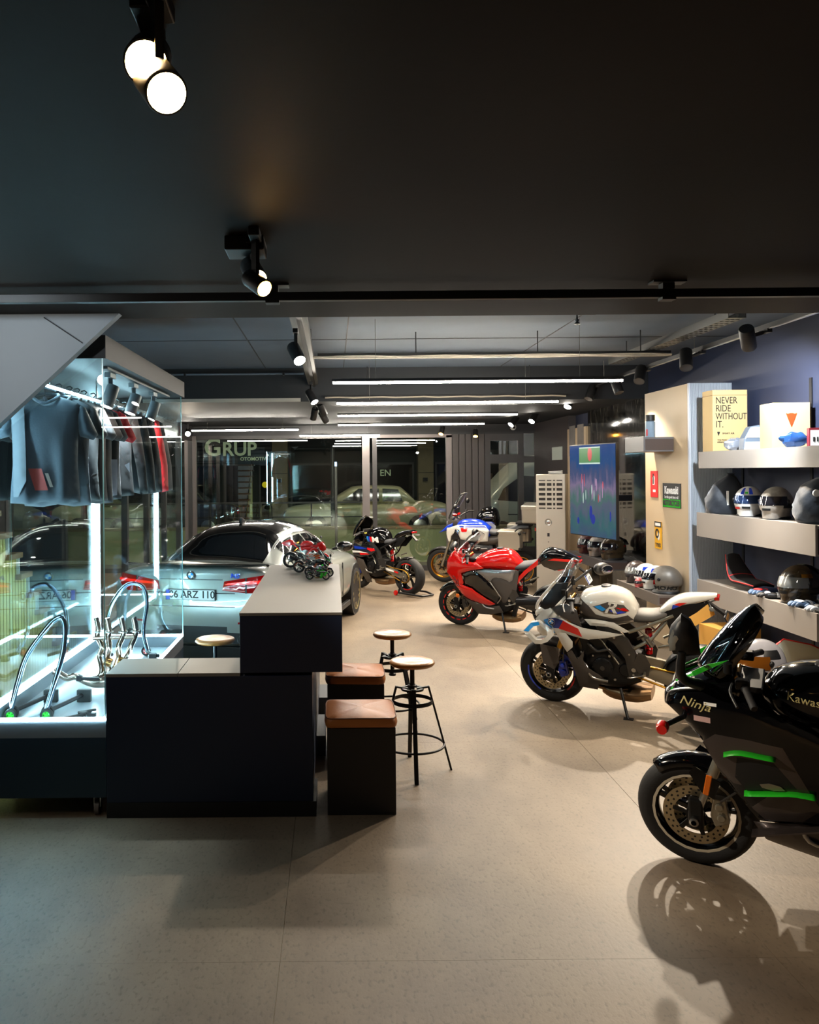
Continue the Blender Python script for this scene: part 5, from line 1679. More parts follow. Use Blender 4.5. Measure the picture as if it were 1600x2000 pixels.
def sportbike(label, loc, heading, lean, cfg, name='sport_motorcycle', scale=1.0):
    t = thing(name, label, 'motorcycle', loc, heading, cfg.get('group'), scale)
    t.rotation_euler = (-lean, 0, heading)
    fx, rx = cfg['fx'], cfg['rx']
    RF, RRr = 0.305, 0.32
    paint, paint2 = cfg['paint'], cfg['paint2']
    mwheel(t, 'front_wheel', fx, RF, 0.125, cfg['rim'], cfg.get('nsp', 5), 2, 0.165, cfg.get('fstripe'))
    mwheel(t, 'rear_wheel', rx, RRr, 0.195, cfg['rim'], cfg.get('nsp', 5), 1, 0.11, cfg.get('rstripe'), hubw=0.08, y_disc=0.1, sprocket=True)
    # steering head position
    hx, hz = fx - 0.275, cfg.get('hz', 0.93)
    for s_ in (-1, 1):
        y = 0.105 * s_
        low = V((fx - 0.0, y, RF))
        top = V((hx + 0.0, y, hz + 0.06))
        d = (top - low).normalized()
        mk('fork_leg', MB().cyl(low + d * 0.02, low + d * 0.34, 0.02, n=14), M_steel, t, smooth=50)
        mk('fork_tube', MB().cyl(low + d * 0.28, top, 0.029, n=16), cfg['fork'], t, smooth=50)
        mk('fork_foot', MB().box(fx - 0.045, fx + 0.03, y - 0.022, y + 0.022, RF - 0.05, RF + 0.12), M_engine, t, bevel=0.012)
        cal = MB().prism([(fx - 0.17, RF + 0.0), (fx - 0.1, RF - 0.03), (fx - 0.075, RF + 0.03), (fx - 0.09, RF + 0.13), (fx - 0.15, RF + 0.13)], y - 0.055 * s_, y - 0.005 * s_)
        cal.cyl((fx - 0.13, y - 0.0 * s_, RF + 0.03), (fx - 0.13, y + 0.012 * s_, RF + 0.03), 0.022, n=12)
        cal.cyl((fx - 0.12, y - 0.0 * s_, RF + 0.09), (fx - 0.12, y + 0.012 * s_, RF + 0.09), 0.022, n=12)
        mk('brake_caliper', cal, cfg['caliper'], t, bevel=0.006)
        mk('axle_cap', MB().lathe([(0.008, 0), (0.022, 0.0), (0.024, 0.02 * s_), (0.014, 0.025 * s_)], 16, (fx, y + 0.022 * s_, RF), 'y'), M_steel, t, smooth=40)
    # front mudguard
    rows = []
    for i in range(15):
        q = R(cfg.get('fender0', 62)) + R(160 - cfg.get('fender0', 62)) * i / 14
        w_ = 0.07 - 0.012 * abs(i - 7) / 7
        rows.append([(fx + (RF + 0.018 + (0.012 if abs(j) < 3 else 0) - 0.05 * (abs(j) / 4) ** 3) * math.cos(q), w_ * j / 4 * 1.12, RF + (RF + 0.018 - 0.05 * (abs(j) / 4) ** 3) * math.sin(q)) for j in range(-4, 5)])
    mk('front_mudguard', MB().grid(rows), cfg['fender'], t, smooth=60, solid=0.004)
    for s_ in (-1, 1):
        panel('mudguard_stay', cfg.get('stay', [(-0.13, 0.24), (-0.01, 0.31), (0.02, 0.27), (-0.04, 0.17), (-0.1, 0.14)]) and [(fx + a, RF + b) for a, b in cfg.get('stay', [(-0.13, 0.24), (-0.01, 0.31), (0.02, 0.27), (-0.04, 0.17), (-0.1, 0.14)])], lambda a, b: 0.128, cfg['fender'], t, step=0.05, th=0.006, side=s_)
    # triple clamps, bars
    mk('triple_clamp', MB().box(hx - 0.06, hx + 0.05, -0.14, 0.14, hz + 0.04, hz + 0.07).box(hx - 0.02, hx + 0.1, -0.13, 0.13, hz - 0.18, hz - 0.14), M_engine, t, bevel=0.008)
    for s_ in (-1, 1):
        g0, g1 = V((hx + 0.05, 0.12 * s_, hz + 0.13)), V((hx - 0.03, 0.38 * s_, hz + 0.07))
        mk('clip_on_bar', MB().cyl(g0, g1, 0.011, n=10), M_engine2, t, smooth=50)
        gm = g0.lerp(g1, 0.45)
        mk('grip', MB().tube([gm, gm.lerp(g1, 0.05), gm.lerp(g1, 0.1), gm.lerp(g1, 0.95), g1, g1 + (g1 - g0) * 0.04], [0.016, 0.022, 0.017, 0.017, 0.018, 0.014], 12), mat('grip_rubber', (44, 42, 42), 0.7), t, smooth=60)
        mk('lever', MB().tube(crs([g0.lerp(g1, 0.35) + V((0.05, 0, 0)), g0.lerp(g1, 0.6) + V((0.075, 0, -0.005)), g1 + V((0.07, 0, -0.01))], 4), 0.007, 8), M_engine2, t, smooth=60)
        mk('switch_pod', MB().box(-0.03, 0.035, -0.025, 0.025, -0.025, 0.025).xf(Matrix.Translation(g0.lerp(g1, 0.32))), M_black, t, bevel=0.008)
        mk('reservoir', MB().cyl(V(g0.lerp(g1, 0.2)) + V((0.06, 0, 0.03)), V(g0.lerp(g1, 0.2)) + V((0.06, 0, 0.08)), 0.02, n=12), M_engine, t, smooth=50)
    mk('gauge_cluster', MB().box(hx + 0.08, hx + 0.1, -0.1, 0.1, hz + 0.06, hz + 0.17), M_black, t, bevel=0.008)
    mk('steering_damper', MB().cyl((hx + 0.06, -0.09, hz + 0.09), (hx + 0.06, 0.09, hz + 0.09), 0.012, n=10), M_gold, t, smooth=50)
    # engine
    mk('crankcase', body([(0.34, 0.42, 0.62, 0.10, 3), (0.3, 0.28, 0.68, 0.155, 3.4), (0.15, 0.24, 0.66, 0.175, 3.6), (0.0, 0.25, 0.6, 0.165, 3.6), (-0.14, 0.3, 0.56, 0.12, 3.2)], 24, 3), M_engine, t, smooth=40)
    mk('cylinder_head', MB().bar((0.22, 0, 0.56), (0.3, 0, 0.84), 0.34, 0.2, up=(1, 0, 0)), M_engine, t, bevel=0.015)
    for s_ in (-1, 1):
        mb = MB().lathe([(0.001, 0.0), (0.07, 0.0), (0.088, -0.012), (0.092, -0.04)], 28, (0.0, 0, 0), 'y')
        for k in range(8):
            q = k * math.pi / 4
            mb.cyl((0.082 * math.cos(q), -0.006, 0.082 * math.sin(q)), (0.082 * math.cos(q), 0.003, 0.082 * math.sin(q)), 0.007, n=8)
        if s_ < 0:
            mb.v = [(a, -b, c) for a, b, c in mb.v]
        mb.xf(Matrix.Translation((0.16, 0.205 * s_, 0.45)))
        mk('engine_cover', mb, M_engine, t, smooth=40)
        mk('cover_bolts', MB().lathe([(0.001, 0), (0.02, 0), (0.02, 0.004 * s_), (0.001, 0.004 * s_)], 12, (0.16, 0.207 * s_, 0.45), 'y'), M_engine2, t)
        mb = MB().lathe([(0.001, 0.0), (0.05, 0.0), (0.058, -0.01 * s_), (0.058, -0.04 * s_)], 20, (-0.03, 0.18 * s_, 0.44), 'y')
        mk('sprocket_cover', mb, M_engine, t, smooth=40)
        mk('hose', MB().tube(crs([(0.28, 0.18 * s_, 0.66), (0.2, 0.2 * s_, 0.6), (0.1, 0.19 * s_, 0.62), (0.05, 0.18 * s_, 0.52)], 4), 0.013, 8), M_engine2, t, smooth=60)
        # frame spar
        sp_ = [(0.36, 0.9), (0.3, 0.98), (0.1, 0.86), (-0.06, 0.72), (-0.14, 0.56), (-0.14, 0.4), (-0.06, 0.38), (-0.03, 0.55), (0.06, 0.68), (0.24, 0.8)]
        panel('frame_spar', sp_, lambda a, b: 0.185 - 0.25 * max(0, a - 0.12), cfg['frame'], t, step=0.05, th=0.03, bulge=0.012, bw=0.02, side=s_)
        mk('pivot_bolt', MB().lathe([(0.001, 0.012 * s_), (0.018, 0.012 * s_), (0.022, 0)], 14, (-0.1, 0.19 * s_, 0.46), 'y'), M_steel, t, smooth=40)
        # swingarm
        arm = [(-0.06, 0.5), (-0.3, 0.46), (rx + 0.06, RRr + 0.06), (rx - 0.05, RRr + 0.045), (rx - 0.06, RRr - 0.03), (rx + 0.08, RRr - 0.035), (-0.3, 0.34), (-0.1, 0.4)]
        panel('swingarm_beam', arm, lambda a, b: 0.1 + 0.05 * min(1, max(0, -a - 0.05) / 0.5), cfg['swing'], t, step=0.05, th=0.035, bulge=0.008, bw=0.02, side=s_)
        mk('axle_nut', MB().lathe([(0.001, 0.014 * s_), (0.02, 0.014 * s_), (0.024, 0)], 6, (rx, 0.158 * s_, RRr), 'y'), M_steel, t)
        for k, (bx0, bz0) in enumerate([(0.33, 0.93), (0.2, 0.83), (0.05, 0.74), (-0.07, 0.6), (-0.1, 0.42), (0.27, 0.7), (0.1, 0.56), (0.24, 0.55), (0.06, 0.35), (0.28, 0.36)]):
            yy = 0.2 - 0.25 * max(0, bx0 - 0.12) if k < 5 else 0.178
            mk('bolt', MB().cyl((bx0, yy * s_, bz0), (bx0, (yy + 0.012) * s_, bz0), 0.008 if k % 2 else 0.011, n=8), M_steel, t, smooth=40)
        mk('brake_line', MB().tube(crs([(0.36, 0.1 * s_, 0.86), (0.48, 0.15 * s_, 0.76), (0.5, 0.14 * s_, 0.6), (fx - 0.13, 0.12 * s_, RF + 0.13)], 4), 0.006, 6), M_engine2, t, smooth=60)
        mk('coolant_pipe', MB().tube(crs([(0.38, 0.15 * s_, 0.5), (0.3, 0.2 * s_, 0.46), (0.25, 0.21 * s_, 0.36), (0.12, 0.19 * s_, 0.33)], 4), 0.012, 8), M_steel, t, smooth=60)
        mk('wiring', MB().tube(crs([(0.26, 0.17 * s_, 0.76), (0.16, 0.2 * s_, 0.7), (0.08, 0.19 * s_, 0.58), (0.02, 0.2 * s_, 0.5)], 4), 0.006, 6), M_alufr, t, smooth=60)
        # footpeg and hanger
        panel('heel_plate', [(-0.14, 0.62), (-0.1, 0.52), (-0.16, 0.4), (-0.22, 0.42), (-0.24, 0.52), (-0.2, 0.6)], lambda a, b: 0.2, M_engine2, t, step=0.05, th=0.008, side=s_)
        mk('footpeg', MB().cyl((-0.19, 0.205 * s_, 0.45), (-0.2, 0.29 * s_, 0.455), 0.012, n=10), M_alufr, t, smooth=50)
        mk('gear_lever', MB().tube([(-0.18, 0.225 * s_, 0.43), (-0.08, 0.235 * s_, 0.4), (-0.06, 0.26 * s_, 0.41)], 0.007, 8), M_steel, t, smooth=60)
        # subframe rails
        mk('subframe_rail', MB().tube(crs([(-0.06, 0.15 * s_, 0.78), (-0.25, 0.13 * s_, 0.86), (-0.42, 0.1 * s_, 0.94)], 4), 0.016, 10), cfg.get('subframe', M_engine), t, smooth=60)
        mk('subframe_stay', MB().tube([(-0.08, 0.14 * s_, 0.62), (-0.24, 0.12 * s_, 0.72), (-0.36, 0.1 * s_, 0.88)], 0.014, 10), cfg.get('subframe', M_engine), t, smooth=60)
        mk('subframe_brace', MB().tube([(-0.14, 0.14 * s_, 0.81), (-0.24, 0.12 * s_, 0.72)], 0.01, 8), cfg.get('subframe', M_engine), t, smooth=60)
        mk('pillion_peg', MB().tube([(-0.3, 0.12 * s_, 0.66), (-0.4, 0.17 * s_, 0.7)], 0.012, 8), M_alufr, t, smooth=60)
    mk('radiator', MB().bar((0.4, 0, 0.42), (0.44, 0, 0.8), 0.36, 0.035, up=(1, 0, 0)), M_engine, t)
    mk('chain', MB().tube(crs([(-0.05, 0.12, 0.49), (-0.35, 0.125, 0.455), (rx, 0.125, RRr + 0.105), (rx - 0.105, 0.125, RRr), (rx, 0.125, RRr - 0.105), (-0.35, 0.125, 0.3), (-0.05, 0.12, 0.39)], 5), 0.0095, 6), cfg.get('chain', M_chaingold), t, smooth=60)
    mk('shock_absorber', MB().lathe([(0.03, 0), (0.03, 0.03)] + [(0.034 if i % 2 else 0.024, 0.03 + i * 0.014) for i in range(10)] + [(0.03, 0.18), (0.03, 0.22)], 16, (-0.2, 0.0, 0.55)), M_redlens, t, smooth=30)
    mk('shock_reservoir', MB().cyl((-0.24, 0.1, 0.66), (-0.2, 0.13, 0.74), 0.026, n=14), M_steel, t, smooth=50)
    mk('rear_hugger', MB().grid([[(rx + (RRr + 0.02) * math.cos(R(20 + 80 * i / 10)), 0.1 * j / 3, RRr + (RRr + 0.02 - 0.03 * abs(j / 3) ** 3) * math.sin(R(20 + 80 * i / 10))) for j in range(-3, 4)] for i in range(11)]), M_engine, t, smooth=60, solid=0.004)
    # exhaust: headers, collector, silencer on the right; low box underneath
    for i in range(4):
        y = -0.12 + 0.08 * i
        mk('header_pipe', MB().tube(crs([(0.34, y, 0.72), (0.42, y, 0.6), (0.4, y * 0.9, 0.4), (0.28, y * 0.6, 0.24), (0.12, y * 0.4, 0.2)], 4), 0.019, 10), M_exh, t, smooth=60)
    mk('collector_box', body([(0.2, 0.15, 0.23, 0.06, 3), (0.1, 0.12, 0.24, 0.12, 3), (-0.1, 0.12, 0.24, 0.15, 3), (-0.22, 0.15, 0.25, 0.12, 3)], 20, 3), M_exh, t, smooth=45)
    mk('silencer', MB().tube([(-0.2, -0.16, 0.25), (-0.3, -0.2, 0.32), (-0.32, -0.2, 0.335), (-0.62, -0.22, 0.46), (-0.64, -0.22, 0.465), (-0.64, -0.22, 0.465)], [0.03, 0.035, 0.06, 0.062, 0.05, 0.02], 18), cfg.get('muffler', M_dkmetal), t, smooth=45)
    if cfg.get('left_silencer'):
        mk('silencer', MB().tube([(-0.14, 0.16, 0.25), (-0.2, 0.21, 0.42), (-0.22, 0.21, 0.46), (-0.52, 0.23, 0.5), (-0.56, 0.23, 0.5), (-0.56, 0.23, 0.5)], [0.03, 0.035, 0.06, 0.065, 0.05, 0.02], 18), M_dkmetal, t, smooth=45)
    if lean > 0.02:
        mk('side_stand', MB().tube([(0.02, 0.17, 0.27), (-0.04, 0.26, 0.08), (-0.06, 0.29, 0.03)], 0.013, 8).bar((-0.1, 0.29, 0.05), (-0.02, 0.295, 0.05), 0.05, 0.008), M_black, t, smooth=50)
    # tank, seat, tail
    mk('fuel_tank', body(cfg['tank'], 32, 4), cfg.get('tankpaint', paint), t, smooth=60)
    mk('filler_cap', MB().lathe([(0.001, 0.014), (0.04, 0.012), (0.045, 0)], 20, (cfg['cap'][0], 0, cfg['cap'][1])), M_dkmetal, t, smooth=40)
    mk('seat', body(cfg['seat'], 24, 4), cfg.get('seatmat', M_seat), t, smooth=60)
    mk('tail_cowl', body(cfg['tail'], 24, 4), cfg.get('tailpaint', paint), t, smooth=60)
    tx, tz = cfg['tail'][-1][0], (cfg['tail'][-1][1] + cfg['tail'][-1][2]) / 2
    mk('tail_light', MB().box(tx - 0.02, tx + 0.02, -0.05, 0.05, tz - 0.03, tz), M_redlens, t, bevel=0.006)
    mk('plate_bracket', MB().bar((tx + 0.1, 0, tz - 0.04), (tx - 0.06, 0, tz - 0.16), 0.05, 0.02), M_black, t)
    if cfg.get('plate'):
        pl_ = mk('number_plate', MB().box(-0.1, 0.1, -0.004, 0.004, -0.075, 0.075), cfg['plate'], t)
        pl_.location = (tx - 0.09, 0, tz - 0.22)
        pl_.rotation_euler = (R(-25), 0, R(-90))
        if cfg.get('plate_rows'):
            mb = MB()
            for r_ in range(2):
                for k in range(7):
                    mb.box(-0.09 + k * 0.026, -0.075 + k * 0.026, -0.007, -0.004, -0.055 + r_ * 0.085, -0.03 + r_ * 0.085)
            mk('plate_slots', mb, M_chaingold, pl_)
        else:
            mk('plate_blue_band', MB().box(-0.1, -0.078, -0.0055, -0.004, -0.075, 0.075), M_blue, pl_)
            mk('lettering', text_mesh('06 MV\n110', 0.07).xf(Matrix.Translation((0.01, -0.0055, 0.01)) @ Matrix.Rotation(R(90), 4, 'X')), M_print, pl_)
    for s_ in (-1, 1):
        mk('turn_signal', MB().tube([(tx + 0.06, 0.03 * s_, tz - 0.07), (tx + 0.04, 0.1 * s_, tz - 0.075), (tx + 0.03, 0.15 * s_, tz - 0.075), (tx + 0.03, 0.16 * s_, tz - 0.075)], [0.008, 0.01, 0.02, 0.006], 10), M_visorclear, t, smooth=50)
    # nose, lamps, screen, mirrors
    mk('nose_cowl', body(cfg['nose'], 24, 4), paint, t, smooth=60)
    for s_ in (-1, 1):
        for q, nm in ((0, 'headlight'),):
            pp = cfg['lamp']
            panel(nm, [(pp[0] - 0.09, pp[1] + 0.02), (pp[0], pp[1] - 0.01), (pp[0] + 0.01, pp[1] - 0.05), (pp[0] - 0.07, pp[1] - 0.035)], lambda a, b: wf(a, b) * 0.98 - 0.02, M_visorclear, t, step=0.04, th=0.01, side=s_)
    sc_ = cfg['screen']       # rows of (x, z, halfwidth)
    rows = []
    for (x_, z_, hw) in crs(sc_, 4):
        rows.append([(x_ - 0.12 * (abs(j) / 6) ** 2.2 * (hw / 0.16), hw * j / 6, z_ - 0.05 * (abs(j) / 6) ** 3) for j in range(-6, 7)])
    mk('windscreen', MB().grid(rows), cfg.get('screenmat', M_clear), t, smooth=60, solid=0.003)
    for s_ in (-1, 1):
        m0 = V((hx + 0.22, 0.1 * s_, hz + 0.16))
        if cfg.get('mirrors') == 'far':
            if s_ < 0:
                mk('mirror_stalk', MB().tube(crs([(0.56, -0.12, 1.02), (0.46, -0.26, 1.1), (0.34, -0.35, 1.185)], 4), 0.012, 8), M_black, t, smooth=60)
                mk('mirror_head', MB().ell((0, 0, 0), (0.05, 0.12, 0.06), 20, 12).xf(Matrix.Translation((0.26, -0.41, 1.175)) @ Matrix.Rotation(R(14), 4, 'X') @ Matrix.Rotation(R(-20), 4, 'Z')), M_black, t, smooth=60)
                mk('mirror_glass', MB().ell((0, 0, 0), (0.006, 0.1, 0.045), 20, 10).xf(Matrix.Translation((0.212, -0.41, 1.172)) @ Matrix.Rotation(R(14), 4, 'X') @ Matrix.Rotation(R(-20), 4, 'Z')), M_chrome, t, smooth=60)
        elif cfg.get('mirrors', 'round') == 'round':
            m1 = V((hx + 0.13, 0.36 * s_, hz + 0.3))
            mk('mirror_stalk', MB().tube(crs([m0, m0.lerp(m1, 0.5) + V((0.0, 0, 0.03)), m1], 4), 0.011, 8), M_black, t, smooth=60)
            mk('mirror_head', MB().ell((0, 0, 0), (0.035, 0.1, 0.055), 20, 12).xf(Matrix.Translation(m1 + V((0, 0.05 * s_, 0))) @ Matrix.Rotation(R(-14 * s_), 4, 'X')), M_black, t, smooth=60)
            mk('mirror_glass', MB().ell((0, 0, 0), (0.006, 0.085, 0.042), 20, 10).xf(Matrix.Translation(m1 + V((-0.033, 0.05 * s_, 0))) @ Matrix.Rotation(R(-14 * s_), 4, 'X')), M_chrome, t, smooth=60)
        elif cfg['mirrors'] == 'wing' and s_ > 0:
            m1 = V((hx + 0.27, 0.37 * s_, 1.38))
            mk('mirror_stalk', MB().tube(crs([V((hx + 0.22, 0.2 * s_, 1.1)), V((hx + 0.29, 0.32 * s_, 1.18)), V((hx + 0.28, 0.36 * s_, 1.33))], 4), [0.03, 0.028, 0.026, 0.024, 0.024, 0.023, 0.022, 0.02, 0.02], 10), M_blackmetal, t, smooth=60)
            pp = [(-0.07, -0.06), (0.05, -0.07), (0.075, -0.01), (0.06, 0.07), (0.01, 0.135), (-0.03, 0.11), (-0.06, 0.05)]
            panel('mirror_head', [(m1.x + a, m1.z + b) for a, b in pp], lambda a, b: 0.36, M_blackmetal, t, step=0.04, th=0.03, bulge=0.03, bw=0.04, side=s_)
            panel('mirror_signal', [(m1.x + a, m1.z + b) for a, b in [(0.065, -0.05), (0.07, 0.0), (0.05, 0.06), (0.02, 0.07), (0.0, 0.02), (0.03, -0.04)]], lambda a, b: 0.375, M_visorclear, t, step=0.03, th=0.012, bulge=0.018, bw=0.03, side=s_)
    cfg['extra'](t, cfg)
    return t


# ---- white bike with blue and red graphics
def white_extra(t, c):
    W = M_bikewhite
    up = [(0.66, 0.93), (0.60, 0.955), (0.53, 0.895), (0.42, 0.85), (0.3, 0.815), (0.12, 0.8), (-0.03, 0.785), (0.1, 0.745), (0.265, 0.715), (0.39, 0.73), (0.46, 0.745), (0.54, 0.73), (0.6, 0.70), (0.69, 0.68), (0.74, 0.72), (0.75, 0.83)]
    both('side_fairing', up, wf, W, t, bulge=0.012, bw=0.03)
    both('graphic_blue', [(0.61, 0.865), (0.55, 0.88), (0.47, 0.865), (0.5, 0.79), (0.57, 0.78)], lambda a, b: wf(a, b) + 0.0145, mat('navy_graphic', (24, 44, 120), 0.2, coat=0.8), t, th=0.002)
    both('graphic_red', [(0.475, 0.865), (0.34, 0.81), (0.31, 0.74), (0.4, 0.765), (0.52, 0.785)], lambda a, b: wf(a, b) + 0.015, M_red, t, th=0.002)
    both('graphic_light_blue', [(0.665, 0.84), (0.62, 0.86), (0.56, 0.735), (0.6, 0.735)], lambda a, b: wf(a, b) + 0.015, M_cyan, t, th=0.002)
    roundel(t, 0.585, 0.835, wf(0.585, 0.835) + 0.016, 0.03)
    # winglet loops
    for s_ in (-1, 1):
        loopo = [(0.70, 0.835), (0.76, 0.83), (0.815, 0.77), (0.79, 0.735), (0.71, 0.665), (0.65, 0.665), (0.6, 0.685), (0.56, 0.73), (0.57, 0.775)]
        loopi = [(0.69, 0.80), (0.735, 0.795), (0.765, 0.762), (0.75, 0.745), (0.695, 0.70), (0.655, 0.70), (0.625, 0.715), (0.605, 0.74), (0.62, 0.77)]
        yw = [0.2, 0.235, 0.29, 0.305, 0.315, 0.305, 0.29, 0.265, 0.24]
        co, ci = crs_closed([(a, y_, b) for (a, b), y_ in zip(loopo, yw)], 1), crs_closed([(a, y_, b) for (a, b), y_ in zip(loopi, yw)], 1)
        rings = [[(o_[0], s_ * (o_[1] + 0.022), o_[2]), (o_[0], s_ * (o_[1] - 0.022), o_[2]), (i_[0], s_ * (i_[1] - 0.022), i_[2]), (i_[0], s_ * (i_[1] + 0.022), i_[2])] for o_, i_ in zip(co, ci)]
        rings.append(rings[0])
        mk('winglet', MB().loft(rings, cap=False), W, t, smooth=25)
        mk('winglet_blue', MB().grid([[(o_[0] * (1 - q) + i_[0] * q, s_ * (o_[1] + 0.0235), o_[2] * (1 - q) + i_[2] * q) for q in (0.08, 0.92)] for o_, i_ in zip(co[0:3], ci[0:3])]), M_cyan, t)
    both('fairing_leg', [(0.55, 0.74), (0.46, 0.75), (0.4, 0.68), (0.4, 0.63), (0.455, 0.575), (0.5, 0.64)], lambda a, b: wf(a, b) + 0.006, W, t, bulge=0.01)
    both('lower_fairing', [(0.455, 0.57), (0.41, 0.6), (0.365, 0.52), (0.3, 0.615), (0.315, 0.53), (0.3, 0.46), (0.19, 0.385), (0.13, 0.325), (0.2, 0.28), (0.22, 0.225), (0.38, 0.235), (0.4, 0.38), (0.43, 0.48)], lambda a, b: wf(a, b) + 0.01, M_graph, t, bulge=0.008)
    both('inner_fairing', [(0.6, 0.955), (0.53, 0.9), (0.32, 0.82), (0.36, 0.96), (0.45, 1.0)], lambda a, b: wf(a, b) - 0.02, M_graph, t, th=0.01)
    both('tank_side_panel', [(0.3, 0.88), (0.2, 0.885), (0.05, 0.87), (-0.08, 0.8), (-0.03, 0.79), (0.1, 0.83), (0.25, 0.83)], lambda a, b: 0.2 - 0.2 * max(0, b - 0.85), W, t, bulge=0.012)
    ck = lambda a, b: 0.175 - 0.35 * max(0, b - 1.0) - 0.12 * max(0, a - 0.58)
    both('cockpit_panel', [(0.70, 0.955), (0.66, 1.03), (0.56, 1.165), (0.44, 1.18), (0.47, 1.07), (0.56, 0.97), (0.63, 0.92)], ck, M_black, t, th=0.008, bulge=0.006)
    for s_ in (-1, 1):
        mk('cowl_edge', MB().tube([(a, s_ * (ck(a, b) + 0.002), b) for a, b in crs([(0.73, 0.93), (0.715, 0.985), (0.67, 1.05), (0.56, 1.18)], 4)], 0.014, 8), W, t, smooth=60)
    tk = lambda a, b: tank_y(c['tank'], a, b)
    both('tank_pad', [(0.35, 0.92), (0.345, 1.05), (0.26, 1.0), (0.2, 0.93), (0.06, 0.9), (-0.06, 0.93), (-0.1, 0.88), (0.15, 0.86), (0.3, 0.87)], lambda a, b: tk(a, b) + 0.006, M_graph, t, th=0.006)
    both('graphic_plate', [(0.22, 1.0), (0.1, 1.045), (-0.03, 1.02), (-0.075, 0.965), (0.02, 0.94), (0.13, 0.955)], lambda a, b: tk(a, b) + 0.004, M_graph, t, th=0.003)
    both('graphic_light_blue', [(0.21, 1.0), (0.16, 1.015), (0.11, 0.985), (0.14, 0.965)], lambda a, b: tk(a, b) + 0.006, M_cyan, t, th=0.003)
    both('graphic_blue', [(0.09, 0.975), (0.02, 0.985), (-0.05, 0.955), (0.02, 0.945)], lambda a, b: tk(a, b) + 0.006, M_blue, t, th=0.003)
    both('graphic_red', [(0.03, 1.0), (-0.04, 0.995), (-0.07, 0.965), (-0.02, 0.975)], lambda a, b: tk(a, b) + 0.006, M_red, t, th=0.003)
    text_side(t, 'R', 0.14, 0.08, 0.995, tk, M_bikewhite, sx=1.25, shear=0.3, off=0.008, bold=0.003)
    both('tail_side', [(-0.28, 0.9), (-0.38, 0.99), (-0.48, 1.04), (-0.7, 1.07), (-0.72, 1.09), (-0.6, 0.98), (-0.46, 0.88), (-0.41, 0.76), (-0.36, 0.88)], lambda a, b: 0.1 - 0.06 * max(0, (-a - 0.4)) , M_engine, t, bulge=0.006)
    both('graphic_blue', [(-0.41, 1.0), (-0.47, 1.03), (-0.42, 1.04)], lambda a, b: 0.112, M_blue, t, th=0.002)
    both('graphic_red', [(-0.47, 1.03), (-0.53, 1.065), (-0.47, 1.06), (-0.43, 1.042)], lambda a, b: 0.11, M_red, t, th=0.002)


def tank_y(st, x, z):
    s4 = crs([tuple(list(s_) + [2.3] * (5 - len(s_))) for s_ in st], 6)
    b = min(s4, key=lambda q: abs(q[0] - x))
    zc = (b[1] + b[2]) / 2
    hh = max((b[2] - b[1]) / 2, 0.01)
    u = min(0.98, abs((z - zc) / hh))
    return b[3] * (1 - u ** b[4]) ** (1 / b[4])


white_cfg = dict(fx=0.655, rx=-0.63, paint=M_bikewhite, paint2=M_graph, rim=M_engine, fork=M_gold, caliper=M_blue, fender=M_graph, frame=M_engine2, swing=M_alufr, subframe=M_alufr,
                 tank=[(0.37, 0.9, 1.02, 0.08), (0.33, 0.84, 1.09, 0.15), (0.22, 0.8, 1.125, 0.185), (0.08, 0.8, 1.14, 0.185), (-0.05, 0.82, 1.09, 0.15), (-0.12, 0.84, 0.98, 0.09)], cap=(0.14, 1.135),
                 seat=[(-0.06, 0.84, 0.93, 0.08), (-0.14, 0.84, 0.945, 0.12), (-0.26, 0.86, 0.95, 0.13), (-0.36, 0.9, 0.985, 0.11), (-0.42, 0.93, 1.02, 0.08)],
                 tail=[(-0.3, 0.92, 0.97, 0.07), (-0.38, 0.95, 1.05, 0.105), (-0.48, 1.0, 1.105, 0.105), (-0.62, 1.05, 1.125, 0.08), (-0.75, 1.09, 1.13, 0.045)],
                 nose=[(0.5, 0.86, 1.0, 0.17), (0.6, 0.82, 1.0, 0.16), (0.68, 0.8, 0.97, 0.13), (0.74, 0.8, 0.92, 0.09), (0.78, 0.82, 0.87, 0.04)], lamp=(0.74, 0.87),
                 screen=[(0.72, 0.98, 0.13), (0.64, 1.08, 0.13), (0.55, 1.19, 0.12), (0.47, 1.32, 0.1), (0.42, 1.38, 0.05)], screenmat=M_clear, mirrors='far',
                 fstripe=[(R(120), R(185), M_blue), (R(190), R(230), M_redlens), (R(-60), R(10), M_blue)], rstripe=[(R(90), R(150), M_blue), (R(30), R(80), M_blue), (R(152), R(190), M_red)],
                 plate=mat('dark_plate_backing', (24, 32, 46), 0.4), plate_rows=True, stay=[(-0.1, 0.26), (0.07, 0.28), (0.05, 0.1), (-0.05, 0.05), (-0.09, 0.12)], extra=white_extra)


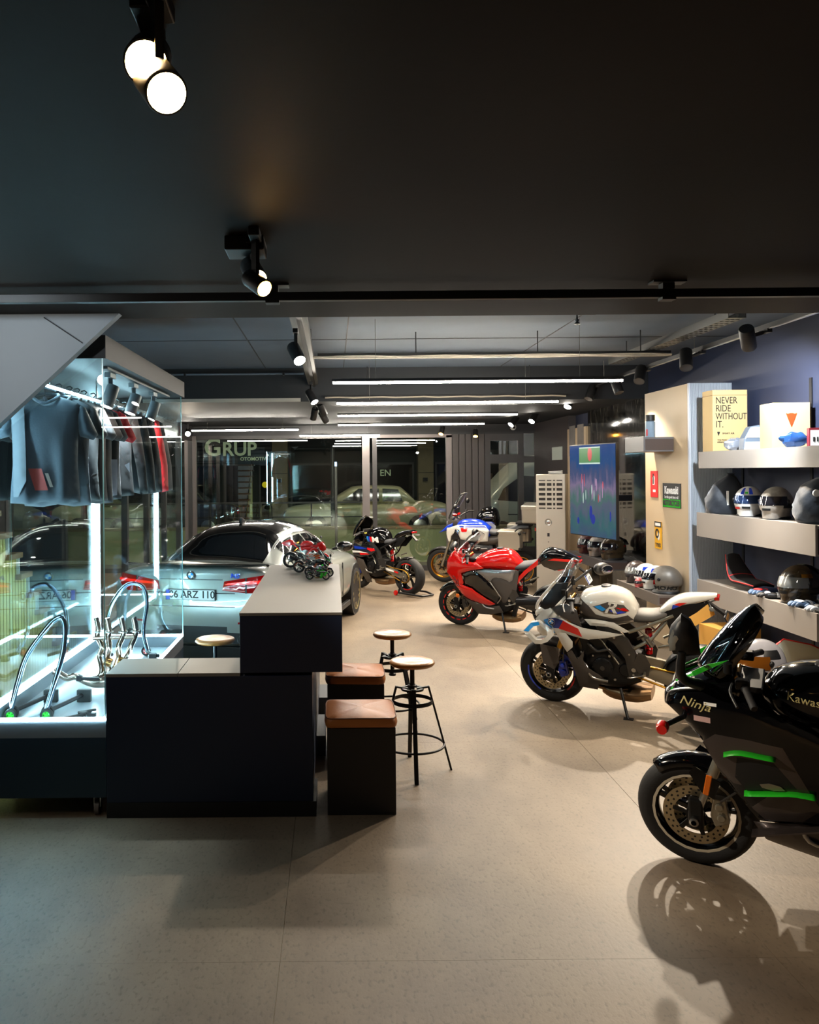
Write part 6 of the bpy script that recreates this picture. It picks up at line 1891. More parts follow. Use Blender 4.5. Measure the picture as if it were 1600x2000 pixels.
# ---- red bike
def red_extra(t, c):
    Rd = M_red
    up = [(0.79, 0.79), (0.775, 0.95), (0.72, 1.05), (0.66, 1.09), (0.61, 1.04), (0.54, 0.985), (0.38, 0.965), (0.32, 0.97), (0.21, 0.9), (0.4, 0.86), (0.555, 0.805), (0.52, 0.67), (0.61, 0.575), (0.72, 0.7)]
    both('side_fairing', up, lambda a, b: wf(a, b) + 0.005, Rd, t, bulge=0.016, bw=0.04)
    lo = [(0.62, 0.66), (0.61, 0.575), (0.51, 0.465), (0.29, 0.4), (0.18, 0.372), (0.09, 0.41), (0.21, 0.485), (0.4, 0.615), (0.52, 0.64)]
    both('lower_stripe', lo, lambda a, b: wf(a, b) + 0.016, Rd, t, bulge=0.012)
    both('centre_panel', [(0.53, 0.79), (0.4, 0.85), (0.3, 0.84), (0.15, 0.7), (0.02, 0.52), (0.08, 0.42), (0.22, 0.485), (0.4, 0.62), (0.51, 0.66)], lambda a, b: wf(a, b) - 0.008, M_blackgloss, t, bulge=0.012)
    both('silver_panel', [(0.34, 0.85), (0.215, 0.88), (-0.2, 0.885), (-0.165, 0.74), (-0.12, 0.72), (-0.02, 0.775), (0.1, 0.765), (0.13, 0.715)], lambda a, b: wf(a, b) - 0.012, M_sage, t, bulge=0.015)
    both('frame_panel', [(0.13, 0.715), (0.1, 0.765), (-0.02, 0.775), (-0.12, 0.72), (-0.2, 0.88), (-0.24, 0.86), (-0.2, 0.6), (-0.12, 0.4), (0.0, 0.42), (0.03, 0.52)], lambda a, b: wf(a, b) - 0.03, M_graph, t, bulge=0.01)
    mk('chrome_strip', MB().tube(crs([(a, wf(a, b) + 0.01, b) for a, b in [(0.13, 0.72), (0.03, 0.56), (0.0, 0.5), (0.06, 0.42)]], 4), 0.008, 6), M_steel, t, smooth=60)
    both('belly_pan', [(0.52, 0.45), (0.3, 0.385), (0.17, 0.355), (0.04, 0.385), (0.0, 0.28), (0.22, 0.232), (0.37, 0.23), (0.44, 0.33)], lambda a, b: wf(a, b) + 0.006, M_graph, t, bulge=0.01)
    both('tail_rail', [(-0.18, 0.69), (-0.215, 0.765), (-0.3, 0.86), (-0.5, 1.03), (-0.495, 0.955), (-0.335, 0.825), (-0.255, 0.745), (-0.215, 0.678)], lambda a, b: 0.15, Rd, t, bulge=0.008)
    both('tail_side', [(-0.5, 1.0), (-0.62, 1.1), (-0.95, 1.03), (-0.9, 0.92), (-0.7, 0.88), (-0.56, 0.93)], lambda a, b: 0.12 - 0.1 * max(0, -a - 0.6), M_blackgloss, t, bulge=0.008)
    both('tail_stripe', [(-0.62, 1.02), (-0.95, 1.0), (-1.0, 1.03), (-0.7, 1.045)], lambda a, b: 0.136 - 0.1 * max(0, -a - 0.6), Rd, t, th=0.004)
    both('tail_stripe', [(-0.65, 0.9), (-0.8, 0.93), (-0.97, 1.0), (-0.93, 0.93), (-0.75, 0.88)], lambda a, b: 0.12 - 0.1 * max(0, -a - 0.6), Rd, t, th=0.01)
    for s_ in (-1, 1):
        mk('side_signal', MB().ell((0.64, 0.16 * s_, 0.47), (0.03, 0.012, 0.03), 16, 10), M_orange, t, smooth=60)
    # brush-stroke character on the flank, as two strokes
    for pts in ([(0.68, 0.76), (0.64, 0.72), (0.63, 0.66), (0.66, 0.63)], [(0.7, 0.7), (0.63, 0.7), (0.6, 0.66)], [(0.6, 0.72), (0.6, 0.66), (0.57, 0.62)], [(0.66, 0.66), (0.6, 0.63), (0.55, 0.63)]):
        for s_ in (-1, 1):
            mk('brush_mark', MB().tube([(a, s_ * (wf(a, b) + 0.022), b) for a, b in crs(pts, 4)], 0.006, 6), mat('dark_red_print', (92, 8, 8), 0.4), t, smooth=60)


red_cfg = dict(fx=0.69, rx=-0.66, paint=M_red, paint2=M_black, rim=M_engine, fork=M_engine, caliper=M_engine2, fender=M_bikeblack, frame=M_engine, swing=M_engine2, chain=M_dkmetal,
               tank=[(0.4, 0.88, 0.97, 0.1), (0.33, 0.84, 1.02, 0.17), (0.2, 0.82, 1.09, 0.2), (0.03, 0.82, 1.12, 0.2), (-0.12, 0.82, 1.09, 0.17), (-0.22, 0.82, 0.98, 0.11), (-0.27, 0.84, 0.92, 0.06)], cap=(0.05, 1.12),
               seat=[(-0.08, 0.85, 0.9, 0.1), (-0.2, 0.85, 0.94, 0.14), (-0.34, 0.88, 0.96, 0.15), (-0.48, 0.93, 1.0, 0.12), (-0.54, 0.96, 1.03, 0.08)], seatmat=M_seatdk,
               tail=[(-0.46, 0.93, 1.0, 0.09), (-0.54, 0.95, 1.12, 0.12), (-0.65, 0.96, 1.16, 0.12), (-0.82, 0.97, 1.12, 0.1), (-1.0, 0.98, 1.03, 0.05)], tailpaint=M_bikeblack,
               nose=[(0.5, 0.85, 1.05, 0.19), (0.62, 0.78, 1.07, 0.18), (0.72, 0.72, 1.02, 0.15), (0.79, 0.72, 0.94, 0.1), (0.83, 0.76, 0.86, 0.04)], lamp=(0.78, 0.88),
               screen=[(0.66, 1.08, 0.17), (0.56, 1.17, 0.17), (0.45, 1.26, 0.15), (0.36, 1.33, 0.1), (0.33, 1.35, 0.05)], screenmat=M_clear,
               fstripe=[(R(k * 24), R(k * 24 + 15), M_red) for k in range(15)], rstripe=None, left_silencer=True, fender0=35,
               plate=M_wprint, extra=red_extra)


# ---- black bike with green accents, nearest
def black_extra(t, c):
    B = M_bikeblack
    G = mat('grey_brown_metallic', (70, 62, 60), 0.3, metal=0.5, coat=0.8)
    up = [(0.9, 0.95), (0.85, 1.07), (0.73, 1.11), (0.6, 1.08), (0.5, 1.05), (0.33, 0.98), (0.2, 0.93), (0.0, 0.86), (0.0, 0.6), (0.2, 0.46), (0.3, 0.44), (0.47, 0.415), (0.58, 0.565), (0.65, 0.67), (0.71, 0.79), (0.79, 0.868)]
    wn = lambda a, b: wf(a - 0.08, b - 0.08) + 0.02
    both('side_fairing', up, wn, B, t, bulge=0.016, bw=0.04)
    both('grey_panel', [(0.72, 0.8), (0.66, 0.86), (0.5, 0.87), (0.36, 0.86), (0.2, 0.56), (0.28, 0.47), (0.44, 0.44), (0.5, 0.5), (0.4, 0.62), (0.58, 0.62), (0.66, 0.7)], lambda a, b: wn(a, b) + 0.017, G, t, th=0.004, bulge=0.004, bw=0.02)
    both('vent_panel', [(0.56, 0.77), (0.4, 0.78), (0.3, 0.66), (0.38, 0.645), (0.52, 0.6), (0.57, 0.66)], lambda a, b: wn(a, b) + 0.0215, M_black, t, th=0.003)
    for (pts) in ([(0.62, 0.768), (0.54, 0.798), (0.39, 0.8)], [(0.53, 0.581), (0.34, 0.632), (0.22, 0.633)]):
        for s_ in (-1, 1):
            rows = []
            for a, b in crs(pts, 4):
                rows.append([(a, s_ * (wn(a, b) + 0.012), b - 0.012), (a, s_ * (wn(a, b) + 0.055), b), (a, s_ * (wn(a, b) + 0.012), b + 0.012)])
            mk('green_fin', MB().grid(rows), M_green, t, smooth=30, solid=0.004)
    both('vent_badge', [(0.46, 0.655), (0.42, 0.67), (0.37, 0.665), (0.35, 0.645), (0.4, 0.635), (0.45, 0.64)], lambda a, b: wn(a, b) + 0.028, M_alufr, t, th=0.004)
    both('belly_pan', [(0.495, 0.40), (0.28, 0.45), (0.0, 0.44), (0.0, 0.2), (0.2, 0.24), (0.44, 0.3)], lambda a, b: wn(a, b) + 0.005, G, t, bulge=0.01)
    text_side(t, 'Ninja', 0.062, 0.755, 0.995, wn, mat('gold_print', (190, 176, 120), 0.4), sx=1.15, shear=0.35, off=0.02, ang=-0.05)
    both('maker_sticker', [(0.76, 0.905), (0.68, 0.912), (0.68, 0.94), (0.76, 0.933)], lambda a, b: wn(a, b) + 0.018, mat('pale_pink_label', (196, 160, 155), 0.5), t, th=0.002)
    both('white_sticker', [(0.71, 1.0), (0.65, 1.005), (0.65, 1.02), (0.71, 1.015)], lambda a, b: wn(a, b) + 0.018, M_wprint, t, th=0.002)
    # green stripes over the nose
    for k in range(3):
        both('nose_stripe', [(0.88 - k * 0.012, 1.02 + k * 0.022), (0.76, 1.07 + k * 0.022), (0.76, 1.085 + k * 0.022), (0.875 - k * 0.012, 1.032 + k * 0.022)], lambda a, b: wn(a, b) * 0.86 + 0.004, M_green if k != 1 else M_alufr, t, th=0.004)
    both('screen_trim', [(0.77, 1.15), (0.7, 1.195), (0.6, 1.23), (0.62, 1.215), (0.7, 1.165), (0.755, 1.13)], lambda a, b: 0.165, M_green, t, th=0.004)
    text_side(t, 'NINJA', 0.03, 0.69, 1.183, lambda a, b: 0.165, M_bikeblack, sx=1.3, ang=-0.55, shear=0.2)
    tk = lambda a, b: tank_y(c['tank'], a, b)
    text_side(t, 'Kawasaki', 0.055, 0.24, 1.075, tk, mat('gold_print'), off=0.006, ang=-0.08)
    for s_ in (-1, 1):
        mk('axle_slider', MB().lathe([(0.001, 0.05 * s_), (0.025, 0.05 * s_), (0.032, 0.03 * s_), (0.032, 0), (0.001, 0)], 20, (0.9, 0.26 * s_, 0.88), 'y'), M_red, t, smooth=40)
        mk('slider_arm', MB().cyl((0.76, 0.12 * s_, 0.92), (0.9, 0.262 * s_, 0.88), 0.014, n=10), M_dkmetal, t, smooth=40)
        mk('fork_reflector', MB().bar((0.72, 0.135 * s_, 0.47), (0.7, 0.135 * s_, 0.58), 0.012, 0.03, up=(1, 0, 0)), M_orange, t, bevel=0.004)
        mk('intake_trim', MB().tube(crs([(0.9, 0.1 * s_, 0.95), (0.88, 0.15 * s_, 1.02), (0.82, 0.18 * s_, 1.06), (0.74, 0.2 * s_, 1.08)], 4), 0.006, 6), M_steel, t, smooth=60)
    mk('belly_spoiler', MB().grid([[(0.5 - 0.1 * i, 0.3 * (j / 3), 0.36 + 0.03 * i + 0.02 * (abs(j) == 3)) for j in (2, 3)] for i in range(4)]), G, t, solid=0.008)


black_cfg = dict(fx=0.78, rx=-0.64, paint=M_bikeblack, paint2=M_black, rim=M_bikeblack, fork=M_alufr, caliper=M_alufr, fender=M_bikeblack, frame=M_engine, swing=M_engine2, chain=M_dkmetal,
                 tank=[(0.45, 1.0, 1.08, 0.08), (0.38, 0.92, 1.15, 0.16), (0.25, 0.88, 1.19, 0.2), (0.08, 0.88, 1.2, 0.2), (-0.08, 0.88, 1.14, 0.15), (-0.16, 0.9, 1.03, 0.09)], cap=(0.18, 1.19),
                 seat=[(-0.1, 0.88, 0.96, 0.09), (-0.2, 0.88, 0.98, 0.14), (-0.36, 0.92, 1.0, 0.14), (-0.48, 0.96, 1.04, 0.1)], seatmat=M_seatdk,
                 tail=[(-0.4, 0.95, 1.02, 0.1), (-0.5, 0.98, 1.12, 0.12), (-0.7, 1.04, 1.16, 0.1), (-0.9, 1.1, 1.16, 0.05)],
                 nose=[(0.58, 0.95, 1.14, 0.19), (0.7, 0.9, 1.13, 0.18), (0.8, 0.88, 1.08, 0.14), (0.87, 0.88, 1.03, 0.1), (0.92, 0.9, 0.98, 0.05)], lamp=(0.87, 0.97),
                 screen=[(0.76, 1.15, 0.15), (0.69, 1.26, 0.17), (0.6, 1.38, 0.15), (0.52, 1.46, 0.1), (0.48, 1.48, 0.05)], screenmat=M_smoke, mirrors='wing', hz=1.02, fender0=50,
                 fstripe=[(0, R(180), mat('pale_rim_line', (190, 180, 160), 0.4)), (R(180), R(360), mat('pale_rim_line'))], extra=black_extra)


# ---- black, blue and red racer on a rear stand
def racer_extra(t, c):
    B = M_bikeblack
    up = [(0.73, 0.78), (0.6, 0.84), (0.36, 0.8), (0.0, 0.79), (-0.04, 0.74), (0.1, 0.66), (0.36, 0.6), (0.68, 0.62)]
    both('side_fairing', up, wf, mat('dark_blue_black', (26, 28, 40), 0.15, coat=1.0), t, bulge=0.012)
    both('graphic_blue', [(0.6, 0.79), (0.36, 0.79), (0.18, 0.765), (0.36, 0.745), (0.58, 0.74)], lambda a, b: wf(a, b) + 0.015, M_blue, t, th=0.003)
    both('graphic_red', [(0.18, 0.785), (0.0, 0.78), (-0.02, 0.745), (0.08, 0.72), (0.18, 0.755)], lambda a, b: wf(a, b) + 0.015, M_red, t, th=0.003)
    both('graphic_white', [(0.68, 0.7), (0.4, 0.71), (0.15, 0.69), (0.4, 0.68), (0.66, 0.66)], lambda a, b: wf(a, b) + 0.015, M_wprint, t, th=0.003)
    both('graphic_red', [(0.4, 0.675), (0.2, 0.685), (0.12, 0.665), (0.36, 0.64)], lambda a, b: wf(a, b) + 0.015, M_red, t, th=0.003)
    both('lower_fairing', [(0.5, 0.58), (0.3, 0.56), (0.24, 0.42), (0.2, 0.15), (0.34, 0.14), (0.48, 0.4)], lambda a, b: wf(a, b) + 0.008, M_graph, t, bulge=0.008)
    tk = lambda a, b: tank_y(c['tank'], a, b)
    for k, m_ in enumerate((M_cyan, M_blue, M_red)):
        x0 = 0.27 - k * 0.05
        both('tank_stripe', [(x0, 0.86), (x0 - 0.05, 0.865), (x0 - 0.03, 0.98), (x0 + 0.02, 0.975)], lambda a, b: tk(a, b) + 0.005, m_, t, th=0.003)
    text_side(t, 'M', 0.13, 0.06, 0.925, tk, M_wprint, sx=1.5, bold=0.006, off=0.006)
    both('tail_side', [(-0.2, 0.85), (-0.3, 0.97), (-0.6, 1.02), (-0.62, 0.98), (-0.46, 0.83), (-0.34, 0.82)], lambda a, b: 0.09, M_engine, t, bulge=0.006)
    both('swingarm_graphic', [(-0.2, 0.45), (-0.42, 0.415), (-0.42, 0.39), (-0.2, 0.41)], lambda a, b: 0.16 + 0.03 * min(1, max(0, -a - 0.05) / 0.5), M_wprint, t, th=0.003)
    both('swingarm_graphic', [(-0.42, 0.415), (-0.52, 0.4), (-0.52, 0.37), (-0.42, 0.39)], lambda a, b: 0.175, M_red, t, th=0.003)


racer_cfg = dict(white_cfg)
racer_cfg.update(paint=M_bikeblack, rim=M_bikeblack, fork=M_engine, caliper=M_blue, fender=M_graph, swing=M_alufr, subframe=M_engine, seatmat=M_seatdk, tankpaint=M_bikeblack, tailpaint=M_bikeblack,
                 fstripe=None, rstripe=[(R(60), R(120), M_red), (R(230), R(290), M_red), (R(-20), R(20), M_blue)], plate=None, plate_rows=False, extra=racer_extra, mirrors='none',
                 screen=[(0.8, 0.95, 0.16), (0.74, 1.1, 0.19), (0.62, 1.24, 0.18), (0.54, 1.32, 0.12), (0.5, 1.34, 0.06)], screenmat=M_smoke)

HD = lambda a: R(180 - a)


def place(fx_, X, Y, alpha):
    a = R(alpha)
    return (X + math.cos(a) * fx_, Y - math.sin(a) * fx_, 0)


LEAN = R(9)
wb_ = sportbike('white sport motorcycle with blue and red flashes parked in the middle row', place(0.625, 2.08, 7.64, 30), HD(30), LEAN, white_cfg)
rb_ = sportbike('bright red sport motorcycle with clear screen parked behind the white one', place(0.65, 1.81, 11.46, 30), HD(30), LEAN, red_cfg)
kb_ = sportbike('glossy black sport motorcycle with green fins nearest the viewer', place(0.70, 2.06, 4.46, 30), HD(30), LEAN, black_cfg)
mb_ = sportbike('black racing motorcycle with M tank stripes raised on a rear stand', place(0.625, 0.52, 15.25, 50), HD(50), 0.0, racer_cfg)

# rear paddock stand under the racer
a_ = R(50)
rs = thing('paddock_stand', 'black rear paddock stand with red rollers under the racing bike', 'paddock stand', place(0.625 + 0.63, 0.52, 15.25, 50), HD(50), 'paddock stands')
for s_ in (-1, 1):
    mk('upright', MB().tube([(0.02, 0.19 * s_, 0.30), (0.06, 0.21 * s_, 0.06)], 0.016, 8), M_black, rs, smooth=60)
    mk('side_arm', MB().tube([(0.1, 0.21 * s_, 0.05), (-0.2, 0.21 * s_, 0.05), (-0.42, 0.14 * s_, 0.03)], 0.018, 8), M_black, rs, smooth=60)
    mk('roller', MB().lathe([(0.001, -0.016), (0.04, -0.016), (0.045, 0), (0.04, 0.016), (0.001, 0.016)], 20, (0.11, 0.235 * s_, 0.045), 'y'), M_red, rs, smooth=40)
mk('rear_handle', MB().tube([(-0.42, 0.14, 0.03), (-0.44, 0, 0.03), (-0.42, -0.14, 0.03)], 0.018, 8), M_black, rs, smooth=60)
# ---------------------------------------------------------------- touring bike with aluminium cases
M_advwhite = mat('touring_white', (214, 212, 204), 0.22, coat=0.8)
M_case = mat('case_aluminium', (188, 182, 168), 0.35, metal=0.55)
gs = thing('touring_motorcycle', 'white, blue and red touring motorcycle with aluminium side cases', 'motorcycle', place(0.72, 2.15, 15.9, 27), HD(27))
gs.rotation_euler = (-R(7), 0, HD(27))
mwheel(gs, 'front_wheel', 0.72, 0.34, 0.12, M_gold, 0, 2, 0.15, None, wire=True)
mwheel(gs, 'rear_wheel', -0.8, 0.335, 0.17, M_gold, 0, 1, 0.13, None, hubw=0.08, y_disc=0.09, wire=True)
for s_ in (-1, 1):
    mk('fork_tube', MB().cyl((0.72, 0.1 * s_, 0.34), (0.44, 0.1 * s_, 1.1), 0.026, n=14), M_alufr, gs, smooth=50)
    mk('brake_caliper', MB().box(0.58, 0.66, 0.07 * s_, 0.11 * s_, 0.33, 0.46), M_engine, gs, bevel=0.01)
    both_ = None
    panel('tank_flank', [(0.53, 1.1), (0.33, 1.165), (-0.2, 1.165), (-0.28, 1.08), (-0.25, 0.88), (-0.06, 0.86), (0.28, 0.9), (0.36, 1.08)], lambda a, b: 0.24 - 0.2 * max(0, a - 0.2) - 0.5 * max(0, b - 1.08), M_advwhite, gs, bulge=0.03, bw=0.06, side=s_)
    panel('front_shroud', [(0.56, 1.1), (0.37, 1.115), (0.42, 1.0), (0.48, 0.95), (0.5, 0.84), (0.54, 0.84), (0.575, 0.98)], lambda a, b: 0.23 - 0.2 * max(0, a - 0.2), M_advwhite, gs, bulge=0.01, side=s_)
    panel('shroud_recess', [(0.42, 1.02), (0.36, 1.04), (0.29, 0.9), (0.48, 0.87)], lambda a, b: 0.17, M_black, gs, side=s_)
    panel('blue_stripe', [(0.3, 1.155), (-0.2, 1.162), (-0.26, 1.12), (-0.2, 1.14), (0.28, 1.13)], lambda a, b: 0.275 - 0.2 * max(0, a - 0.2) - 0.5 * max(0, b - 1.08), M_blue, gs, th=0.004, side=s_)
    panel('red_block', [(0.26, 1.12), (0.12, 1.122), (0.14, 1.05), (0.24, 1.05)], lambda a, b: 0.274 - 0.2 * max(0, a - 0.2) - 0.5 * max(0, b - 1.08), M_red, gs, th=0.004, side=s_)
    mk('handlebar', MB().tube(crs([(0.38, 0.0, 1.26), (0.36, 0.15 * s_, 1.3), (0.28, 0.32 * s_, 1.34), (0.2, 0.44 * s_, 1.33)], 4), 0.013, 8), M_black, gs, smooth=60)
    mk('hand_guard', MB().loft([superring(0, -0.03, 0.03, 0.06, 12), superring(0.02, -0.035, 0.035, 0.07, 12)]).xf(Matrix.Translation((0.32, 0.4 * s_, 1.33))), M_black, gs, smooth=50)
    mk('mirror_stalk', MB().tube([(0.3, 0.26 * s_, 1.34), (0.3, 0.34 * s_, 1.5)], 0.008, 8), M_black, gs, smooth=60)
    mk('mirror_head', MB().ell((0.3, 0.38 * s_, 1.54), (0.03, 0.075, 0.05), 16, 10), M_black, gs, smooth=60)
    mk('cylinder', MB().cyl((0.1, 0.15 * s_, 0.5), (0.12, 0.38 * s_, 0.52), 0.1, 0.085, n=20), M_engine2, gs, smooth=40)
    mk('cylinder_cover', MB().cyl((0.12, 0.37 * s_, 0.52), (0.122, 0.42 * s_, 0.523), 0.1, 0.09, n=20), M_engine, gs, smooth=40)
    pc = mk('side_case', MB().box(-0.9, -0.5, 0.22 * s_, 0.46 * s_, 0.78, 1.1), M_case, gs, bevel=0.02)
    mk('case_lid', MB().box(-0.905, -0.495, 0.215 * s_, 0.465 * s_, 1.06, 1.12), M_case, pc, bevel=0.012)
    for (a, b) in ((-0.5, 0.8), (-0.9, 0.8), (-0.5, 1.08), (-0.9, 1.08)):
        mk('corner_guard', MB().ell((a, 0.46 * s_, b), (0.03, 0.02, 0.03), 12, 8), M_black, pc, smooth=60)
    mk('carry_strap', MB().tube(crs([(-0.82, 0.46 * s_, 1.12), (-0.88, 0.44 * s_, 1.17), (-0.95, 0.38 * s_, 1.16)], 4), 0.014, 8), M_black, pc, smooth=60)
    mk('case_rack', MB().tube([(-0.45, 0.2 * s_, 1.05), (-0.95, 0.2 * s_, 1.05), (-0.95, 0.2 * s_, 0.8), (-0.45, 0.2 * s_, 0.75)], 0.012, 8, closed=True), M_black, gs, smooth=60)
roundel(gs, 0.31, 1.06, 0.262, 0.035)
mk('fuel_tank', body([(0.42, 0.95, 1.1, 0.1), (0.34, 0.9, 1.22, 0.19), (0.15, 0.9, 1.25, 0.22), (-0.08, 0.9, 1.22, 0.2), (-0.25, 0.92, 1.1, 0.13)], 28, 4), M_blue, gs, smooth=60)
mk('beak', body([(0.45, 1.05, 1.22, 0.15), (0.58, 1.02, 1.14, 0.12), (0.7, 0.99, 1.03, 0.07), (0.76, 0.97, 0.985, 0.03)], 20, 4), M_blue, gs, smooth=60)
mk('nose_fairing', body([(0.36, 1.1, 1.32, 0.12), (0.46, 1.08, 1.32, 0.12), (0.55, 1.1, 1.25, 0.1), (0.59, 1.14, 1.2, 0.05)], 20, 4), M_graph, gs, smooth=60)
mk('headlight', MB().ell((0.57, 0.04, 1.17), (0.03, 0.06, 0.045), 16, 10), M_visorclear, gs, smooth=60)
mk('red_panel', MB().box(0.36, 0.46, -0.09, 0.09, 1.32, 1.36), M_red, gs, bevel=0.01)
rows = []
for (x_, z_, hw) in crs([(0.58, 1.25, 0.13), (0.5, 1.42, 0.17), (0.4, 1.58, 0.18), (0.3, 1.73, 0.14)], 4):
    rows.append([(x_ - 0.08 * (abs(j) / 5) ** 2, hw * j / 5, z_) for j in range(-5, 6)])
mk('windscreen', MB().grid(rows), M_clear, gs, smooth=60, solid=0.003)
mk('windscreen_rim', MB().tube([r[0] for r in rows] + rows[-1] + [r[-1] for r in reversed(rows)], 0.005, 6), M_visorclear, gs, smooth=60)
mk('navigation_unit', MB().box(0.38, 0.41, -0.08, 0.08, 1.36, 1.46), M_black, gs, bevel=0.008)
mk('engine_block', body([(0.32, 0.3, 0.75, 0.1, 3), (0.2, 0.26, 0.85, 0.17, 3), (-0.1, 0.26, 0.85, 0.17, 3), (-0.3, 0.35, 0.8, 0.12, 3)], 20, 3), M_engine, gs, smooth=40)
mk('frame_cover', body([(0.2, 0.8, 1.0, 0.12), (-0.2, 0.75, 0.95, 0.16), (-0.5, 0.85, 1.0, 0.12)], 20, 3), M_graph, gs, smooth=50)
mk('seat', body([(-0.2, 0.98, 1.08, 0.1), (-0.35, 0.96, 1.06, 0.15), (-0.55, 0.98, 1.08, 0.15), (-0.75, 1.05, 1.17, 0.14), (-0.98, 1.1, 1.18, 0.1)], 24, 4), M_seatdk, gs, smooth=60)
mk('swingarm', MB().bar((-0.2, -0.1, 0.45), (-0.8, -0.12, 0.34), 0.07, 0.09), M_engine, gs, bevel=0.01)
mk('front_mudguard', MB().grid([[(0.72 + 0.365 * math.cos(R(30 + 110 * i / 10)), 0.075 * j / 3, 0.34 + (0.365 - 0.03 * abs(j / 3) ** 3) * math.sin(R(30 + 110 * i / 10))) for j in range(-3, 4)] for i in range(11)]), M_black, gs, smooth=60, solid=0.004)
tc_ = mk('top_case', MB().box(-1.2, -0.88, -0.2, 0.2, 1.22, 1.54), M_case, gs, bevel=0.03)
mk('case_lid', MB().box(-1.205, -0.875, -0.205, 0.205, 1.46, 1.55), M_case, tc_, bevel=0.02)
mk('case_carrier', MB().box(-1.15, -0.75, -0.12, 0.12, 1.19, 1.22), M_black, gs)
mk('tail_light', MB().box(-1.13, -1.08, -0.06, 0.06, 1.06, 1.12), M_redlens, gs, bevel=0.006)
mk('side_stand', MB().tube([(0.0, 0.17, 0.28), (-0.06, 0.3, 0.035)], 0.014, 8), M_black, gs, smooth=60)
lug = thing('scooter', 'dark scooter with rounded black top box parked beyond the touring bike', 'scooter', (3.18, 16.75, 0), R(160))
mk('top_box', body([(-0.22, 1.05, 1.2, 0.14), (-0.16, 1.0, 1.38, 0.22), (0.05, 0.98, 1.42, 0.24), (0.2, 1.0, 1.3, 0.2), (0.24, 1.06, 1.2, 0.12)], 24, 4), M_blackgloss, lug, smooth=60)
mk('body', body([(-0.4, 0.6, 0.8, 0.12), (-0.1, 0.45, 0.95, 0.18), (0.3, 0.4, 0.85, 0.16), (0.6, 0.3, 0.4, 0.12)], 20, 4), M_graph, lug, smooth=60)
mk('carrier', MB().box(-0.1, 0.1, -0.08, 0.08, 0.9, 1.0), M_black, lug)
mwheel(lug, 'rear_wheel', -0.2, 0.25, 0.12, M_engine, 5, 1, 0.1, None)
mwheel(lug, 'front_wheel', 0.85, 0.25, 0.1, M_engine, 5, 1, 0.1, None)
mk('front_shield', MB().bar((0.8, 0, 0.3), (0.62, 0, 1.05), 0.36, 0.05, up=(1, 0, 0)), M_graph, lug, bevel=0.02)
mk('handlebar', MB().cyl((0.6, -0.32, 1.1), (0.6, 0.32, 1.1), 0.02, n=10), M_black, lug, smooth=50)
# ---------------------------------------------------------------- silver sedan, seen from behind
M_silver = mat('silver_green_paint', (176, 182, 176), 0.3, metal=0.35, coat=1.0)
M_tint = mat('tinted_glass', (10, 13, 16), 0.06, coat=1.0)
M_carbon = mat('black_roof', (20, 21, 23), 0.1, coat=1.0)
M_goldrim = mat('champagne_rim', (178, 164, 118), 0.3, metal=0.9)
car = thing('silver_sedan', 'silver sedan with black roof parked tail towards the counter', 'car', (-1.5, 8.62, 0), R(90 - 12.5), None, 1.03)
CB = [(0.0, 0.47, 1.0, 0.74, 4.5), (0.03, 0.4, 1.07, 0.82, 4.5), (0.1, 0.33, 1.12, 0.885, 4.5), (0.3, 0.26, 1.135, 0.92, 4.5), (0.7, 0.23, 1.12, 0.935, 4.2), (1.1, 0.22, 1.08, 0.94, 4.0), (2.4, 0.2, 1.03, 0.93, 4.0), (3.4, 0.22, 1.0, 0.935, 4.0), (4.2, 0.24, 0.94, 0.91, 4.0), (4.7, 0.3, 0.84, 0.82, 3.6), (4.92, 0.4, 0.72, 0.66, 3.2)]
mk('body_shell', body(CB, 48, 5), M_silver, car, smooth=60)
GH = [(0.5, 0.98, 1.12, 0.80), (0.7, 0.98, 1.16, 0.80), (0.95, 0.98, 1.27, 0.79), (1.2, 0.98, 1.385, 0.78), (1.45, 0.98, 1.455, 0.775), (1.8, 0.98, 1.487, 0.775), (2.2, 0.97, 1.487, 0.775), (2.6, 0.97, 1.45, 0.78), (3.0, 0.96, 1.3, 0.78), (3.3, 0.95, 1.14, 0.76), (3.55, 0.94, 1.0, 0.7)]
GHs = crs(GH, 8)


def gh(x, a, off=0.0):
    i = 0
    while i < len(GHs) - 2 and GHs[i + 1][0] < x:
        i += 1
    p, q = GHs[i], GHs[i + 1]
    u = max(0, min(1, (x - p[0]) / (q[0] - p[0])))
    zb, zt, hw = (p[k] + (q[k] - p[k]) * u for k in (1, 2, 3))
    c, s_ = math.cos(a), math.sin(a)
    pw = 2.9
    y = (hw + off) * math.copysign(abs(c) ** (2 / pw), c)
    t_ = abs(s_) ** (2 / pw)
    z = zb + (zt - zb + off) * t_
    y *= 1 - 0.24 * t_
    return (x, y, z)


rows = [[gh(p[0], math.pi * j / 36) for j in range(37)] for p in GHs]
mk('cabin_shell', MB().grid(rows), M_silver, car, smooth=60, solid=0.004)


def gpatch(name, x0, x1, a0, a1, m_, off=0.006, n1=20, n2=20):
    return mk(name, MB().grid([[gh(x0 + (x1 - x0) * i / n1, R(a0 + (a1 - a0) * j / n2), off) for j in range(n2 + 1)] for i in range(n1 + 1)]), m_, car, smooth=60)


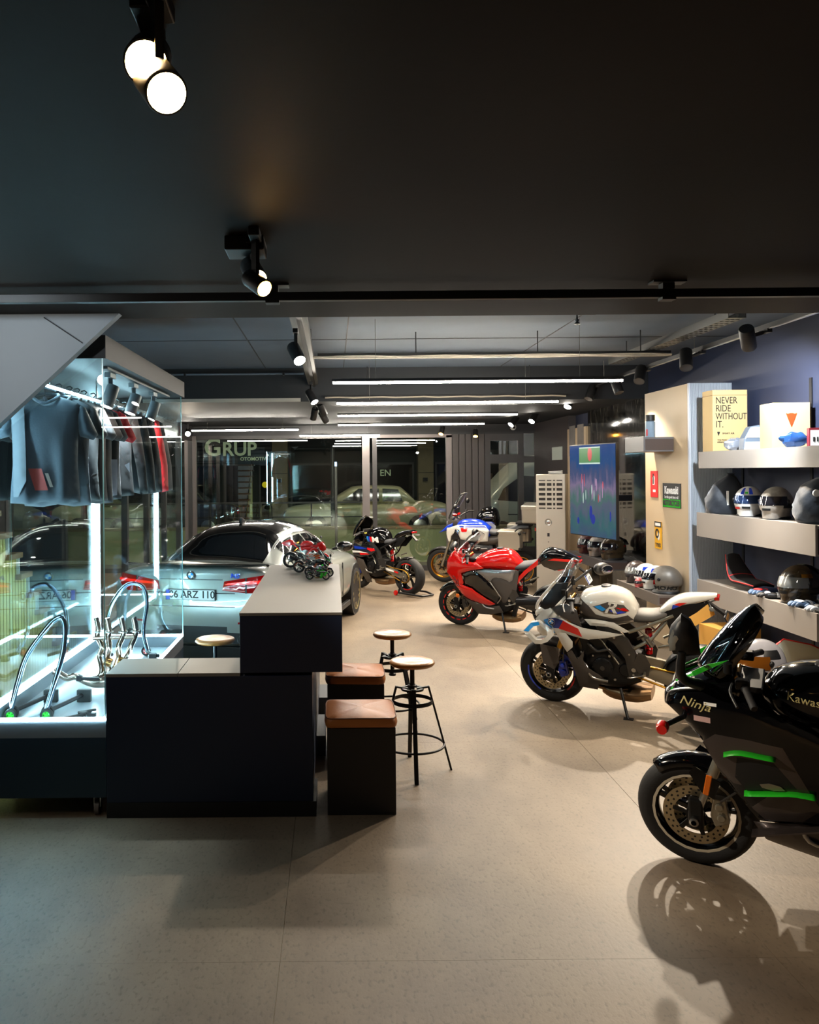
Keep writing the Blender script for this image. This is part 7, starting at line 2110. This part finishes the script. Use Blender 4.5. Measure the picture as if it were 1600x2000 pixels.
gpatch('rear_window', 0.6, 1.42, 40, 140, M_tint)
gpatch('roof_panel', 1.43, 2.7, 46, 134, M_carbon)
gpatch('windshield', 2.75, 3.45, 42, 138, M_tint)
for (a0, a1) in ((9, 33), (171, 147)):
    gpatch('rear_quarter_glass', 1.12, 1.32, a0, a1 + (3 if a0 < 90 else -3), M_tint)
    gpatch('rear_door_glass', 1.36, 2.1, a0, a1, M_tint)
    gpatch('front_door_glass', 2.16, 2.95, a0, a1, M_tint)
    s_ = 1 if a0 < 90 else -1
    mk('window_trim', MB().tube([gh(1.05 + 0.1 * i, R(a0), 0.008) for i in range(21)], 0.008, 6), M_chrome, car, smooth=60)
    mk('window_trim', MB().tube([gh(1.05 + 0.1 * i, R(a1 + 4 * s_), 0.008) for i in range(21)], 0.007, 6), M_chrome, car, smooth=60)
fin = MB().prism([(1.55, 1.475), (1.75, 1.48), (1.6, 1.545), (1.56, 1.54)], -0.02, 0.02)
mk('roof_antenna', fin, M_black, car, bevel=0.008)


def xs(y, z):
    t = abs(y)
    x = 0.02 * (t / 0.7) ** 2 if t < 0.7 else 0.02 + 4.2 * (t - 0.7) ** 2
    if z > 1.0:
        x += 3.5 * (z - 1.0) ** 2
    return x


RP = lambda a, d, b: (-d, a, b)


def rear(name, poly, m_, out=0.012, th=0.02, bulge=0.0, step=0.05, bw=0.03):
    return panel(name, poly, lambda a, b: -xs(a, b) + out, m_, car, step=step, th=th, bulge=bulge, bw=bw, place=RP)


for s_ in (-1, 1):
    f = lambda P: [(a * s_, b) for a, b in P]
    tl = rear('tail_light', f([(0.34, 0.90), (0.36, 0.99), (0.6, 1.03), (0.8, 1.06), (0.85, 0.98), (0.82, 0.88), (0.6, 0.875)]), M_redlens, 0.018, 0.03, 0.012)
    rear('light_band', f([(0.37, 0.955), (0.4, 0.975), (0.6, 0.995), (0.8, 1.01), (0.82, 0.985), (0.6, 0.965)]), mat('bright_red_lens', (220, 20, 14), 0.15, coat=1.0, emit=(255, 20, 10), estr=0.25), 0.034, 0.01)
    rear('light_bar', f([(0.36, 0.905), (0.58, 0.89), (0.58, 0.9), (0.36, 0.917)]), mat('pink_lens', (220, 110, 100), 0.2), 0.034, 0.006)
    rear('light_divider', f([(0.585, 0.875), (0.6, 0.875), (0.6, 1.03), (0.585, 1.027)]), M_black, 0.033, 0.01)
    rear('reflector', f([(0.5, 0.56), (0.74, 0.575), (0.74, 0.595), (0.5, 0.58)]), M_redlens, 0.016, 0.012)
    rear('exhaust_surround', f([(0.46, 0.36), (0.74, 0.38), (0.72, 0.47), (0.48, 0.46)]), M_black, 0.0, 0.02)
    for yy in (0.54, 0.66):
        mk('tailpipe', MB().lathe([(0.036, 0.06), (0.047, 0.06), (0.05, -0.03), (0.045, -0.035), (0.038, -0.02)], 20, (0.02, yy * s_, 0.4), 'x'), M_chrome, car, smooth=50)
rear('lid_seam', [(-0.86, 0.868), (-0.34, 0.862), (0.34, 0.862), (0.86, 0.868), (0.86, 0.873), (-0.86, 0.873)], M_black, 0.009, 0.02)
rear('bumper_seam', [(-0.84, 0.725), (0.84, 0.725), (0.84, 0.733), (-0.84, 0.733)], M_black, 0.009, 0.02)
rear('diffuser', [(-0.72, 0.53), (0.72, 0.53), (0.66, 0.36), (-0.66, 0.36)], M_black, 0.006, 0.05)
rear('lid_crease', [(-0.34, 1.0), (0.34, 1.0), (0.34, 1.008), (-0.34, 1.008)], mat('dark_seam', (60, 64, 64), 0.4), 0.004, 0.01)
mk('spoiler_lip', MB().loft([[(xs(y, 1.12) + 0.02, y, 1.128), (xs(y, 1.12) - 0.035, y, 1.15), (xs(y, 1.12) + 0.06, y, 1.152), (xs(y, 1.12) + 0.09, y, 1.13)] for y in [-0.78 + 0.13 * i for i in range(13)]]), M_blackgloss, car, smooth=40)
pl_ = rear('number_plate', [(-0.27, 0.795), (0.27, 0.795), (0.27, 0.905), (-0.27, 0.905)], M_black, 0.03, 0.02)
mk('plate_face', MB().box(-0.034, -0.03, -0.262, 0.262, 0.8, 0.9), M_wprint, pl_)
mk('plate_blue_band', MB().box(-0.0355, -0.034, 0.22, 0.262, 0.8, 0.9), M_blue, pl_)
mk('lettering', text_mesh('06 ARZ 110', 0.105, sx=0.95, bold=0.0015).xf(Matrix.Translation((-0.0355, -0.02, 0.852)) @ Matrix.Rotation(R(-90), 4, 'Z') @ Matrix.Rotation(R(90), 4, 'X')), M_print, pl_)
# round badge and model letter on the lid
bx_ = xs(0, 1.045)
mk('emblem', MB().lathe([(0.001, -0.014), (0.042, -0.014), (0.044, 0.0)], 28, (bx_ - 0.004, 0, 1.045), 'x'), M_black, car, smooth=40)
mb = MB()
for k in range(4):
    mb.cur = k % 2
    mb.add([(bx_ - 0.0195, 0, 1.045)] + [(bx_ - 0.0195, 0.028 * math.cos(math.pi / 2 * k + a * math.pi / 12), 1.045 + 0.028 * math.sin(math.pi / 2 * k + a * math.pi / 12)) for a in range(7)], [tuple(range(8))])
mk('emblem_quarters', mb, [M_wprint, M_cyan], car)
mk('emblem_ring', MB().lathe([(0.04, -0.018), (0.045, -0.016), (0.045, -0.008)], 28, (bx_ - 0.002, 0, 1.045), 'x'), M_chrome, car, smooth=40)
mk('lettering', text_mesh('M5', 0.06, sx=1.3, bold=0.003, shear=0.2, thick=0.004).xf(Matrix.Translation((xs(0.4, 1.045) - 0.012, -0.47, 1.045)) @ Matrix.Rotation(R(-90), 4, 'Z') @ Matrix.Rotation(R(90), 4, 'X')), M_blue, car)
for s_ in (-1, 1):
    for xw in (1.05, 4.03):
        mk('wheel_arch', MB().cyl((xw, 0.6 * s_, 0.36), (xw, 0.938 * s_, 0.36), 0.385, n=40), M_black, car, smooth=40)
        w_ = MB().lathe([(0.27, 0.66 * s_), (0.33, 0.66 * s_), (0.342, 0.70 * s_), (0.342, 0.9 * s_), (0.33, 0.942 * s_), (0.275, 0.946 * s_)], 48, (xw, 0, 0.342), 'y')
        wo = mk('tyre', w_, M_rubber, car, smooth=40)
        mb = MB().lathe([(0.278, 0.947 * s_), (0.262, 0.944 * s_), (0.255, 0.9 * s_), (0.255, 0.7 * s_)], 48, (xw, 0, 0.342), 'y')
        mb.lathe([(0.001, 0.93 * s_), (0.06, 0.93 * s_), (0.07, 0.9 * s_)], 20, (xw, 0, 0.342), 'y')
        for k in range(10):
            q = k * math.pi / 5
            q2 = q + (0.12 if k % 2 else -0.12)
            mb.bar((xw + 0.05 * math.cos(q), 0.915 * s_, 0.342 + 0.05 * math.sin(q)), (xw + 0.262 * math.cos(q2), 0.935 * s_, 0.342 + 0.262 * math.sin(q2)), 0.035, 0.022, up=(0, 1, 0))
        mk('rim', mb, M_goldrim, wo, smooth=35)
        mk('wheel_well', MB().lathe([(0.001, 0.8 * s_), (0.255, 0.8 * s_)], 32, (xw, 0, 0.342), 'y'), M_dkmetal, wo)
    mk('door_mirror', body([(2.72, 1.07, 1.12, 0.03), (2.78, 1.03, 1.16, 0.1), (2.88, 1.04, 1.16, 0.11), (2.94, 1.07, 1.13, 0.05)], 20, 3).xf(Matrix.Translation((0, 1.02 * s_, 0))), M_blackgloss, car, smooth=60)
    mk('mirror_arm', MB().bar((2.85, 0.85 * s_, 1.06), (2.85, 0.95 * s_, 1.08), 0.05, 0.03), M_black, car)
    for xx in (1.38, 2.14):
        mk('door_handle', MB().box(xx, xx + 0.2, 0.925 * s_, 0.95 * s_, 0.88, 0.91), M_silver, car, bevel=0.008)
    for xx in (1.34, 2.2, 3.1):
        mk('door_seam', MB().box(xx, xx + 0.006, 0.925 * s_, 0.939 * s_, 0.4, 0.85), M_black, car)
    mk('sill_trim', MB().box(1.5, 3.6, 0.88 * s_, 0.94 * s_, 0.2, 0.27), M_black, car, bevel=0.01)
mk('underbody', MB().box(0.12, 4.7, -0.75, 0.75, 0.15, 0.3), M_black, car)

# ---------------------------------------------------------------- model bikes on the bar top
def toy(src, label, X, Y, yaw, sc, swap):
    o = copy_tree(src, None, swap)
    o.name = 'model_motorcycle'
    o.location = (X, Y, 1.275)
    o.rotation_euler = (0, 0, yaw)
    o.scale = (sc,) * 3
    tag(o, label, 'model bike', 'model motorcycles on the bar top')
    return o


M_toyred = mat('toy_red', (224, 24, 20), 0.25, coat=0.6)
M_toyor = mat('toy_orange', (226, 96, 30), 0.3, coat=0.5)
toy(rb_, 'bright red model motorcycle, largest and farthest on the bar top', -0.25, 7.48, R(-12), 0.225, {M_bikeblack: M_toyred, M_red: M_toyred, M_blackgloss: M_toyred, M_sage: M_toyred, M_graph: M_steel, M_engine: M_engine2})
toy(wb_, 'white and orange model motorcycle in the middle on the bar top', -0.2, 7.12, R(-14), 0.165, {M_blue: M_toyor, M_cyan: M_toyor, M_red: M_toyor, M_graph: M_toyor, mat('navy_graphic'): M_red})
toy(kb_, 'black and green model motorcycle third from the back of the bar', -0.13, 6.86, R(-16), 0.125, {mat('grey_brown_metallic'): M_green})
toy(mb_, 'smallest black and white model motorcycle nearest on the bar', -0.13, 6.66, R(-10), 0.105, {M_bikeblack: M_sage, M_graph: M_green, M_blue: M_green, M_red: M_green})
# ---------------------------------------------------------------- the street outside
M_asph = mat('asphalt', (52, 52, 54), 0.8, var=0.2, scale=4)
M_stone = mat('travertine', (150, 136, 104), 0.7, var=0.25, scale=4, bump=0.1, bscale=12)
M_shop = mat('shop_dark', (34, 36, 36), 0.5)
M_shopgl = mat('dark_shop_glass', (10, 16, 18), 0.06, coat=0.6)
M_render = mat('dark_green_render', (34, 44, 40), 0.7)
struct('pavement', MB().box(-14, 14, YF, 19.6, -0.3, -0.02), mat('paving', (120, 116, 100), 0.7, var=0.15, scale=3))
struct('road', MB().box(-16, 16, 19.9, 26.6, -0.3, 0.35), M_asph)
low = struct('wall_low', MB().box(-8, 9, 19.6, 19.9, -0.3, 0.78), mat('pale_green_wall', (170, 172, 128), 0.7, var=0.1, scale=3))
mk('coping', MB().box(-8, 9, 19.57, 19.93, 0.78, 0.84), M_stone, low)
rail_ = thing('glass_railing', 'glass railing with dark handrail on the low wall across the window', 'railing', (0, 19.72, 0.84))
mk('handrail', MB().box(-4.2, 0.7, -0.03, 0.03, 0.56, 0.6), M_alu, rail_)
mk('bottom_rail', MB().box(-4.2, 0.7, -0.02, 0.02, 0.22, 0.245), M_black, rail_)
for k in range(4):
    mk('pane', MB().box(-4.15 + k * 1.22, -3.0 + k * 1.22, -0.006, 0.006, 0.06, 0.56), M_glass, rail_)
    mk('post', MB().box(-4.2 + k * 1.22, -4.16 + k * 1.22, -0.02, 0.02, 0.0, 0.56), M_alu, rail_)

bd = thing('shop_building', 'low shop building across the street with a pale lettered sign', 'building', (0, 27, 0.2))
mk('wall', MB().box(-12, 14, 0.3, 0.6, -0.3, 6), M_render, bd)
mk('canopy_band', MB().box(-12, -2.0, -0.1, 0.3, 2.3, 3.6), M_shop, bd)
for k in range(8):
    mk('slat', MB().box(-12, -2.0, -0.15, -0.1, 2.36 + k * 0.12, 2.43 + k * 0.12), mat('grey_slat', (58, 60, 58), 0.6), bd)
for xx in (-1.98, 2.8, 7.2):
    pl0 = mk('pillar', MB().box(xx, xx + 0.5, -0.2, 0.3, -0.3, 6), M_stone, bd)
    mk('stone_joint', MB().box(xx - 0.002, xx + 0.502, -0.202, -0.199, 0.5, 0.515).box(xx - 0.002, xx + 0.502, -0.202, -0.199, 1.2, 1.215).box(xx - 0.002, xx + 0.502, -0.202, -0.199, 1.9, 1.915), M_shop, pl0)
    mk('wall_lamp', MB().box(xx + 0.15, xx + 0.3, -0.26, -0.2, 1.62, 1.74), M_black, pl0)
for (a, b) in ((-4.7, -3.75), (-3.6, -2.7), (-2.45, -2.05), (-1.4, 0.0), (0.1, 1.3), (1.4, 2.7), (3.4, 4.6), (4.7, 5.9), (6.0, 7.1)):
    f_ = mk('window', MB().box(a, b, 0.2, 0.3, 0.0, 2.25), M_alu, bd)
    mk('pane', MB().box(a + 0.06, b - 0.06, 0.19, 0.2, 0.1, 2.18), M_shopgl, f_)
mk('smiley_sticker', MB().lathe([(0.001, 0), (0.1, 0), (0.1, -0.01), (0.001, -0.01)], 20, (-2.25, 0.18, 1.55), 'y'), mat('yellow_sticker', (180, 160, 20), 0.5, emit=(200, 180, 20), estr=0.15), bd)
M_signl = mat('pale_sign_letters', (188, 196, 160), 0.5, emit=(190, 205, 160), estr=0.06)
mk('lettering', text_mesh('G', 0.78, bold=0.012, thick=0.03).xf(Matrix.Translation((-3.92, -0.2, 2.76)) @ Matrix.Rotation(R(90), 4, 'X')), M_signl, bd)
mk('lettering', text_mesh('RUP', 0.62, bold=0.012, sx=1.0, thick=0.03).xf(Matrix.Translation((-3.05, -0.2, 2.71)) @ Matrix.Rotation(R(90), 4, 'X')), M_signl, bd)
mk('lettering', text_mesh('OTOMOTIV', 0.16, bold=0.002, thick=0.02).xf(Matrix.Translation((-2.6, -0.2, 2.4)) @ Matrix.Rotation(R(90), 4, 'X')), M_signl, bd)
mk('lettering', text_mesh('EN', 0.3, bold=0.002, thick=0.01).xf(Matrix.Translation((1.75, 0.17, 1.9)) @ Matrix.Rotation(R(90), 4, 'X')), M_signl, bd)


def simple_car(name, label, loc, rz, paint, van=False):
    t = thing(name, label, 'van' if van else 'car', loc, rz)
    if not van:
        mk('body_shell', body([(0, 0.35, 0.75, 0.6, 4), (0.1, 0.28, 0.9, 0.78, 4), (0.6, 0.25, 0.97, 0.84, 4), (2.2, 0.25, 0.95, 0.86, 4), (3.6, 0.26, 0.92, 0.84, 4), (4.4, 0.3, 0.82, 0.78, 4), (4.55, 0.4, 0.7, 0.6, 3)], 28, 3), paint, t, smooth=50)
        mk('cabin', body([(0.95, 0.9, 1.0, 0.72, 3.5), (1.25, 0.88, 1.3, 0.7, 3.5), (1.5, 0.88, 1.4, 0.68, 3.5), (2.5, 0.88, 1.4, 0.68, 3.5), (2.8, 0.88, 1.3, 0.7, 3.5), (3.3, 0.88, 0.98, 0.72, 3.5)], 28, 3), paint, t, smooth=50)
        for s_ in (-1, 1):
            for P in ([(1.3, 0.98), (1.42, 1.3), (1.85, 1.33), (1.85, 0.98)], [(1.95, 0.98), (1.95, 1.33), (2.5, 1.33), (2.95, 1.0)]):
                panel('side_window', P, lambda a, b: 0.74 - 0.12 * (b - 0.9), M_shopgl, t, step=0.2, th=0.05, side=s_)
        xs_ = (0.85, 3.65)
        rw = 0.31
    else:
        mk('body_shell', body([(0, 0.4, 1.9, 0.85, 5), (0.08, 0.35, 2.2, 0.98, 5), (0.4, 0.33, 2.35, 1.0, 5), (3.6, 0.33, 2.35, 1.0, 5), (4.2, 0.33, 2.2, 0.98, 4.5), (4.7, 0.34, 1.75, 0.95, 4), (5.2, 0.36, 1.2, 0.9, 4), (5.6, 0.4, 1.0, 0.75, 4)], 32, 3), paint, t, smooth=50)
        for s_ in (-1, 1):
            panel('side_window', [(2.3, 1.25), (2.3, 1.85), (3.75, 1.85), (3.75, 1.2)], lambda a, b: 1.0, M_shopgl, t, step=0.3, th=0.03, side=s_)
            panel('door_window', [(3.95, 1.15), (3.92, 1.8), (4.25, 1.82), (4.7, 1.5), (4.85, 1.2)], lambda a, b: 1.0 - 0.03 * max(0, a - 4), M_shopgl, t, step=0.3, th=0.04, side=s_)
            panel('door_handle', [(3.78, 0.98), (3.86, 0.98), (3.86, 1.14), (3.78, 1.14)], lambda a, b: 1.012, M_black, t, step=0.3, th=0.02, side=s_)
            panel('side_strip', [(1.0, 0.78), (4.6, 0.84), (4.6, 0.86), (1.0, 0.8)], lambda a, b: 1.012, M_black, t, step=0.4, th=0.02, side=s_)
        xs_ = (1.0, 4.75)
        rw = 0.34
    for xx in xs_:
        for s_ in (-1, 1):
            w = (0.86 if not van else 1.0) * s_
            tt = mk('tyre', MB().lathe([(rw * 0.62, w - 0.2 * s_), (rw, w - 0.19 * s_), (rw, w), (rw * 0.62, w + 0.012 * s_)], 28, (xx, 0, rw), 'y'), M_rubber, t, smooth=40)
            mk('rim', MB().lathe([(0.001, w + 0.006 * s_), (rw * 0.3, w + 0.01 * s_), (rw * 0.6, w - 0.01 * s_), (rw * 0.63, w + 0.012 * s_)], 24, (xx, 0, rw), 'y'), M_steel, tt, smooth=40)
    for s_ in (-1, 1):
        mk('headlight', MB().ell((4.45 if not van else 5.4, 0.55 * s_, 0.68 if not van else 0.95), (0.1, 0.16, 0.08), 14, 8), M_visorclear, t, smooth=60)
        mk('tail_light', MB().box(0.0, 0.06, 0.5 * s_, 0.74 * s_, 0.65, 0.8), M_redlens, t, bevel=0.01)
    return t


simple_car('parked_sedan', 'cream old sedan parked across the street behind the glass door', (3.2, 23.0, 0.36), R(180), mat('cream_paint', (206, 200, 160), 0.3, coat=0.6))
simple_car('parked_car', 'dark car parked across the street behind the sign', (-2.6, 23.4, 0.36), R(180), mat('dark_car_paint', (30, 30, 34), 0.2, coat=1.0))
simple_car('white_van', 'white passenger van seen through the narrow street door', (9.0, 21.6, 0.2), R(180), mat('van_white', (214, 212, 196), 0.3, coat=0.4), True)

# short post lamp beside the glass door and two tall street lamps out of frame
pp = thing('post_lamp', 'slim grey post outside the window with a small cool tip light', 'post', (0.07, 18.6, -0.02))
mk('post', MB().cyl((0, 0, 0), (0, 0, 2.3), 0.03, n=12), M_alu2, pp, smooth=50)
mk('tip_light', MB().cyl((0, 0, 2.3), (0, 0, 2.4), 0.025, n=12), emis('cool_tip', (170, 210, 255), 1.2), pp, smooth=50)
for i, (xx, yy, lb) in enumerate([(-6.0, 20.4, 'tall street lamp towards the sign side of the street'), (5.6, 20.4, 'tall street lamp towards the van side of the street'), (0.0, 20.4, 'tall street lamp in the middle of the street')]):
    sl = thing('street_lamp', lb, 'street lamp', (xx, yy, 0.35), 0, 'street lamps')
    mk('mast', MB().cyl((0, 0, 0), (0, 0, 6.2), 0.06, 0.04, n=12), M_alu, sl, smooth=50)
    mk('arm', MB().bar((0, 0, 6.15), (0, 1.1, 6.3), 0.06, 0.05), M_alu, sl)
    mk('lamp_head', MB().box(-0.12, 0.12, 0.9, 1.5, 6.26, 6.36), M_alu, sl, bevel=0.02)
    mk('diffuser', MB().box(-0.1, 0.1, 0.95, 1.45, 6.25, 6.262), emis('street_lamp_glow', (255, 226, 160), 6), sl)
    ld = bpy.data.lights.new('street_glow', 'SPOT')
    ld.energy = 45
    ld.color = (1.0, 0.88, 0.6)
    ld.spot_size = R(140)
    ld.spot_blend = 0.6
    ld.shadow_soft_size = 0.15
    lo = bpy.data.objects.new('street_glow', ld)
    link(lo, sl)
    lo.location = (0, 1.2, 6.22)
